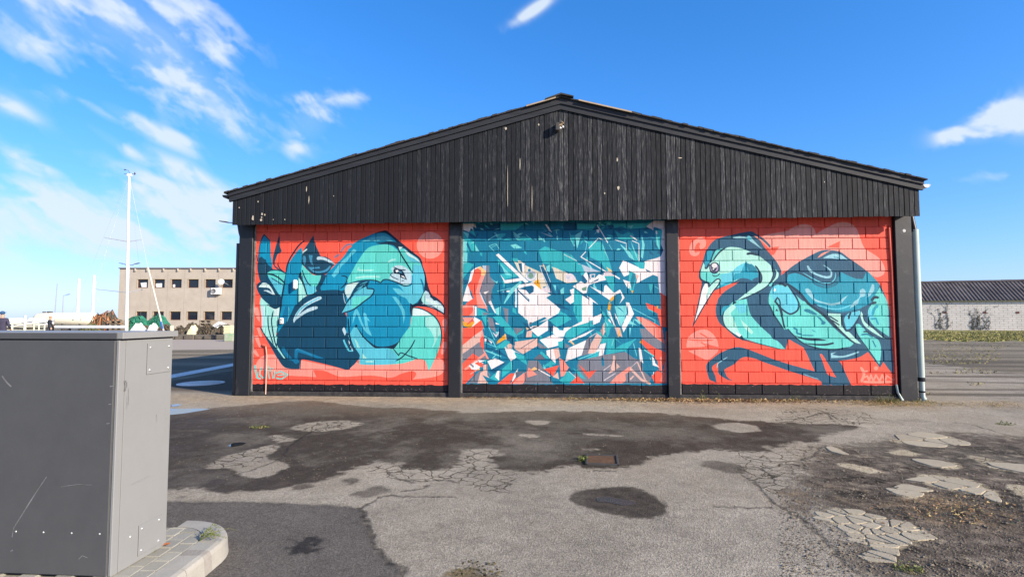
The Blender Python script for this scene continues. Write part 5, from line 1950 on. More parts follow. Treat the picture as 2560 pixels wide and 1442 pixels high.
# chips where pale wood shows through the black
M['chip'] = mat('bare_pale_wood', (.50, .44, .34), .85, (.38, .33, .26), 20, .6)
gch = np.random.default_rng(44)
for px, py, w, h in ((632, 545, .05, .10), (652, 550, .055, .06), (655, 535, .035, .065), (654, 543, .03, .03), (662, 537, .025, .05), (598, 519, .028, .035), (645, 504, .022, .04), (683, 549, .022, .022), (712, 549, .02, .03), (766, 473, .02, .12), (772, 500, .018, .16), (834, 490, .02, .02),
                     (1265, 322, .05, .06), (1347, 312, .03, .05), (1300, 410, .016, .3), (1269, 470, .014, 1.0), (1330, 500, .012, .6), (1546, 470, .05, .10), (1512, 483, .03, .05), (1700, 395, .08, .03), (1543, 400, .03, .09), (2061, 455, .02, .03)):
    c = on_wall(px, py, Y_B - .009)
    q = MB()
    n = 7
    vs = [(c.x + w / 2 * math.cos(6.283 * k / n) * gch.uniform(.6, 1.15), Y_B - .0075, c.z + h / 2 * math.sin(6.283 * k / n) * gch.uniform(.6, 1.15)) for k in range(n)]
    q.add(vs, [tuple(range(n))])
    q.build('paint_chip', M['chip'], clad)

# barge boards: two on each slope, the upper one proud of the lower
for side in (-1, 1):
    xe, ze = (XB0 - .055, EL + .0) if side < 0 else (XB1 + .05, ER)
    sl = (RZ - ze) / (RX - xe)
    for k, (d0, d1, yf) in enumerate(((-.008, .098, Y_B - .032), (.094, .200, Y_B - .058))):
        q = MB()
        q.prism([(xe, ze + d0), (RX, RZ + d0), (RX, RZ + d1), (xe, ze + d1)], 'y', yf, Y_B + .02)
        q.build('bargeboard', M['fascia'], hall)

# roof: two slopes with a ragged felt edge
L_HALL = 30.0
for side in (-1, 1):
    xe, ze = (XB0 - .13, EL + .145) if side < 0 else (XB1 + .09, ER + .16)
    rz = RZ + .205
    q = MB()
    nseg = 70
    for i in range(nseg):
        f0, f1 = i / nseg, (i + 1) / nseg
        xa, xb = xe + (RX - xe) * f0, xe + (RX - xe) * f1
        za, zb2 = ze + (rz - ze) * f0, ze + (rz - ze) * f1
        th = .022 + .016 * random.random() * (random.random() < .6) + (.012 if side < 0 and i % 9 == 0 else 0)
        yf = Y_B - .085 - random.random() * .02
        q.prism([(xa, za), (xb, zb2), (xb, zb2 + th), (xa, za + th)], 'y', yf, L_HALL)
    ro = q.build('roof', M['roof'], hall)
    # loose ends of pale batten showing under the felt
    spans = ((.05, .20),) if side > 0 else ((.90, .985),)
    for (f0, f1) in spans:
        if side < 0:
            pass
        q = MB()
        g0, g1 = (1 - f0, 1 - f1) if side > 0 else (f0, f1)
        xa, xb = xe + (RX - xe) * g0, xe + (RX - xe) * g1
        za, zb2 = ze + (rz - ze) * g0, ze + (rz - ze) * g1
        q.prism([(xa, za - .004), (xb, zb2 - .004), (xb, zb2 + .022), (xa, za + .020)], 'y', Y_B - .125, Y_B - .108)
        q.build('batten', M['pale_timber'], ro)
q = MB()
s1 = (RZ - EL) / (RX - XB0)
s2 = (RZ - ER) / (XB1 - RX)
q.prism([(RX - .30, RZ + .222 - s1 * .30), (RX, RZ + .238), (RX + .235, RZ + .246 - s2 * .235), (RX + .235, RZ + .266 - s2 * .235), (RX, RZ + .270), (RX - .30, RZ + .246 - s1 * .30)], 'y', Y_B - .14, L_HALL)
q.build('ridge_cap', M['roof'], hall)

# side walls, back wall and soffits close the building
M['side'] = mat('side_wall_render', (.20, .19, .18), .9, (.12, .115, .11), 2, .6, .4, 30)
q = MB()
q.box((-5.95, L_HALL / 2, 1.85), (.2, L_HALL - .3, 3.7))
q.box((6.70, L_HALL / 2, 1.85), (.2, L_HALL - .3, 3.7))
q.box((.37, L_HALL - .1, 1.85), (12.7, .2, 3.7))
q.prism([(-5.9, 3.6), (6.65, 3.6), (6.65, 3.8), (RX, RZ), (-5.9, 3.75)], 'y', L_HALL - .2, L_HALL - .02)
q.build('outer_wall', M['side'], hall)
q = MB()
q.box((.37, -.14, 3.46), (12.8, .30, .03))
q.build('soffit', M['dark_back'], hall)

# gutters and downpipes
def half_pipe(q, x, z, r, y0, y1, n=8):
    ang = [math.pi + math.pi * k / n for k in range(n + 1)]
    ri = r - .006
    prof = [(x + r * math.cos(a), z + r * math.sin(a)) for a in ang] + [(x + ri * math.cos(a), z + ri * math.sin(a)) for a in ang[::-1]]
    vs = [(p[0], y0, p[1]) for p in prof] + [(p[0], y1, p[1]) for p in prof]
    m = len(prof)
    q.add(vs, [(i, (i + 1) % m, m + (i + 1) % m, m + i) for i in range(m)])
    for i in range(n):
        a, b_, c_, d = i, i + 1, m - 2 - i, m - 1 - i
        q.add([vs[a], vs[b_], vs[c_], vs[d]], [(0, 1, 2, 3)])
    q.add([(x + r * math.cos(a), y0 + .004, z + r * math.sin(a)) for a in ang], [tuple(range(n + 1))])


q = MB()
half_pipe(q, XB0 - .115, EL + .12, .06, Y_B - .06, L_HALL)
q.build('gutter', M['pvc_black'], hall)
q = MB()
half_pipe(q, XB1 + .125, ER + .10, .062, Y_B - .02, L_HALL)
q.build('gutter', M['white_plastic'], hall)
q = MB()
q.tube([(XB0 - .10, -.02, 3.72), (XB0 - .02, -.02, 3.36), (XB0 + .0, -.01, 3.22), (XB0 + .055, -.01, 3.06), (XB0 + .06, -.01, 2.9)], .045, 10)
q.tube([(XB0 - .03, -.008, 3.0), (XB0 - .03, -.008, .03)], .048, 10)
q.build('downpipe', M['pvc_black'], hall)
q = MB()
_pb, _pt = on_wall(2304, 960, .0).x, on_wall(2288, 590, .0).x
q.tube([(XB1 + .06, .10, 3.78), (_pt - .02, .04, 3.32), (_pt - .01, .0, 3.12)], .05, 10, mi=1)
q.tube([(_pt, 0, 3.16), (_pb, 0, .40)], .056, 12)
q.tube([(_pb, 0, .41), (_pb, 0, .08), (_pb + .02, -.06, .01)], .048, 12)
q.tube([(_pb, 0, .36), (_pb, 0, .43)], .060, 12, mi=1)
q.tube([(_pb, 0, .155), (_pb, 0, .185)], .053, 12, mi=1)
dp = q.build('downpipe', [M['pvc_pale'], M['pvc_black']], hall)

# conduits on the wall
q = MB()
pts = [on_wall(x, y, -.02) for x, y in ((662, 866), (668, 871))]
q.tube([(pts[0].x, -.004, pts[0].z + .02), (pts[0].x + .02, -.02, pts[0].z), (on_wall(667, 890, -.03).x, -.03, on_wall(667, 890, -.03).z), (on_wall(664, 984, -.03).x, -.03, .03)], .0105, 8)
q.tube([(pts[0].x - .05, -.002, pts[0].z + .03), (pts[0].x + .03, -.012, pts[0].z + .01)], .03, 8, mi=1)
q.build('conduit', [mat('peach_painted_pipe', (.60, .33, .24), .5, (.58, .50, .42), 3, .8), mat('red_painted_box', (.62, .12, .08), .6)], hall)
q = MB()
a_, b2_ = on_wall(2228, 572, -.02), on_wall(2246, 962, -.02)
q.tube([(6.435, -.016, 3.20), (6.455, -.016, 2.4), (6.462, -.016, .30)], .020, 8)
q.tube([(6.462, -.018, .30), (6.475, -.03, .15), (6.515, -.10, .02)], .021, 8, mi=1)
q.build('conduit', [mat('red_painted_pipe', (.66, .115, .075), .55, (.52, .08, .055), 4, .6), M['pvc_pale']], hall)

# ------------------------------------------------------------------ foreground: island, cabinet
def C(xc, zc, z=0.0):
    p = CAM + RGT * xc + FWD * zc
    return Vector((p.x, p.y, z))


def clip_poly(poly, a, n):
    """keep the part of a convex polygon where (p-a).n <= 0"""
    out = []
    for i in range(len(poly)):
        p, q = poly[i], poly[(i + 1) % len(poly)]
        dp = (p[0] - a[0]) * n[0] + (p[1] - a[1]) * n[1]
        dq = (q[0] - a[0]) * n[0] + (q[1] - a[1]) * n[1]
        if dp <= 0:
            out.append(p)
        if (dp < 0 < dq) or (dq < 0 < dp):
            t = dp / (dp - dq)
            out.append((p[0] + (q[0] - p[0]) * t, p[1] + (q[1] - p[1]) * t))
    return out


def inset(poly, d):
    """move the edges of a convex polygon inwards"""
    area = sum(poly[i][0] * poly[(i + 1) % len(poly)][1] - poly[(i + 1) % len(poly)][0] * poly[i][1] for i in range(len(poly)))
    if area < 0:
        poly = poly[::-1]
    out = list(poly)
    for i in range(len(poly)):
        p, q = poly[i], poly[(i + 1) % len(poly)]
        ex, ey = q[0] - p[0], q[1] - p[1]
        l = math.hypot(ex, ey)
        if l < 1e-6:
            continue
        n = (ey / l, -ex / l)
        out = clip_poly(out, (p[0] - n[0] * d, p[1] - n[1] * d), n)
        if len(out) < 3:
            return []
    return out


def slab(q, poly, z0, z1, ch=.004, mi=0):
    """flat stone with a chamfered top edge"""
    top = inset(poly, ch)
    area = sum(poly[i][0] * poly[(i + 1) % len(poly)][1] - poly[(i + 1) % len(poly)][0] * poly[i][1] for i in range(len(poly)))
    if area < 0:
        poly = poly[::-1]
    if len(top) != len(poly):
        q.prism(poly, 'z', z0, z1, mi)
        return
    n = len(poly)
    vs = [(p[0], p[1], z0) for p in poly] + [(p[0], p[1], z1 - ch) for p in poly] + [(p[0], p[1], z1) for p in top]
    # match rotation of the inset loop
    best = min(range(n), key=lambda k: sum((top[(i + k) % n][0] - poly[i][0]) ** 2 + (top[(i + k) % n][1] - poly[i][1]) ** 2 for i in range(n)))
    vs = vs[:2 * n] + [(top[(i + best) % n][0], top[(i + best) % n][1], z1) for i in range(n)]
    fs = [tuple(range(2 * n, 3 * n))]
    for i in range(n):
        j = (i + 1) % n
        fs += [(i, j, n + j, n + i), (n + i, n + j, 2 * n + j, 2 * n + i)]
    q.add(vs, fs, mi)


M['kerb'] = mat('pale_concrete_kerb', (.36, .345, .30), .85, (.26, .245, .21), 7, .6, .35, 90)
M['kerb_worn'] = mat('chipped_kerb', (.25, .225, .19), .9, (.33, .32, .29), 14, .7, .5, 60)
M['paver'] = mat('pale_concrete_paver', (.31, .30, .255), .88, (.235, .225, .19), 9, .6, .4, 110, per_object=.10)
M['sand'] = mat('joint_sand', (.30, .28, .23), .95, (.07, .07, .06), 20, .6)
H_K = .12

island = MB()
arc_o = [(-1.80, 1.5), (-1.80, 3.30)] + [(-2.23 + .43 * math.cos(t), 3.475 + .43 * math.sin(t)) for t in np.linspace(0, math.pi / 2, 12)] + [(-3.4, 3.905)]
arc_i = [(-1.95, 1.5), (-1.95, 3.30)] + [(-2.23 + .28 * math.cos(t), 3.482 + .28 * math.sin(t)) for t in np.linspace(0, math.pi / 2, 12)] + [(-3.4, 3.762)]
pts = [C(x, z) for x, z in arc_i] + [C(-3.4, 1.5)]
island.prism([(p.x, p.y) for p in pts], 'z', -.05, H_K - .018)
isl = island.build('pavement_island', M['sand'])
tag(isl, kind='structure')


def kerb_piece(i0, i1, mi=0, name='kerbstone', worn=False):
    """stone between two stations of the outline"""
    q = MB()
    o, n = [], []
    prof_n = 5
    rings = []
    for f in np.linspace(i0, i1, max(2, int((i1 - i0) * 1.0) + 2)):
        k = min(int(f), len(arc_o) - 2)
        t = f - k
        po = Vector(arc_o[k]).lerp(Vector(arc_o[k + 1]), t)
        pi = Vector(arc_i[k]).lerp(Vector(arc_i[k + 1]), t)
        d = (po - pi).normalized()
        a = C(*pi)
        b_ = C(*po)
        dd = (b_ - a).normalized()
        r = .022
        rings.append([a + Vector((0, 0, -.05)), a + Vector((0, 0, H_K - .001)), b_ - dd * r * 1.6 + Vector((0, 0, H_K)), b_ - dd * r * .5 + Vector((0, 0, H_K - r * .35)), b_ + Vector((0, 0, H_K - r * 1.3)), b_ + dd * .012 + Vector((0, 0, -.05))])
    vs = [p for r_ in rings for p in r_]
    fs = []
    for i in range(len(rings) - 1):
        for k in range(5):
            fs.append((i * 6 + k, (i + 1) * 6 + k, (i + 1) * 6 + k + 1, i * 6 + k + 1))
    q.add(vs, fs, 0, False)
    q.add(rings[0], [tuple(range(6))[::-1]])
    q.add(rings[-1], [tuple(range(6))])
    return q.build(name, M['kerb_worn'] if worn else M['kerb'], isl)


def st(zc):
    return (zc - 1.5) / 1.8


for a, b_, wn in ((st(1.52), st(2.14), False), (st(2.145), st(3.134), False), (st(3.14), 1.06, False), (1.065, 1.5, True), (1.505, 12.0, False), (12.01, 12.55, False), (12.56, 13.0, False)):
    kerb_piece(a, b_, worn=wn)
# pavers in rows along the island, those one could see
inner = [(x, z) for x, z in arc_i] + [(-3.4, 1.5)]
cols = [-1.955 - .1015 * k for k in range(11)]
for ci in range(10):
    x1, x0 = cols[ci], cols[ci + 1]
    zc = 2.75 + (.06 if ci % 2 else 0)
    while zc < 3.78:
        poly = [(x0, zc), (x1, zc), (x1, zc + .122), (x0, zc + .122)]
        cx, cz = (x0 + x1) / 2, zc + .061
        hidden = cx < -2.22 and 3.08 < cz < 3.42
        if not hidden:
            for k in range(len(inner)):
                p, q_ = inner[k], inner[(k + 1) % len(inner)]
                ex, ez = q_[0] - p[0], q_[1] - p[1]
                l = math.hypot(ex, ez)
                nrm = (ez / l, -ex / l)
                poly = clip_poly(poly, (p[0] - nrm[0] * .003, p[1] - nrm[1] * .003), nrm)
                if len(poly) < 3:
                    break
            if len(poly) >= 3:
                ip = inset([(C(*p).x, C(*p).y) for p in poly], .0028)
                if len(ip) >= 3:
                    q = MB()
                    slab(q, ip, H_K - .03, H_K - .002 + random.uniform(-.0022, .0022), .004)
                    q.build('paver', M['paver'], isl)
        zc += .1225

# ---- the grey cabinet
cA, cB = on_ground(277, 1441, H_K), on_ground(412, 1362, H_K)
sdir = (cB - cA).normalized()
rzc = math.atan2(-sdir.x, sdir.y)
cab = empty('utility_cabinet', tuple(cA), rzc)
tag(cab, 'big grey steel utility cabinet with bolted access plates on the kerbed island', 'utility cabinet')
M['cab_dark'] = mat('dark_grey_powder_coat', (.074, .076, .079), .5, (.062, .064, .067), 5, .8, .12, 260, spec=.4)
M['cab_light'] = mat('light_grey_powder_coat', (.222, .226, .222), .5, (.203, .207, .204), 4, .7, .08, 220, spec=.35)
M['scuff'] = mat('bare_scuff', (.33, .335, .335), .6, (.16, .165, .17), 30, .8)
M['gap'] = mat('shadow_gap', (.012, .012, .013), .9)
W_, D_, H_ = 1.35, .425, 1.262
q = MB()
q.box((-W_ / 2, D_ / 2 + .001, H_ / 2), (W_ - .004, D_ - .004, H_))
q.build('body', M['cab_light'], cab, local=True)
q = MB()
q.box((-W_ / 2 - .010, -.003, H_ / 2 + .002), (W_ - .024, .010, H_ - .006), bevel=.002)
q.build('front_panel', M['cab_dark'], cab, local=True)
q = MB()
q.box((-.0085, .008, H_ / 2), (.017, .020, H_), bevel=.003)
q.build('corner_trim', M['cab_light'], cab, local=True)
q = MB()
q.box((.0005, .233, H_ / 2), (.004, D_ - .05, H_ - .004), bevel=.001)
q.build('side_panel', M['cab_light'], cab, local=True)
q = MB()
q.box((-W_ / 2, D_ / 2, H_ + .004), (W_ + .0, D_ + .0, .008))
q.build('lid_gap', M['gap'], cab, local=True)
q = MB()
q.box((-W_ / 2 + .010, D_ / 2 + .008, H_ + .026), (W_ + .022, D_ + .026, .036), bevel=.002, mi=0)
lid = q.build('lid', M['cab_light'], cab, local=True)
q = MB()
q.box((-W_ / 2 - .006, -.0065, H_ + .0245), (W_ - .012, .005, .0335), bevel=.0008)
q.build('lid_edge', M['cab_dark'], lid, local=True)


def dome(q, c, r, axis):
    rot = Matrix.Rotation(math.radians(90), 3, 'Y') if axis == 'x' else Matrix.Rotation(math.radians(90), 3, 'X')
    q.lathe([(r, 0), (r * .92, r * .35), (r * .6, r * .62), (.0005, r * .72)], c, 10, rot=rot)


M['screw'] = mat('zinc_screw', (.62, .62, .60), .3, metal=.7)
for (y0, y1, z0, z1) in ((.205, .408, 1.056, 1.236), (.188, .372, .030, .200)):
    q = MB()
    q.box((.004, (y0 + y1) / 2, (z0 + z1) / 2), (.004, y1 - y0, z1 - z0), bevel=.001)
    pl = q.build('access_plate', M['cab_light'], cab, local=True)
    q = MB()
    for s in (-1, 1):
        q.box((.0032, (y0 + y1) / 2 + s * (y1 - y0) / 2, (z0 + z1) / 2), (.002, .0016, z1 - z0))
    q.box((.0032, (y0 + y1) / 2, z0), (.002, y1 - y0, .0016))
    q.build('plate_seam', M['gap'], pl, local=True)
    for yy_ in (y0 + .022, y1 - .022):
        for zz_ in (z0 + .024, z1 - .024):
            q = MB()
            dome(q, (.006, yy_, zz_), .0085, 'x')
            q.build('screw', M['screw'], pl, local=True)
q = MB()
dome(q, (.002, .128, .161), .009, 'x')
q.build('screw', M['screw'], cab, local=True)
for x in (-.549, -.389, -.227, -.067, -.71, -.87):
    q = MB()
    dome(q, (x, -.008, .226), .0055, 'y')
    q.build('rivet', M['screw'], cab, local=True)


def scratch(pts, w, face):
    q = MB()
    for i in range(len(pts) - 1):
        a, b_ = Vector(pts[i]), Vector(pts[i + 1])
        d = (b_ - a).normalized()
        n = Vector((-d.y, d.x)) * w
        quad = [a + n, b_ + n, b_ - n, a - n]
        if face == 'front':
            q.add([(p.x, -.0086, p.y) for p in quad], [(0, 1, 2, 3), (3, 2, 1, 0)])
        else:
            q.add([(.0029, p.x, p.y) for p in quad], [(0, 1, 2, 3), (3, 2, 1, 0)])
    return q


for pts, w, f in (([(-.385, .522), (-.44, .44), (-.50, .345), (-.562, .245), (-.569, .196)], .0028, 'front'), ([(-.675, 1.065), (-.645, 1.03), (-.617, 1.006)], .0045, 'front'), ([(-.042, 1.012), (-.018, 1.017)], .0035, 'front'),
                  ([(-.045, .915), (-.028, .918)], .003, 'front'), ([(-.052, .812), (-.034, .815)], .0035, 'front'), ([(-.30, .47), (-.20, .486), (-.12, .484)], .0012, 'front'), ([(-.575, .12), (-.560, .128)], .004, 'front'), ([(-.18, .09), (-.16, .11), (-.13, .10)], .002, 'front'),
                  ([(.045, 1.04), (.05, 1.005), (.046, .98)], .006, 'side'), ([(.056, 1.035), (.058, 1.0)], .004, 'side'), ([(.07, .99), (.074, .93), (.072, .90)], .0022, 'side'), ([(.062, .95), (.064, .88)], .0013, 'side'), ([(.300, .81), (.302, .77)], .0025, 'side'), ([(.384, .83), (.386, .77)], .002, 'side'), ([(.12, .45), (.28, .46)], .001, 'side')):
    scratch(pts, w, f).build('scratch', M['scuff'], cab, local=True)

# ------------------------------------------------------------------ small things on the yard
# gully grate
gc = on_ground(1505, 1151)
ga = on_ground(1463, 1150)
gb = on_ground(1543, 1152)
grate = empty('drain_grate', (gc.x, gc.y, 0), math.atan2(gb.y - ga.y, gb.x - ga.x) - .05)
tag(grate, 'rusty rectangular drain grate sunk in the asphalt in front of the middle mural', 'drain grate')
q = MB()
GW, GD = .345, .40
for s in (-1, 1):
    q.box((s * (GW / 2 - .012), 0, .006), (.024, GD, .03), bevel=.003)
    q.box((0, s * (GD / 2 - .012), .006), (GW, .024, .028), bevel=.003)
q.build('frame', M['iron'], grate, local=True)
q = MB()
q.box((0, 0, -.009), (GW - .03, GD - .03, .022))
q.build('gully', M['dark_back'], grate, local=True)
for k in range(7):
    q = MB()
    q.box((0, -GD / 2 + .045 + k * (GD - .09) / 6, .004), (GW - .044, .021, .016), bevel=.002)
    q.build('bar', M['rust'], grate, local=True)

# manhole cover in the shade of the hall
mc = on_ground(503, 958)
mh = empty('manhole_cover', (mc.x, mc.y, 0))
tag(mh, 'round grey manhole cover in the shade left of the hall', 'manhole cover')
q = MB()
q.lathe([(.50, -.02), (.50, .010), (.485, .013), (.44, .013), (.43, .006), (.43, -.02)], (0, 0, 0), 40)
M['manhole'] = mat('worn_grey_iron', (.80, .76, .72), .7, (.60, .57, .54), 6, .7, .4, 40)
q.build('rim', M['manhole'], mh, local=True)
q = MB()
q.lathe([(.425, -.02), (.425, .009), (.0005, .010)], (0, 0, 0), 40)
for a in range(6):
    for b_ in range(6):
        if (a - 2.5) ** 2 + (b_ - 2.5) ** 2 < 8.5:
            q.box(((a - 2.5) * .125, (b_ - 2.5) * .125, .012), (.06, .06, .008))
q.build('cover', M['manhole'], mh, local=True)

# puddles
m_, t_, b__ = new_mat('puddle_water')
b__.inputs['Base Color'].default_value = (.018, .018, .018, 1)
b__.inputs['Roughness'].default_value = .03
b__.inputs['Specular IOR Level'].default_value = 1.0
M['puddle'] = m_


def puddle(px, label, z=.005):
    pts = [on_ground(*p) for p in hermite(px, True, 5)]
    q = MB()
    n = len(pts)
    q.add([(p.x, p.y, z) for p in pts], [tuple(range(n)) if sum(pts[i].x * pts[(i + 1) % n].y - pts[(i + 1) % n].x * pts[i].y for i in range(n)) > 0 else tuple(range(n))[::-1]])
    o = q.build('puddle', M['puddle'])
    return tag(o, label, 'puddle')


puddle([(380, 1022), (440, 1022), (500, 1021), (527, 1023), (490, 1029), (450, 1035), (400, 1038), (370, 1032)], 'bright sky reflecting puddle beside the grey cabinet')
puddle([(570, 1115), (582, 1108), (600, 1106), (616, 1108), (604, 1113), (580, 1117)], 'small dark puddle in the wet asphalt left of the yard')
puddle([(428, 1012), (446, 1010), (455, 1012), (446, 1015), (430, 1016)], 'tiny puddle just behind the bright one beside the cabinet')
M['film'] = mat('thin_water_film', (.045, .042, .040), .22, (.04, .037, .035), 30, .5, .5, 200, spec=.5)
M['puddle'], _keep = M['film'], M['puddle']
puddle([(1490, 1246), (1515, 1241), (1545, 1247), (1585, 1254), (1588, 1262), (1560, 1264), (1520, 1256), (1495, 1254)], 'shallow film of water in the middle of the round wet patch', .003)
M['puddle'] = _keep

# broken plates of old asphalt, each a piece of its own on the ground
M['plate'] = mat('bleached_asphalt_plate', (.40, .345, .245), .92, (.28, .235, .165), 26, .6, .5, 120, per_object=.10)
gp = np.random.default_rng(31)


def plates(px, spacing, hgt, joint):
    poly = [(p.x, p.y) for p in (on_ground(*t) for t in px)]
    xs, ys = [p[0] for p in poly], [p[1] for p in poly]

    def inside(x, y):
        c = False
        for i in range(len(poly)):
            (ax, ay), (bx, by) = poly[i], poly[(i + 1) % len(poly)]
            if (ay > y) != (by > y) and x < ax + (y - ay) * (bx - ax) / (by - ay):
                c = not c
        return c
    seeds = []
    y = min(ys) - spacing
    r = 0
    while y < max(ys) + spacing:
        x = min(xs) - spacing + (spacing / 2 if r % 2 else 0)
        while x < max(xs) + spacing:
            seeds.append((x + gp.normal(0, spacing * .30), y + gp.normal(0, spacing * .30))) if gp.random() > .16 else None
            x += spacing
        y += spacing * .85
        r += 1
    for i, s in enumerate(seeds):
        if not inside(*s):
            continue
        cell = [(s[0] - spacing * 1.5, s[1] - spacing * 1.5), (s[0] + spacing * 1.5, s[1] - spacing * 1.5), (s[0] + spacing * 1.5, s[1] + spacing * 1.5), (s[0] - spacing * 1.5, s[1] + spacing * 1.5)]
        for j, o in enumerate(seeds):
            if j != i and abs(o[0] - s[0]) < 3 * spacing and abs(o[1] - s[1]) < 3 * spacing:
                mx_, my_ = (s[0] + o[0]) / 2, (s[1] + o[1]) / 2
                cell = clip_poly(cell, (mx_, my_), (o[0] - s[0], o[1] - s[1]))
                if len(cell) < 3:
                    break
        if len(cell) < 3:
            continue
        ip = inset(cell, joint * (.7 + .6 * gp.random()))
        if len(ip) < 3:
            continue
        # knock the corners off
        rp = []
        for k in range(len(ip)):
            a, b_, c_ = ip[k - 1], ip[k], ip[(k + 1) % len(ip)]
            rp.append((b_[0] + (a[0] - b_[0]) * .2, b_[1] + (a[1] - b_[1]) * .2))
            rp.append((b_[0] + (c_[0] - b_[0]) * .2, b_[1] + (c_[1] - b_[1]) * .2))
        q = MB()
        slab(q, rp, -.01, hgt * (.7 + .6 * gp.random()), .004)
        q.build('asphalt_piece', M['plate'], ground)


plates([(2030, 1278), (2090, 1268), (2158, 1280), (2298, 1316), (2310, 1346), (2262, 1375), (2245, 1412), (2190, 1398), (2150, 1372), (2122, 1342), (2088, 1322)], .112, .006, .006)
plates([(2215, 1103), (2268, 1087), (2322, 1083), (2394, 1094), (2388, 1110), (2290, 1108)], .30, .006, .006)
plates([(2298, 1188), (2340, 1186), (2430, 1202), (2502, 1236), (2470, 1244), (2400, 1230), (2316, 1212)], .22, .007, .004)
plates([(2230, 1220), (2265, 1216), (2295, 1234), (2280, 1246), (2236, 1238)], .19, .006, .005)
plates([(2402, 1134), (2448, 1140), (2570, 1162), (2550, 1178), (2470, 1172)], .3, .006, .006)
plates([(2308, 1150), (2394, 1155), (2414, 1166), (2360, 1172), (2316, 1161)], .3, .006, .005)
plates([(2050, 1118), (2082, 1115), (2108, 1128), (2090, 1133)], .2, .008, .008)


# loose grit and pebbles
M['grit'] = mat('grit', (.30, .24, .165), .9, (.10, .082, .058), 3, .9, coord='Generated')
q = MB()
gq = np.random.default_rng(77)


def stone(q, p, r):
    v = [Vector((r * gq.uniform(.7, 1.3), 0, r * .35)), Vector((0, r * gq.uniform(.7, 1.3), r * .35)), Vector((-r * gq.uniform(.7, 1.3), 0, r * .3)), Vector((0, -r * gq.uniform(.7, 1.3), r * .3)), Vector((r * .15, r * .1, r * gq.uniform(.7, 1.1)))]
    a = gq.random() * 6.28
    R_ = Matrix.Rotation(a, 3, 'Z')
    v = [R_ @ w + Vector(p) for w in v]
    q.add(v, [(0, 1, 4), (1, 2, 4), (2, 3, 4), (3, 0, 4), (3, 2, 1, 0)])


for k in range(7000):
    zone = gq.random()
    if zone < .14:
        p = (gq.uniform(-6, 7), -.25 - abs(gq.normal(0, .9)), 0)
        r = gq.uniform(.004, .011)
    elif zone < .88:
        u = on_ground(gq.uniform(1950, 2620), gq.uniform(1100, 1440))
        p = (u.x, u.y, 0)
        r = gq.uniform(.003, .009) * (1 if gq.random() < .96 else 2.0)
    else:
        u = on_ground(gq.uniform(430, 1900), gq.uniform(1020, 1200))
        p = (u.x, u.y, 0)
        r = gq.uniform(.003, .009)
    stone(q, p, r)
pb = q.build('gravel', M['grit'])
tag(pb, 'loose grit and small stones strewn over the yard', kind='stuff')

# ---- weeds, dry grass, leaf litter
M['weed'] = mat('green_weed', (.105, .135, .030), .75, (.16, .17, .05), 12, .8, coord='Generated')
M['weed_dry'] = mat('straw_grass', (.40, .30, .13), .85, (.24, .17, .08), 14, .8, coord='Generated')
M['leaf_dry'] = mat('dry_leaf', (.33, .20, .10), .85, (.17, .10, .055), 9, .9, coord='Generated')


def blade(q, base, h, w, lean, mi=0, segs=3):
    a = gq.random() * 6.28
    d = Vector((math.cos(a), math.sin(a), 0))
    s = Vector((-d.y, d.x, 0))
    vs = []
    for i in range(segs + 1):
        t = i / segs
        p = Vector(base) + d * (lean * h * t * t) + Vector((0, 0, h * t * (1 - .25 * lean * t)))
        ww = w * (1 - t) ** .8
        vs += [p - s * ww, p + s * ww]
    q.add(vs, [(2 * i, 2 * i + 1, 2 * i + 3, 2 * i + 2) for i in range(segs)], mi)


def tuft(name, label, cat, pos, rad, n, h, mats, flat=1.0, dry=.2, parent=None, broad=1.0):
    q = MB()
    for _ in range(n):
        r = rad * math.sqrt(gq.random())
        a = gq.random() * 6.28
        hh = h * gq.uniform(.35, 1.0) * (1 - .5 * r / max(rad, 1e-6))
        blade(q, (pos[0] + r * math.cos(a), pos[1] + r * math.sin(a) * flat, pos[2] - .004), hh, gq.uniform(.002, .0045) * broad, gq.uniform(.2, 1.5), 1 if gq.random() < dry else 0)
    # a few round leaves
    for _ in range(n // 4):
        r = rad * math.sqrt(gq.random())
        a = gq.random() * 6.28
        c = Vector((pos[0] + r * math.cos(a), pos[1] + r * math.sin(a) * flat, pos[2] + h * gq.uniform(.1, .7)))
        u = Vector((gq.normal(), gq.normal(), gq.normal() * .4)).normalized() * gq.uniform(.006, .014) * broad
        v = u.cross(Vector((gq.normal(), gq.normal(), gq.normal()))).normalized() * u.length * .6
        q.add([c - u, c + v, c + u, c - v], [(0, 1, 2, 3)], 0)
    o = q.build(name, mats)
    return tag(o, label, cat)


M['moss'] = mat('brown_moss', (.10, .085, .035), .95, (.06, .05, .025), 12, .8, coord='Generated')
WM = [M['weed'], M['weed_dry']]


def wg(px, py):
    p = on_ground(px, py)
    return (p.x, p.y, 0)


def atwall(px):
    p = on_wall(px, 990, -.10)
    return (p.x, -.10, 0)


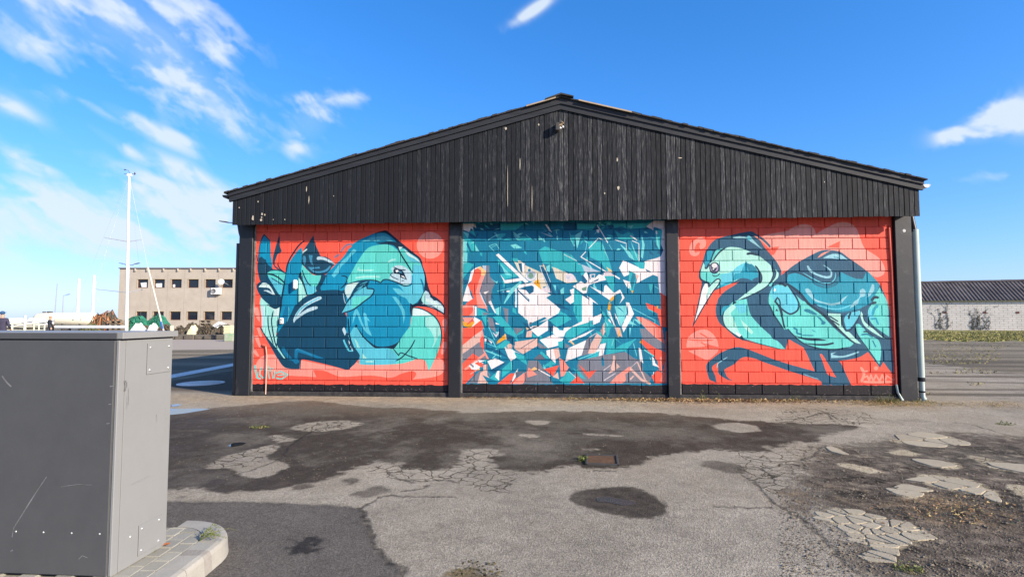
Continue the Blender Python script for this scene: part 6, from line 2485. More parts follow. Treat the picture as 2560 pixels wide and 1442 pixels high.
tuft('weed', 'tall thin green weed at the wall foot under the wading bird\'s near claw', 'weed', atwall(1758), .06, 40, .24, WM, .5, .25)
tuft('weed', 'thin spike of grass just right of the taller weed under the wading bird', 'weed', atwall(1796), .03, 16, .26, WM, .5, .3)
tuft('weed', 'feathery green weed at the wall foot below the wading bird\'s forward leg', 'weed', atwall(1990), .10, 60, .17, WM, .5, .2)
tuft('weed', 'low sprig of weed at the wall foot under the tail end of the wading bird', 'weed', atwall(2052), .06, 24, .12, WM, .5, .4)
tuft('weed', 'wide bushy weed at the wall foot by the artist\'s pink signature', 'weed', (atwall(2205)[0], -.26, 0), .26, 260, .20, WM, .55, .3)
tuft('weed', 'sprawling low weed around the foot of the pale downpipe', 'weed', (on_ground(2312, 1006).x, on_ground(2312, 1006).y, 0), .22, 150, .12, WM, .6, .55)
tuft('weed', 'flat yellow green weed growing in the wet asphalt before the sitting bird', 'weed', wg(650, 1068), .15, 150, .05, WM, .7, .25, broad=1.4)
tuft('weed', 'yellow green weed growing along the edge of the drain grate', 'weed', wg(1458, 1150), .055, 110, .07, WM, 1.6, .15, broad=1.3)
tuft('weed', 'small bright weed in the asphalt crack right of the hall', 'weed', wg(2512, 1061), .14, 90, .06, WM, .6, .2, broad=1.3)
tuft('weed', 'mossy weed at the tail of the broken asphalt plates', 'weed', wg(2272, 1424), .09, 150, .05, WM, .7, .4)
tuft('weed', 'little yellow weed at the wall foot below the middle mural', 'weed', atwall(1430), .06, 36, .11, WM, .5, .5)
tuft('weed', 'dry weed at the wall foot beside the post left of the wading bird', 'weed', atwall(1682), .08, 40, .13, WM, .5, .75)
tuft('moss_patch', 'brown green patch of moss low in the yard nearest the viewer', 'moss', wg(1195, 1425), .15, 300, .010, [M['moss'], M['weed_dry']], .9, .25)

# the trailing weed and the tuft on the island
ip_ = on_ground(498, 1352, H_K)
q = MB()
for br in range(16):
    a0 = math.radians(gq.uniform(-10, 95))
    L_ = gq.uniform(.06, .22)
    pts = []
    for k in range(5):
        t = k / 4
        d = RGT * math.cos(a0) + FWD * math.sin(a0)
        p = ip_ + d * (L_ * t) + Vector((0, 0, .045 * math.sin(t * 2.6) * gq.uniform(.6, 1.4)))
        pts.append(p)
    q.tube(pts, .0016, 4, caps=False, r1=.0008)
    for k in range(7):
        p = pts[min(4, int(gq.uniform(1, 5)))]
        u = Vector((gq.normal(), gq.normal(), gq.normal() * .5)).normalized() * gq.uniform(.008, .016)
        v = u.cross(Vector((gq.normal(), gq.normal(), 1))).normalized() * u.length * .35
        q.add([p, p + u * .5 + v, p + u, p + u * .5 - v], [(0, 1, 2, 3)], 1 if gq.random() < .12 else 0)
tag(q.build('weed', WM), 'trailing green weed growing over the rounded kerb corner', 'weed')
ip2 = on_ground(378, 1378, H_K)
tuft('weed', 'small sprout of grass at the foot of the grey cabinet', 'weed', tuple(ip2), .02, 26, .055, WM, 1, .2)
# fallen leaf on the pavers
lp = on_ground(405, 1366, H_K)
q = MB()
ang = math.radians(20)
for (t0, t1) in ((0, 1),):
    n = 7
    rows = []
    for k in range(n):
        t = k / (n - 1)
        w = .016 * math.sin(math.pi * min(1, t * .95 + .03)) ** .8
        c = lp + (RGT * math.cos(ang) + FWD * math.sin(ang)) * ((t - .5) * .085) + Vector((0, 0, .006 + .012 * abs(t - .5)))
        sd = (FWD * math.cos(ang) - RGT * math.sin(ang)) * w
        rows += [c - sd + Vector((0, 0, .006)), c, c + sd + Vector((0, 0, .008))]
    q.add(rows, [(3 * k + j, 3 * k + j + 1, 3 * k + j + 4, 3 * k + j + 3) for k in range(n - 1) for j in range(2)])
M['leaf_red'] = mat('orange_brown_leaf', (.36, .12, .045), .7, (.22, .075, .03), 12, .7, coord='Generated')
tag(q.build('fallen_leaf', M['leaf_red']), 'curled orange brown leaf lying on the pavers by the cabinet', 'leaf')

# leaf litter and straw along the wall foot
q = MB()


def leaf(q, p, r, mi):
    u = Vector((gq.normal(), gq.normal(), gq.normal() * .35)).normalized() * r
    v = u.cross(Vector((gq.normal() * .5, gq.normal() * .5, 1))).normalized() * r * gq.uniform(.35, .7)
    p = Vector(p)
    up = Vector((0, 0, r * .3))
    q.add([p - u, p + v + up, p + u, p - v + up], [(0, 1, 2), (0, 2, 3)], mi)


for k in range(2600):
    t = gq.random()
    if t < .55:
        x = gq.normal(3.0, 1.15)
        y = -.20 - abs(gq.normal(0, .14))
        r = gq.uniform(.012, .036)
        z = .012 + gq.random() * .03
    elif t < .86:
        x = gq.uniform(-1.5, 6.4)
        y = -.14 - abs(gq.normal(0, .06))
        r = gq.uniform(.010, .026)
        z = .008 + gq.random() * .02
    else:
        c = on_ground(2390 + gq.normal(0, 95), 1276 + gq.normal(0, 20))
        x, y = c.x, c.y
        r = gq.uniform(.006, .020)
        z = .006 + gq.random() * .012
    leaf(q, (x, y, z), r, 0 if gq.random() < .6 else 1)
for k in range(1100):       # straw
    t = gq.random()
    if t < .35:
        a = gq.uniform(-.2, 1.9)
        x, y = 6.15 + gq.normal(0, .42), -.62 + .18 * math.sin(a) + gq.normal(0, .08)
    elif t < .6:
        x, y = gq.uniform(5.6, 7.4), -.35 + gq.normal(0, .12)
    elif t < .78:
        c = on_ground(2490 + gq.normal(0, 34), 1012 + gq.normal(0, 5))
        x, y = c.x, c.y
    else:
        x, y = gq.uniform(-1.6, 4.5), -.13 - abs(gq.normal(0, .05))
    blade(q, (x, y, .004), gq.uniform(.03, .085), .004, gq.uniform(1.5, 4.5), 1)
tag(q.build('leaf_litter', [M['leaf_dry'], M['weed_dry']]), 'dry leaves and straw blown against the wall foot', kind='stuff')

# small boxes on the first mural, the lamp at the gable
def wall_box(name, label, cat, px, py, w, h, d, m, extra=None):
    p = on_wall(px, py, -d / 2)
    q = MB()
    q.box((p.x, -d / 2 - .002, p.z), (w, d, h), bevel=min(w, d) * .28)
    if extra:
        extra(q, p)
    o = q.build(name, m)
    return tag(o, label, cat)


wall_box('motion_sensor', 'white rounded sensor box on the wall between two painted tail feathers', 'sensor', 738, 711, .072, .185, .09, [M['white_plastic'], M['iron']], lambda q, p: q.box((p.x - .01, -.07, p.z - .10), (.03, .03, .022), mi=1))
wall_box('socket_box', 'white socket box on the painted tail low on the left mural', 'socket', 704, 802, .075, .12, .05, [M['white_plastic'], M['iron']], lambda q, p: (q.box((p.x, -.054, p.z + .025), (.035, .006, .018), mi=1), q.box((p.x - .012, -.054, p.z - .02), (.012, .006, .025), mi=1)))
lamp = empty('gable_lamp', (on_wall(1401, 318, Y_B).x, Y_B - .0, on_wall(1401, 318, Y_B).z))
tag(lamp, 'small dark lamp with two white bulbs on the middle of the gable', 'wall lamp')
lx, lz = lamp.location.x, lamp.location.z
q = MB()
q.box((lx - .015, Y_B - .03, lz + .03), (.10, .06, .06), bevel=.006)
q.tube([(lx - .02, Y_B - .02, lz + .06), (lx + .02, Y_B - .10, lz + .065), (lx + .05, Y_B - .12, lz + .03)], .016, 8)
q.build('bracket', mat('weathered_bracket', (.40, .30, .18), .8, (.10, .075, .05), 14, .8), lamp)
q = MB()
q.box((lx - .06, Y_B - .075, lz - .03), (.075, .13, .15), bevel=.01)
q.build('housing', M['iron'], lamp)
for dx in (-.005, .042):
    q = MB()
    q.ball((lx + dx, Y_B - .11, lz - .055 + .02 * (dx > 0)), .022, 8)
    q.build('bulb', M['bulb'], lamp)

# ------------------------------------------------------------------ background on the left: quay, harbour, building
M['conc_road'] = mat('pale_concrete_road', (.40, .335, .26), .92, (.32, .265, .205), 1.4, .6, .3, 30, stretch=(.3, 1.6, 1))
M['line'] = mat('road_paint', (.84, .82, .78), .8, (.35, .35, .34), 9, .6)
M['sea'] = mat('harbour_water', (.02, .045, .055), .08, (.03, .06, .07), 2, .5, .25, 9, spec=.5)
M['quay_stone'] = mat('rough_quay_stone', (.15, .13, .105), .95, (.075, .066, .055), 5, .8, .8, 20)


def sheet(name, pts, m, z, kind='structure', label=None):
    q = MB()
    n = len(pts)
    a = sum(pts[i][0] * pts[(i + 1) % n][1] - pts[(i + 1) % n][0] * pts[i][1] for i in range(n))
    q.add([(p[0], p[1], z) for p in pts], [tuple(range(n)) if a > 0 else tuple(range(n))[::-1]])
    o = q.build(name, m)
    tag(o, label, kind=kind)
    return o


# pale concrete quay road beyond the shadow of the hall

sheet('road', [C(-17.2, 26.6), C(-12, 27.6), C(4, 30.2), C(4, 41), C(-23, 41), C(-25.3, 40.2)], M['conc_road'], .004)
# white line in the shade
a_, b_, c_, d_ = (on_ground(*p) for p in ((405, 941), (600, 905), (600, 912), (405, 950)))
sheet('road_marking', [a_, b_, c_, d_], M['line'], .006)

# harbour basin: water below the quay and its walls
sheet('water', [(p.x, p.y) for p in BASIN], M['sea'], -1.25)
q = MB()
for i in range(4):
    p, r_ = BASIN[i], BASIN[(i + 1) % 4]
    q.add([(p.x, p.y, .0), (r_.x, r_.y, .0), (r_.x, r_.y, -1.6), (p.x, p.y, -1.6)], [(0, 1, 2, 3)])
tag(q.build('quay_wall', M['quay_stone']), kind='structure')
# sea behind everything on the left
sheet('sea', [C(-900, 150), C(-78, 150), C(-95, 420), C(-200, 2200), C(-900, 2200)], M['sea'], .02)

# low kerb of rough stones along the quay road
q = MB()
g6 = np.random.default_rng(66)
kx = -29.0
kst = empty('stone_kerb', tuple(C(-18.5, 40.0)))
tag(kst, 'low kerb of rough stones along the far side of the quay road', 'stone kerb')
while kx < -8:
    w = g6.uniform(.5, .95)
    q = MB()
    zc = 40.2 + g6.normal(0, .05) - (kx + 20) * .10
    q.box(C(kx + w / 2, zc, .17), (w * .96, .55, .36 + g6.normal(0, .02)), rot=Matrix.Rotation(-YAW, 3, 'Z'), bevel=.05)
    q.build('stone', M['quay_stone'], kst)
    kx += w

# ---- two-storey concrete building
BZ = 69.0
base = at_depth(293, 827, BZ)
bld = empty('concrete_building', (base.x, base.y, 0), -YAW)
tag(bld, 'two storey beige concrete building with two rows of small brown windows', 'building')
M['conc_panel'] = mat('weathered_concrete_panel', (.45, .40, .335), .92, (.36, .315, .26), .9, .8, .35, 25, coord='Object')
M['win_frame'] = mat('brown_window_frame', (.11, .05, .03), .6)
M['win_reveal'] = mat('pale_window_reveal', (.42, .34, .20), .85)
m_, t_, b__ = new_mat('dark_window_glass')
b__.inputs['Base Color'].default_value = (.012, .016, .026, 1)
b__.inputs['Roughness'].default_value = .06
b__.inputs['Specular IOR Level'].default_value = .5
M['glass'] = m_
M['white_panel'] = mat('matt_white', (.72, .74, .76), .8)
U = BZ / F_PX       # metres per photograph pixel on the facade


def bx_(px):
    return (px - 293) * U


def bz_(py):
    return (827 - py) * U


HB = bz_(671)
up_x = [340.0, 381.8, 424.0, 466.5, 509.0, 551.3, 593.5, 635.7, 678]
lo_x = [336.5, 378.5, 420.8, 463.4, 506.1, 549.4, 592.0, 634.5, 677]
ww = 26.2 * U
edges = [293] + [372.0 + 42.4 * k for k in range(0, 9)]
zu0, zu1 = bz_(719.6), bz_(698.2)
zl0, zl1 = bz_(800.0), bz_(778.8)
wi = 0
win_specs = []
for k in range(len(edges) - 1):
    x0, x1 = bx_(edges[k]) + .012, bx_(edges[k + 1]) - .012
    wx = bx_(.5 * (up_x[k] + lo_x[k]) + 1.0)
    q = MB()
    th = .30

    def seg(xa, xb, za, zb):
        q.box(((xa + xb) / 2, th / 2, (za + zb) / 2), (xb - xa, th, zb - za))
    seg(x0, x1, 0, zl0)
    seg(x0, wx, zl0, zl1)
    seg(wx + ww, x1, zl0, zl1)
    seg(x0, x1, zl1, zu0)
    seg(x0, wx, zu0, zu1)
    seg(wx + ww, x1, zu0, zu1)
    seg(x0, x1, zu1, HB)
    q.build('wall_panel', M['conc_panel'], bld, local=True)
    for za, zb, row in ((zl0, zl1, 0), (zu0, zu1, 1)):
        win_specs.append((wx, za, zb, row, k))
for wx, za, zb, row, k in win_specs:
    q = MB()
    fw = .09
    for xx in (wx + fw / 2, wx + ww - fw / 2):
        q.box((xx, .14, (za + zb) / 2), (fw, .08, zb - za))
    for zz in (za + fw / 2, zb - fw / 2):
        q.box((wx + ww / 2, .14, zz), (ww - 2 * fw, .08, fw))
    wo_ = q.build('window', M['win_frame'], bld, local=True)
    q = MB()
    q.box((wx + ww / 2, .19, (za + zb) / 2), (ww - .1, .02, zb - za - .1))
    q.build('pane', M['glass'], wo_, local=True)
    q = MB()
    q.box((wx - .035, -.005, (za + zb) / 2), (.05, .05, zb - za + .1))
    q.box((wx + ww / 2, -.005, zb + .035), (ww + .16, .05, .05))
    q.build('reveal_edge', M['win_reveal'], wo_, local=True)
    if row == 1 and k < 3:  # flat white panel before the pane of some upper windows
        w2, h2 = ((.62, .60), (.72, .50), (.30, .36))[k]
        q = MB()
        sh = .16 if k < 2 else 0
        xa = wx + (.42 if k == 0 else .16 if k == 1 else .12)
        q.prism([(xa, za + .10), (xa + w2, za + .10), (xa + w2 - .02, za + .10 + h2), (xa - sh, za + .10 + h2 * .9)], 'y', .165, .178)
        q.build('white_panel', M['white_panel'], wo_, local=True)
q = MB()
x1 = bx_(edges[-1])
q.box((x1 / 2, .2, HB + .06), (x1 + .10, .7, .12))
q.build('roof_edge', mat('grey_roof_edge', (.20, .19, .18), .9), bld, local=True)
for px in (334, 364, 404.7, 440.5, 472.5, 508.8, 543.8, 579.5, 614, 650, 686):
    q = MB()
    q.box((bx_(px), -.10, HB - .17), (.13, .22, .34), bevel=.02)
    q.build('bracket', M['conc_panel'], bld, local=True)
q = MB()
q.box((x1 / 2 + .05, 5.2, HB / 2 - .05), (x1 - .1, 9.6, HB - .1))
q.build('outer_wall', M['conc_panel'], bld, local=True)

Mb = WORLD_OF[bld]


def on_bld(x, y, z):
    return Mb @ Vector((x, y, z))


ac = empty('air_conditioner', tuple(on_bld(bx_(540), -.3, bz_(728))), -YAW)
tag(ac, 'white air conditioner box fixed on the beige concrete facade', 'air conditioner')
q = MB()
q.box((0, 0, 0), (1.15, .42, .80), bevel=.03)
q.build('housing', M['white_paint'], ac, local=True)
q = MB()
q.lathe([(.30, 0), (.30, .03), (.26, .03), (.25, .01), (.001, .01)], (-.22, -.215, 0), 18, rot=Matrix.Rotation(math.radians(90), 3, 'X'))
q.build('fan_grille', mat('grey_grille', (.20, .20, .20), .6), ac, local=True)
q = MB()
for s in (-.4, .4):
    q.box((s, .1, -.43), (.05, .55, .05))
q.build('bracket', M['galv'], ac, local=True)
flood = empty('satellite_dish', tuple(on_bld(bx_(558), -.8, bz_(706))), -YAW)
tag(flood, 'white dish on an arm in front of the last upper window', 'dish')
q = MB()
q.lathe([(.001, 0), (.20, .03), (.34, .10), (.36, .13)], (0, .0, 0), 18, rot=Matrix.Rotation(math.radians(70), 3, 'X') @ Matrix.Rotation(math.radians(20), 3, 'Y'))
q.build('reflector', M['white_paint'], flood, local=True)
q = MB()
q.tube([(0, .05, 0), (.35, .45, -.15), (.40, .85, -.3)], .035, 8)
q.tube([(0, 0, 0), (.30, -.25, .10)], .02, 6)
q.build('arm', M['galv'], flood, local=True)

# ---- sailing boat in the basin
bp_ = at_depth(318, 797, 31.0)
boat = empty('sailing_boat', (bp_.x, bp_.y, -1.25), -YAW)
tag(boat, 'sailing boat behind the grey cabinet with a tall bare white mast', 'sailing boat')
SU = 31.0 / F_PX
M['mast'] = mat('white_painted_mast', (.80, .80, .78), .35, (.70, .70, .69), 3, .5)
M['rig'] = mat('steel_rigging', (.45, .46, .48), .35, metal=.5)
M['hull_white'] = mat('white_gelcoat', (.78, .78, .76), .25, (.66, .66, .64), 2, .5)
M['navy'] = mat('navy_stripe', (.02, .035, .09), .4)


def zb_(py):
    return 1.5 + (797 - py) * SU + 1.25


q = MB()
st_ = []
for k in range(9):
    t = k / 8
    x = -3.9 + 6.1 * t
    half = 1.05 * (math.sin(math.pi * (.22 + .78 * t)) ** .7 if t < 1 else .02)
    half = max(.02, half)
    dk = 1.12 + .22 * t * t
    kl = -.05 - .25 * math.sin(math.pi * t)
    st_.append([(x, -half, dk), (x, -half * .92, .45), (x, -half * .55, .05), (x, 0, kl), (x, half * .55, .05), (x, half * .92, .45), (x, half, dk)])
vs = [p for s in st_ for p in s]
fs = [(i * 7 + k, (i + 1) * 7 + k, (i + 1) * 7 + k + 1, i * 7 + k + 1) for i in range(8) for k in range(6)]
q.add(vs, fs, 0, True)
q.add([p for s in st_ for p in (s[0], s[6])], [(2 * i, 2 * i + 1, 2 * i + 3, 2 * i + 2) for i in range(8)], 0)
q.add(st_[0], [tuple(range(7))], 0)
q.build('hull', M['hull_white'], boat, local=True)
q = MB()
q.box((-.6, 0, 1.34), (2.6, 1.3, .34), bevel=.1)
q.build('cabin', M['hull_white'], boat, local=True)
mx0, mx1 = 0.0, (309 - 318) * SU
q = MB()
q.tube([(mx0, 0, 1.2), ((mx0 + mx1) / 2, 0, (1.2 + zb_(432)) / 2), (mx1, 0, zb_(432))], .085, 10, r1=.060)
q.box((mx1 + .02, 0, zb_(434)), (.26, .12, .14), bevel=.02)
mast = q.build('mast', M['mast'], boat, local=True)
q = MB()
q.tube([((140 - 318) * SU, 0, zb_(817)), (-.05, 0, zb_(817))], .085, 10)
q.build('boom', M['mast'], boat, local=True)
for (xa, ya, xb, yb2) in ((270, 596, 326, 594), (254, 724, 334, 722)):
    for (px, py, dy) in ((xa, ya, -.55), (xb, yb2, .7)):
        zc = zb_(ya + 7)
        xm = mx1 * (zc - 1.2) / (zb_(432) - 1.2)
        q = MB()
        q.tube([(xm, 0, zc), ((px - 318) * SU, dy, zb_(py))], .030, 6, r1=.016)
        q.build('spreader', M['rig'], boat, local=True)
q = MB()
xm = mx1
for s, x_ in ((-1, 254), (1, 334)):
    q.tube([(xm, 0, zb_(440)), ((x_ - 318) * SU, .6 * s, zb_(723)), (.1, .95 * s, 1.2)], .003, 4, caps=False)
q.tube([(xm, 0, zb_(436)), (-3.8, 0, 1.2)], .003, 4, caps=False)
q.build('shroud', M['rig'], boat, local=True)
q = MB()
q.tube([(xm + .02, 0, zb_(440)), ((365 - 318) * SU, 0, zb_(668))], .006, 5, caps=False)
q.tube([((365 - 318) * SU, 0, zb_(668)), ((411 - 318) * SU, 0, zb_(831))], .042, 8, caps=True)
fst = q.build('furled_jib', mat('furled_cream_sail', (.66, .60, .50), .8), boat, local=True)
q = MB()
q.tube([((402.5 - 318) * SU, -.01, zb_(804)), ((407.5 - 318) * SU, -.01, zb_(822))], .060, 8)
q.build('blue_cover', mat('blue_sailcloth', (.03, .12, .35), .8), fst, local=True)
q = MB()
q.tube([((296 - 318) * SU, 0, zb_(431)), ((326 - 318) * SU, 0, zb_(431))], .014, 5)
q.tube([((297 - 318) * SU, .05, zb_(420)), ((307 - 318) * SU, 0, zb_(422)), ((312 - 318) * SU, 0, zb_(433))], .011, 5)
q.box(((323 - 318) * SU, 0, zb_(430)), (.05, .02, .15))
q.box(((298 - 318) * SU, 0, zb_(420)), (.12, .02, .05))
q.build('wind_vane', M['iron'], boat, local=True)

# ---- poles and masts against the sky
M['far_white'] = mat('white_far_pole', (.80, .80, .80), .5)
for px, top, lab, zz, w in ((193.5, 697, 'shorter of two thick white poles standing behind the tank', 118., 6.2), (231, 688, 'taller of two thick white poles standing behind the tank', 118., 6.0)):
    p = on_frame(px, 0, zz)
    q = MB()
    q.tube([(p.x, p.y, 0), (p.x, p.y, 1.5 + (797 - top) * zz / F_PX)], w * zz / F_PX / 2, 12)
    tag(q.build('pole', M['far_white']), lab, 'pole')
for px, top, lab, zz in ((137.5, 708, 'thin grey mast rising left of the thick white poles', 90.),):
    p = on_frame(px, 0, zz)
    q = MB()
    q.tube([(p.x - .15, p.y, 0), (p.x + .12, p.y, 1.5 + (797 - top) * zz / F_PX)], .06, 6)
    tag(q.build('mast', M['rig']), lab, 'mast')


def street_lamp(px, head_py, zz, arms, label, group=None):
    p = on_frame(px, 0, zz)
    h = 1.5 + (797 - head_py) * zz / F_PX
    r_ = empty('street_lamp', (p.x, p.y, 0), -YAW)
    tag(r_, label, 'street lamp')
    q = MB()
    q.tube([(0, 0, 0), (0, 0, h - .1)], .09, 10, r1=.055)
    q.build('pole', M['galv'], r_, local=True)
    for d in arms:
        q = MB()
        q.tube([(0, 0, h - .12), (d * .35, 0, h - .10), (d * .62, 0, h + .04)], .035, 6)
        am = q.build('arm', M['iron'], r_, local=True)
        q = MB()
        q.prism([(d * .55, h + .0), (d * .8, h + .10), (d * 1.12, h + .15), (d * 1.14, h + .11), (d * .8, h + .02)], 'y', -.12, .12)
        q.build('lamp_head', M['iron'], am, local=True)
    return r_


street_lamp(318.5, 660, 62., (-1, 1), 'twin armed street lamp half hidden behind the tall bare mast')
sl = street_lamp(604, 556, 38., (-1.5,), 'single armed street lamp peeping out behind the left edge of the hall')
street_lamp(156, 737, 100., (1,), 'small distant street lamp right of the thin grey mast')

# ---- storage tank
tz = 58.0
TU = tz / F_PX
tp = on_frame(166, 0, tz)
tank = empty('storage_tank', (tp.x, tp.y, 0), -YAW)
tag(tank, 'long cream storage tank lying behind the railing and boats', 'tank')
M['tank'] = mat('cream_tank_paint', (.76, .72, .58), .45, (.66, .61, .47), 2, .6)
q = MB()
R_ = 17.0 * TU
zc = 1.5 + (797 - 798) * TU
hl = 78 * TU
prof = [(.001, -hl), (R_ * .45, -hl + .06), (R_ * .8, -hl + .22), (R_, -hl + .5), (R_, hl - .5), (R_ * .8, hl - .22), (R_ * .45, hl - .06), (.001, hl)]
q.lathe(prof, (0, 0, zc), 24, rot=Matrix.Rotation(math.radians(90), 3, 'Y'))
q.build('vessel', M['tank'], tank, local=True)
for s in (-.55, .0, .55):
    q = MB()
    q.box((s * hl, 0, (zc - R_ * .5) / 2), (.25, R_ * 1.5, max(.2, zc - R_ * .5)), bevel=.03)
    q.build('saddle', M['iron'], tank, local=True)
for dx, w, h_, mm in ((-56, .32, .10, 'iron'), (-42, .5, .12, 'iron')):
    q = MB()
    q.lathe([(w / 2, 0), (w / 2, h_), (.001, h_ + .02)], (dx * TU, 0, zc + R_ - .02), 12)
    q.build('hatch', M['iron'], tank, local=True)
q = MB()
q.tube([(46 * TU, -R_ * .9, zc + .35), (50 * TU, -R_ * 1.02, zc - .1)], .02, 6)
q.box((30 * TU, -R_ * .95, zc - .05), (.12, .1, .08))
q.build('fitting', M['iron'], tank, local=True)

# ---- railing of the gangway
rz_ = 46.0
RU = rz_ / F_PX
rp = on_frame(0, 0, rz_)
rail = empty('railing', (rp.x, rp.y, 0), -YAW)
tag(rail, 'cream railing with horizontal bars in front of the white boats', 'railing')
M['cream'] = mat('cream_rail_paint', (.72, .72, .55), .5, (.60, .60, .44), 3, .5)
for k, z in enumerate((.30, .58, .84, 1.08)):
    q = MB()
    q.tube([(-3.0, 0, z), (114 * RU, 0, z)], .030 if k < 3 else .042, 6)
    q.build('bar', M['cream'], rail, local=True)
for px, h_, r in ((-60, 1.1, .05), (-25, 1.1, .05), (8, 1.08, .06), (31.5, 1.08, .07), (63, 1.78, .10), (86, 1.1, .05), (98, 1.1, .05), (112, 1.1, .05)):
    q = MB()
    q.tube([(px * RU, 0, 0), (px * RU, 0, h_)], r, 8)
    q.build('rail_post', M['cream'], rail, local=True)


# ---- motor boats laid up behind the railing
def motor_boat(px, zz, length, label, hgt=.75, stripe=True, rise=.0, z0=.35):
    p = on_frame(px, 0, zz)
    r_ = empty('motor_boat', (p.x, p.y, 0), -YAW)
    tag(r_, label, 'motor boat')
    q = MB()
    st2 = []
    for k in range(8):
        t = k / 7
        x = length * (t - .5)
        half = max(.02, .8 * (math.sin(math.pi * (.28 + .72 * t)) ** .6 if t < 1 else .01))
        dk = z0 + hgt + .35 * t ** 3 + rise * t
        st2.append([(x, -half, dk), (x, -half * .95, dk - .16), (x, -half * .8, z0 + .25 + .3 * t ** 3), (x, 0, z0 + .45 * t ** 4), (x, half * .8, z0 + .25 + .3 * t ** 3), (x, half * .95, dk - .16), (x, half, dk)])
    vs = [p_ for s in st2 for p_ in s]
    for k in range(6):
        q.add(vs, [(i * 7 + k, (i + 1) * 7 + k, (i + 1) * 7 + k + 1, i * 7 + k + 1) for i in range(7)], 1 if stripe and k in (1, 4) and False else 0, True)
    q.add([p_ for s in st2 for p_ in (s[0], s[6])], [(2 * i, 2 * i + 1, 2 * i + 3, 2 * i + 2) for i in range(7)], 0)
    q.add(st2[0], [tuple(range(7))], 0)
    q.build('hull', M['hull_white'], r_, local=True)
    q = MB()
    for i in range(7):
        a, b_ = st2[i], st2[i + 1]
        q.add([(a[1][0], a[1][1] - .012, a[1][2]), (b_[1][0], b_[1][1] - .012, b_[1][2]), (b_[1][0], b_[1][1] - .004, b_[1][2] - .09), (a[1][0], a[1][1] - .004, a[1][2] - .09)], [(0, 1, 2, 3)])
    q.build('stripe', M['navy'], r_, local=True)
    q = MB()
    q.box((length * .05, 0, z0 + hgt + .26), (length * .3, .9, .4), bevel=.12)
    q.build('cabin', M['hull_white'], r_, local=True)
    q = MB()
    q.box((-length * .5 - .12, 0, z0 + hgt + .12), (.24, .32, .46), bevel=.07)
    q.build('outboard_motor', M['iron'], r_, local=True)
    q = MB()
    for s in (-.3, .3):
        q.box((s * length, 0, z0 * .5), (.12, 1.1, z0 + .1))
    q.build('cradle', M['iron'], r_, local=True)
    return r_


motor_boat(88, 52., 3.6, 'white motor boat with a dark stripe behind the right part of the railing', .62, z0=.52)
motor_boat(36, 50., 3.2, 'white motor boat with a dark outboard near the left edge of the picture', .60, z0=.50)


# ---- people
def person(px, zz, h, facing, cols, label, lean=0.0, cap=None, z0=0.0, arm=0.15):
    p = on_frame(px, 0, zz)
    s = h / 1.75
    V = [(0, 0, .95), (0, .01, 1.15), (0, .02, 1.36), (0, .01, 1.47), (0, -.01, 1.55), (0, -.02, 1.65),
         (-.18, .02, 1.40), (-.25, .03, 1.14), (-.24, -.04 - arm, .93), (.18, .02, 1.40), (.25, .03, 1.14), (.24, -.05 - arm, .92),
         (-.10, 0, .90), (-.11, -.03, .50), (-.11, .02, .08), (-.12, -.13, .04), (.10, 0, .90), (.11, .05, .50), (.11, .10, .08), (.12, -.05, .04)]
    Rr = [.165, .155, .165, .065, .075, .095, .075, .050, .032, .075, .050, .032, .105, .068, .045, .035, .105, .068, .045, .035]
    E = [(0, 1), (1, 2), (2, 3), (3, 4), (4, 5), (2, 6), (6, 7), (7, 8), (2, 9), (9, 10), (10, 11), (0, 12), (12, 13), (13, 14), (14, 15), (0, 16), (16, 17), (17, 18), (18, 19)]
    for hi, sx in ((8, -1), (11, 1)):       # hands with five fingers
        hx, hy, hz = V[hi]
        pk = len(V)
        V.append((hx, hy - .02, hz - .06))
        Rr.append(.03)
        E.append((hi, pk))
        for f in range(4):
            V.append((hx + (f - 1.5) * .017, hy - .045 - .006 * f, hz - .13 + .012 * abs(f - 1.5)))
            Rr.append(.009)
            E.append((pk, len(V) - 1))
        V.append((hx - sx * .035, hy - .05, hz - .08))
        Rr.append(.010)
        E.append((pk, len(V) - 1))
    me = bpy.data.meshes.new('person')
    me.from_pydata([(x * s, y * s, z * s) for x, y, z in V], E, [])
    o = bpy.data.objects.new('person', me)
    COL.objects.link(o)
    md = o.modifiers.new('skin', 'SKIN')
    for i, sv in enumerate(me.skin_vertices[0].data):
        sv.radius = (Rr[i] * s, Rr[i] * s * (.72 if i < 3 else 1))
        sv.use_root = i == 0
    o.modifiers.new('sub', 'SUBSURF').levels = 1
    o.modifiers['sub'].render_levels = 1
    dg = bpy.context.evaluated_depsgraph_get()
    m2 = bpy.data.meshes.new_from_object(o.evaluated_get(dg))
    o.modifiers.clear()
    o.data = m2
    for c in cols:
        m2.materials.append(c)
    for f in m2.polygons:
        z = f.center.z / s
        x = abs(f.center.x) / s
        hand = x > .17 and z < .99 and z > .7
        f.material_index = 2 if z > 1.47 or hand else 0 if z > .93 else 1 if z > .1 else 3
        f.use_smooth = True
    o.location = (p.x, p.y, z0)
    o.rotation_euler = (lean, 0, facing)
    WORLD_OF[o] = Matrix.Identity(4)
    tag(o, label, 'person')
    q = MB()
    hm = cols[4]
    q.ball((0, .012 * s, 1.685 * s), .098 * s, 10, sq=(.95, 1.05, .85))
    if cap:
        q.prism([(-.07 * s, -.08 * s), (.07 * s, -.08 * s), (.05 * s, -.19 * s), (-.05 * s, -.19 * s)], 'z', 1.70 * s, 1.715 * s)
    q.build('cap' if cap else 'hair', hm, None, local=True)
    hair = bpy.data.objects[-1] if False else None
    return o


def finish_hair(o):
    pass


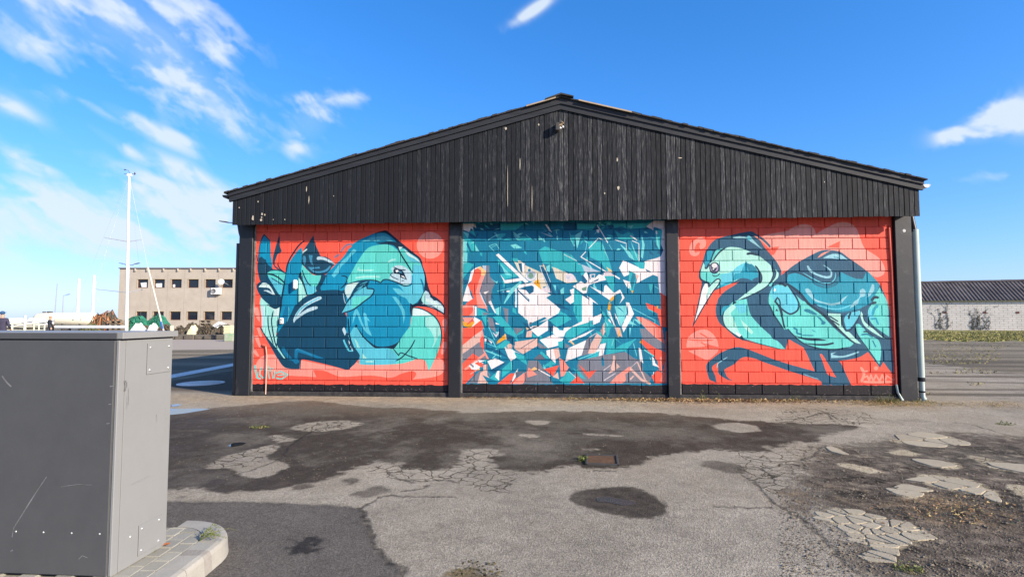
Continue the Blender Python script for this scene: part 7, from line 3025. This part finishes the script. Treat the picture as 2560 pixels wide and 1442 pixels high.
M['skin'] = mat('skin', (.48, .29, .20), .6)
M['jacket'] = mat('dark_jacket', (.035, .037, .048), .8, (.06, .062, .07), 8, .5)
M['trousers'] = mat('dark_trousers', (.05, .055, .07), .85)
M['shoes'] = mat('dark_shoes', (.03, .03, .03), .6)
M['hair_fair'] = mat('fair_hair', (.42, .22, .10), .7)
M['cap_blue'] = mat('blue_cap', (.03, .09, .20), .8)
M['jacket2'] = mat('navy_jacket', (.045, .042, .075), .8)


def add_person(*a, **k):
    before = set(bpy.data.objects.keys())
    o = person(*a, **k)
    for n in set(bpy.data.objects.keys()) - before:
        h_ = bpy.data.objects[n]
        if h_ is not o and h_.type == 'MESH':
            h_.parent = o
    return o


add_person(126, 44., 1.70, math.radians(160), [M['jacket'], M['trousers'], M['skin'], M['shoes'], M['hair_fair']], 'fair haired person in a dark jacket seen behind the cabinet\'s top edge', lean=0)
add_person(6, 25., 1.84, math.radians(200), [M['jacket2'], M['trousers'], M['skin'], M['shoes'], M['cap_blue']], 'person with a blue cap and navy jacket at the left edge of the picture', cap=True)


# ---- fishing gear on the quay
def lump(name, label, cat, px0, px1, py_top, zz, depth, mats, seed, rough=.25, strands=14, base_z=0.0, peak=.5):
    """heap of nets: uneven mound with ropes over it"""
    g = np.random.default_rng(seed)
    Uz = zz / F_PX
    w = (px1 - px0) * Uz
    h = 1.5 + (797 - py_top) * Uz - base_z
    p = on_frame((px0 + px1) / 2, 0, zz)
    q = MB()
    nx, ny = 18, 9
    vs = []
    for j in range(ny + 1):
        for i in range(nx + 1):
            u, v = i / nx, j / ny
            e = (1 - abs(2 * u - 1) ** 3.2) * (1 - abs(2 * v - 1) ** 3.0)
            bump = 1 - abs(u - peak) * .55
            nzv = noise.noise(Vector((u * 5 + seed, v * 4, seed * .7))) * rough + noise.noise(Vector((u * 12, v * 9, seed))) * rough * .5
            z = max(0, h * e ** .55 * (bump * .92 + nzv))
            loc = RGT * ((u - .5) * w) + FWD * ((v - .5) * depth)
            vs.append((p.x + loc.x, p.y + loc.y, base_z + z))
    fs = [(j * (nx + 1) + i, j * (nx + 1) + i + 1, (j + 1) * (nx + 1) + i + 1, (j + 1) * (nx + 1) + i) for j in range(ny) for i in range(nx)]
    for k, f in enumerate(fs):
        q.add([vs[i] for i in f], [(0, 1, 2, 3)], int(g.random() < .35) if len(mats) > 1 else 0)
    for k in range(strands):
        u0, v0 = g.random() * .8 + .1, g.random() * .45
        pts = []
        for s in range(7):
            u = min(.97, max(.03, u0 + g.normal(0, .03) + (s - 3) * .05 * g.choice([-1, 1])))
            v = min(.9, max(.02, v0 + (s - 3) * .05))
            i, j = int(u * nx), int(v * ny)
            b_ = vs[j * (nx + 1) + i]
            pts.append((b_[0] + g.normal(0, .05), b_[1] - .05, b_[2] + .05 + abs(g.normal(0, .06))))
        q.tube(pts, .030, 5, mi=int(g.integers(len(mats))))
    o = q.build(name, mats)
    return tag(o, label, cat)


M['net_dark'] = mat('dark_net', (.045, .042, .036), .95, (.11, .09, .06), 6, .8, .8, 18, coord='Generated')
M['net_brown'] = mat('brown_net', (.15, .115, .075), .95, (.06, .05, .038), 7, .9, .8, 18, coord='Generated')
M['net_green'] = mat('green_net', (.03, .20, .125), .9, (.015, .10, .07), 7, .8, .8, 18, coord='Generated')
M['net_orange'] = mat('orange_float_net', (.48, .20, .085), .85, (.22, .10, .05), 7, .8, .5, 20, coord='Generated')
M['net_olive'] = mat('olive_net', (.14, .14, .06), .95, (.07, .07, .035), 7, .8, .8, 18, coord='Generated')
M['wood'] = mat('grey_pallet_wood', (.27, .22, .155), .9, (.17, .14, .10), 8, .7, .4, 30, coord='Generated')
M['white_sack'] = mat('white_plastic_sheet', (.76, .76, .73), .5, (.60, .60, .57), 4, .5, .3, 8, coord='Generated')
M['cream_box'] = mat('cream_crate', (.72, .66, .42), .7)
lump('net_heap', 'heap of black and orange nets piled high right of the tank', 'net heap', 236, 302, 776, 52., 2.4, [M['net_dark'], M['net_orange']], 3, .30, 26, peak=.55)
lump('net_heap', 'low olive green net spread at the foot of the tank', 'net heap', 205, 262, 808, 51., 1.8, [M['net_olive']], 5, .3, 10)
lump('net_heap', 'green net heap standing just right of the mast', 'net heap', 320, 376, 789, 53., 2.2, [M['net_green']], 8, .22, 14, peak=.45)
lump('net_heap', 'green net heap beside the furled sail with its blue cover', 'net heap', 372, 422, 786, 54., 2.2, [M['net_green']], 9, .22, 14, peak=.6)
lump('net_heap', 'dark low heap of gear between the green nets', 'net heap', 352, 386, 812, 51., 1.6, [M['net_dark'], M['net_brown']], 12, .3, 10)
lump('net_heap', 'brown net heap on the quay right of the green nets', 'net heap', 402, 428, 810, 50., 1.6, [M['net_brown'], M['net_dark']], 14, .3, 10)
lump('net_heap', 'small grey heap of gear in front of the concrete building', 'net heap', 440, 468, 814, 50., 1.5, [M['net_dark'], M['net_brown']], 15, .35, 10)
lump('net_heap', 'wide brown heap of nets below the fourth lower window', 'net heap', 466, 510, 809, 52., 1.8, [M['net_brown'], M['net_dark']], 16, .32, 18)
lump('net_heap', 'dark brown heap of nets below the stacked pallets', 'net heap', 500, 548, 812, 50., 1.7, [M['net_dark'], M['net_brown']], 17, .3, 14)
lump('net_heap', 'brown heap of nets nearest the left edge of the hall', 'net heap', 540, 592, 812, 51., 1.8, [M['net_brown'], M['net_dark']], 18, .32, 14)
lump('white_sheet', 'white plastic sheet bundle left of the green heap\'s foot', 'plastic sheet', 331, 364, 805, 49.5, 1.2, [M['white_sack']], 20, .22, 0)
lump('white_sheet', 'small white plastic bundle in front of the green nets', 'plastic sheet', 373, 397, 807, 49.5, 1.1, [M['white_sack']], 21, .22, 0)
lump('white_sheet', 'white plastic sheet lying over the nets beside the hall', 'plastic sheet', 528, 572, 802, 53.5, 1.2, [M['white_sack']], 22, .2, 0)
lump('white_sheet', 'cream sheet over gear left of the wide brown net heap', 'plastic sheet', 474, 495, 811, 49.5, 1.0, [M['cream_box']], 24, .2, 0)


def pallet_stack(px0, px1, py_top, zz, n, label0, group):
    Uz = zz / F_PX
    w = (px1 - px0) * Uz
    h = 1.5 + (797 - py_top) * Uz
    p = on_frame((px0 + px1) / 2, 0, zz)
    ph = h / n
    for k in range(n):
        r_ = empty('pallet', (p.x, p.y, k * ph), -YAW + random.uniform(-.03, .03))
        tag(r_, label0 % ['lowest', 'second', 'third', 'fourth', 'fifth', 'topmost'][k if k < n - 1 else 5], 'pallet', group)
        for s in (-.45, 0, .45):
            q = MB()
            q.box((s * w, 0, ph * .36), (.12, 1.0, ph * .6))
            q.build('bearer', M['wood'], r_, local=True)
        for s in range(5):
            q = MB()
            q.box((0, -.42 + s * .21, ph * .80), (w, .15, ph * .18))
            q.build('slat', M['wood'], r_, local=True)


pallet_stack(283, 314, 800, 51., 5, '%s wooden pallet of the stack between mast and orange nets', 'pallets stacked beside the orange nets')
pallet_stack(505, 535, 799, 54., 5, '%s wooden pallet of the stack below the fifth lower window', 'pallets stacked before the concrete building')
for px0, px1, py, zz, lab in ((563, 582, 813, 49., 'cream crate on the quay right beside the hall'), (426, 434, 814, 49., 'small cream drum between the brown and grey heaps')):
    Uz = zz / F_PX
    p = on_frame((px0 + px1) / 2, 0, zz)
    h = 1.5 + (797 - py) * Uz
    w = (px1 - px0) * Uz
    q = MB()
    if w > .5:
        q.box((p.x, p.y, h / 2), (w, .5, h), rot=Matrix.Rotation(-YAW, 3, 'Z'), bevel=.03)
        for z in (.3, .6, .85):
            q.box((p.x, p.y, h * z), (w + .03, .53, .04), rot=Matrix.Rotation(-YAW, 3, 'Z'))
    else:
        q.lathe([(.001, 0), (w * .5, 0), (w * .52, h * .3), (w * .5, h * .35), (w * .52, h * .7), (w * .5, h), (.001, h)], (p.x, p.y, 0), 14)
    tag(q.build('crate' if w > .5 else 'drum', M['cream_box']), lab, 'crate' if w > .5 else 'drum')

# concrete block by the corner of the hall
p = on_frame(575, 0, 37.)
q = MB()
q.box((p.x, p.y, .26), (.62, .5, .56), rot=Matrix.Rotation(.3, 3, 'Z'), bevel=.06)
blk = tag(q.build('concrete_block', mat('grey_block_green_paint', (.34, .33, .30), .9, (.10, .30, .10), 3.2, .75, .4, 20, coord='Object')), 'grey concrete block with green paint beside the hall\'s left corner', 'concrete block')

# ------------------------------------------------------------------ background on the right: white shed, grass
sA, sB = on_ground(2310, 824.9), on_ground(2560, 826.3)
sd = (sB - sA)
sd.z = 0
slen = sd.length
srz = math.atan2(sd.y, sd.x)
shed = empty('white_shed', (sA.x, sA.y, 0), srz)
tag(shed, 'long low white block shed with a dark corrugated roof', 'shed')
MS = WORLD_OF[shed]
XS0, XS1 = -6.0, slen + 26.0
HS = 3.95
M['shed_block'] = mat('old_whitewashed_block', (.72, .67, .61), .92, (.56, .52, .47), .8, .8, .4, 14, per_object=.05)
M['shed_mortar'] = mat('shed_mortar', (.42, .39, .35), .95)
M['corrugated'] = mat('dark_fibre_cement', (.060, .050, .050), .92, (.125, .11, .105), .7, .9, .3, 20)
q = MB()
q.box(((XS0 + XS1) / 2, 4.2, HS / 2), (XS1 - XS0, 8.3, HS - .02))
sw = q.build('wall', M['shed_mortar'], shed, local=True)
q = MB()
bw_, bh_ = .92, .283
vents = [on for on in ()]
r = 0
gsd = np.random.default_rng(91)
vx = []
for px in (2362, 2461.5, 2544):
    d = ray(px, 781)
    n = Vector((-sd.y, sd.x, 0)).normalized()
    t = (sA - CAM).dot(n) / d.dot(n)
    L_ = MS.inverted() @ (CAM + d * t)
    vx.append((L_.x, L_.z))
z = 0.02
while z < HS - .1:
    x = XS0 + (bw_ / 2 if r % 2 else 0)
    while x < XS1 - .2:
        cx, cz = x + bw_ / 2, z + bh_ / 2
        q.box((cx, .02, cz), (bw_ - .03, .06, bh_ - .03))
        x += bw_
    z += bh_
    r += 1
o = q.build('block', M['shed_block'], sw, local=True)
o.name = 'block_courses'
o['kind'] = 'stuff'
for (x, z) in vx:
    q = MB()
    q.box((x, -.022, z), (.36, .03, .24))
    q.build('vent', mat('rusty_vent', (.13, .035, .025), .8), shed, local=True)
d = ray(2490, 766)
t = (sA - CAM).dot(n) / d.dot(n)
L_ = MS.inverted() @ (CAM + d * t)
q = MB()
q.box((L_.x, -.02, L_.z), (.5, .03, .06))
q.build('slot', M['iron'], shed, local=True)
# corrugated roof, two slopes, sheets side by side
RD, RH = 4.2, 2.75
pitch_w = .42
q = None
sheet_w = 6.3
x = XS0 - .3
while x < XS1 + .2:
    q = MB()
    xe = min(x + sheet_w, XS1 + .3)
    n_ = int((xe - x) / (pitch_w / 6))
    for side in (0, 1):
        vs = []
        for i in range(n_ + 1):
            xx = x + (xe - x) * i / n_
            w = .055 * math.cos(2 * math.pi * xx / pitch_w)
            sl = math.hypot(RD, RH)
            ox, oz = -RH / sl * w, RD / sl * w
            if side == 0:
                vs += [(xx, -.28 + ox, HS - .02 + oz), (xx, RD + ox * 0, HS + RH + oz)]
            else:
                vs += [(xx, RD, HS + RH + oz), (xx, 2 * RD + .28, HS - .02 + oz)]
        q.add(vs, [(2 * i, 2 * i + 2, 2 * i + 3, 2 * i + 1) for i in range(n_)], 0, True)
    q.build('roof_sheet', M['corrugated'], shed, local=True)
    x += sheet_w - .03
q = MB()
xs = np.linspace(XS0 - .3, XS1 + .3, 40)
for i in range(39):
    za, zb3 = (HS + RH + .02 + gsd.normal(0, .012) for _ in range(2))
    q.prism([(RD - .3, za - .13), (RD, za + .07), (RD + .3, za - .13), (RD, za + .10)], 'x', xs[i], xs[i + 1] + .01)
q.build('ridge_cap', M['corrugated'], shed, local=True)
q = MB()
q.box(((XS0 + XS1) / 2, -.20, HS - .10), (XS1 - XS0 + .4, .08, .14))
q.build('eaves_board', mat('mossy_eaves_board', (.20, .19, .13), .9, (.12, .13, .07), 3, .8), shed, local=True)
for xx in (XS0 + .02, XS1 - .02):
    q = MB()
    q.prism([(.05, HS - .05), (2 * RD - .05, HS - .05), (RD, HS + RH - .1)], 'x', xx - .05, xx + .05)
    q.build('gable', M['shed_block'], shed, local=True)

# dead creepers on the shed
M['vine'] = mat('dead_creeper', (.085, .068, .045), .95, (.05, .055, .03), 10, .7, coord='Generated')


def creeper(px0, px1, py0, py1, seed, dens, label):
    g = np.random.default_rng(seed)
    q = MB()

    def lp(px, py):
        d = ray(px, py)
        t = (sA - CAM).dot(n) / d.dot(n)
        return MS.inverted() @ (CAM + d * t)
    a, b_ = lp(px0, py1), lp(px1, py0)
    for k in range(dens):
        x = g.uniform(a.x, b_.x)
        z = a.z
        pts = [(x, -.04, z)]
        m_ = g.integers(5, 12)
        for s in range(m_):
            x += g.normal(0, .16)
            z += (b_.z - a.z) / 10 * g.uniform(.4, 1.3)
            pts.append((x, -.03 - abs(g.normal(0, .01)), min(z, b_.z)))
        q.tube([MS @ Vector(p) for p in pts], .022, 4, r1=.008, caps=False)
        for s in range(14):
            bp = pts[g.integers(len(pts))]
            c = Vector((bp[0] + g.normal(0, .16), -.035 - g.random() * .03, bp[2] + g.normal(0, .14)))
            u = Vector((g.normal(), g.normal() * .4, g.normal())).normalized() * g.uniform(.04, .11)
            v = u.cross(Vector((0, 1, 0))).normalized() * u.length * .6
            q.add([MS @ (c - u), MS @ (c + v), MS @ (c + u), MS @ (c - v)], [(0, 1, 2, 3)])
    tag(q.build('creeper', M['vine']), label, 'creeper')


creeper(2338, 2364, 756, 822, 4, 9, 'thin dead creeper on the white shed nearest the hall')
creeper(2426, 2472, 768, 823, 6, 16, 'thicker dead creeper on the white shed below the middle vent')

# grass in front of the shed and in the yard
M['grass'] = mat('yellow_green_grass', (.25, .235, .075), .9, (.19, .19, .055), 2, .8, coord='Object')
M['grass_dry'] = mat('dry_grass', (.32, .27, .115), .9, (.25, .21, .09), 2, .8, coord='Object')
q = MB()
gg = np.random.default_rng(19)


def far_blade(px, py, h, w, mi):
    p = on_ground(px, py)
    a = gg.random() * 6.28
    dx, dy = math.cos(a) * w, math.sin(a) * w
    lx, ly = gg.normal(0, .4) * h, gg.normal(0, .4) * h
    q.add([(p.x - dx, p.y - dy, -.01), (p.x + dx, p.y + dy, -.01), (p.x + lx, p.y + ly, h)], [(0, 1, 2)], mi)


for k in range(24000):
    u = gg.random()
    if u < .66:
        px = gg.uniform(2290, 2900)
        lim = 849 + 8 * noise.noise(Vector((px * .012, 0, 2))) + 5 * noise.noise(Vector((px * .04, 3, 2))) + (px - 2300) * .020
        py = gg.uniform(828.5, lim)
        far_blade(px, py, gg.uniform(.03, .12), gg.uniform(.04, .12), int(gg.random() < .45))
    elif u < .93:
        for _ in range(1):
            px, py = gg.uniform(2310, 2900), gg.uniform(856, 910)
            if gg.random() < .62 or noise.noise(Vector((px * .006 + 3, py * .07, 5))) < .02:
                continue
            far_blade(px, py, gg.uniform(.01, .035), gg.uniform(.03, .07), int(gg.random() < .6))
    else:
        px, py = gg.uniform(2310, 2700), gg.uniform(912, 1000)
        if noise.noise(Vector((px * .008 + 9, py * .05, 1))) < .42:
            continue
        far_blade(px, py, gg.uniform(.02, .06), gg.uniform(.01, .03), int(gg.random() < .5))
tag(q.build('grass', [M['grass'], M['grass_dry']]), 'rough yellow green grass before the white shed', kind='stuff')
# the soil under that grass
pts = []
for px in np.linspace(2285, 2900, 26):
    lim = 849 + 8 * noise.noise(Vector((px * .012, 0, 2))) + 5 * noise.noise(Vector((px * .04, 3, 2))) + (px - 2300) * .020
    p = on_ground(px, lim + 1)
    pts.append((p.x, p.y))
pe = [MS @ Vector((XS1, -.02, 0)), MS @ Vector((XS0, -.02, 0))]
sheet('grass_verge', pts + [(p.x, p.y) for p in pe], mat('mossy_soil', (.27, .245, .085), .95, (.20, .18, .07), 1.2, .8, .6, 20), .006)
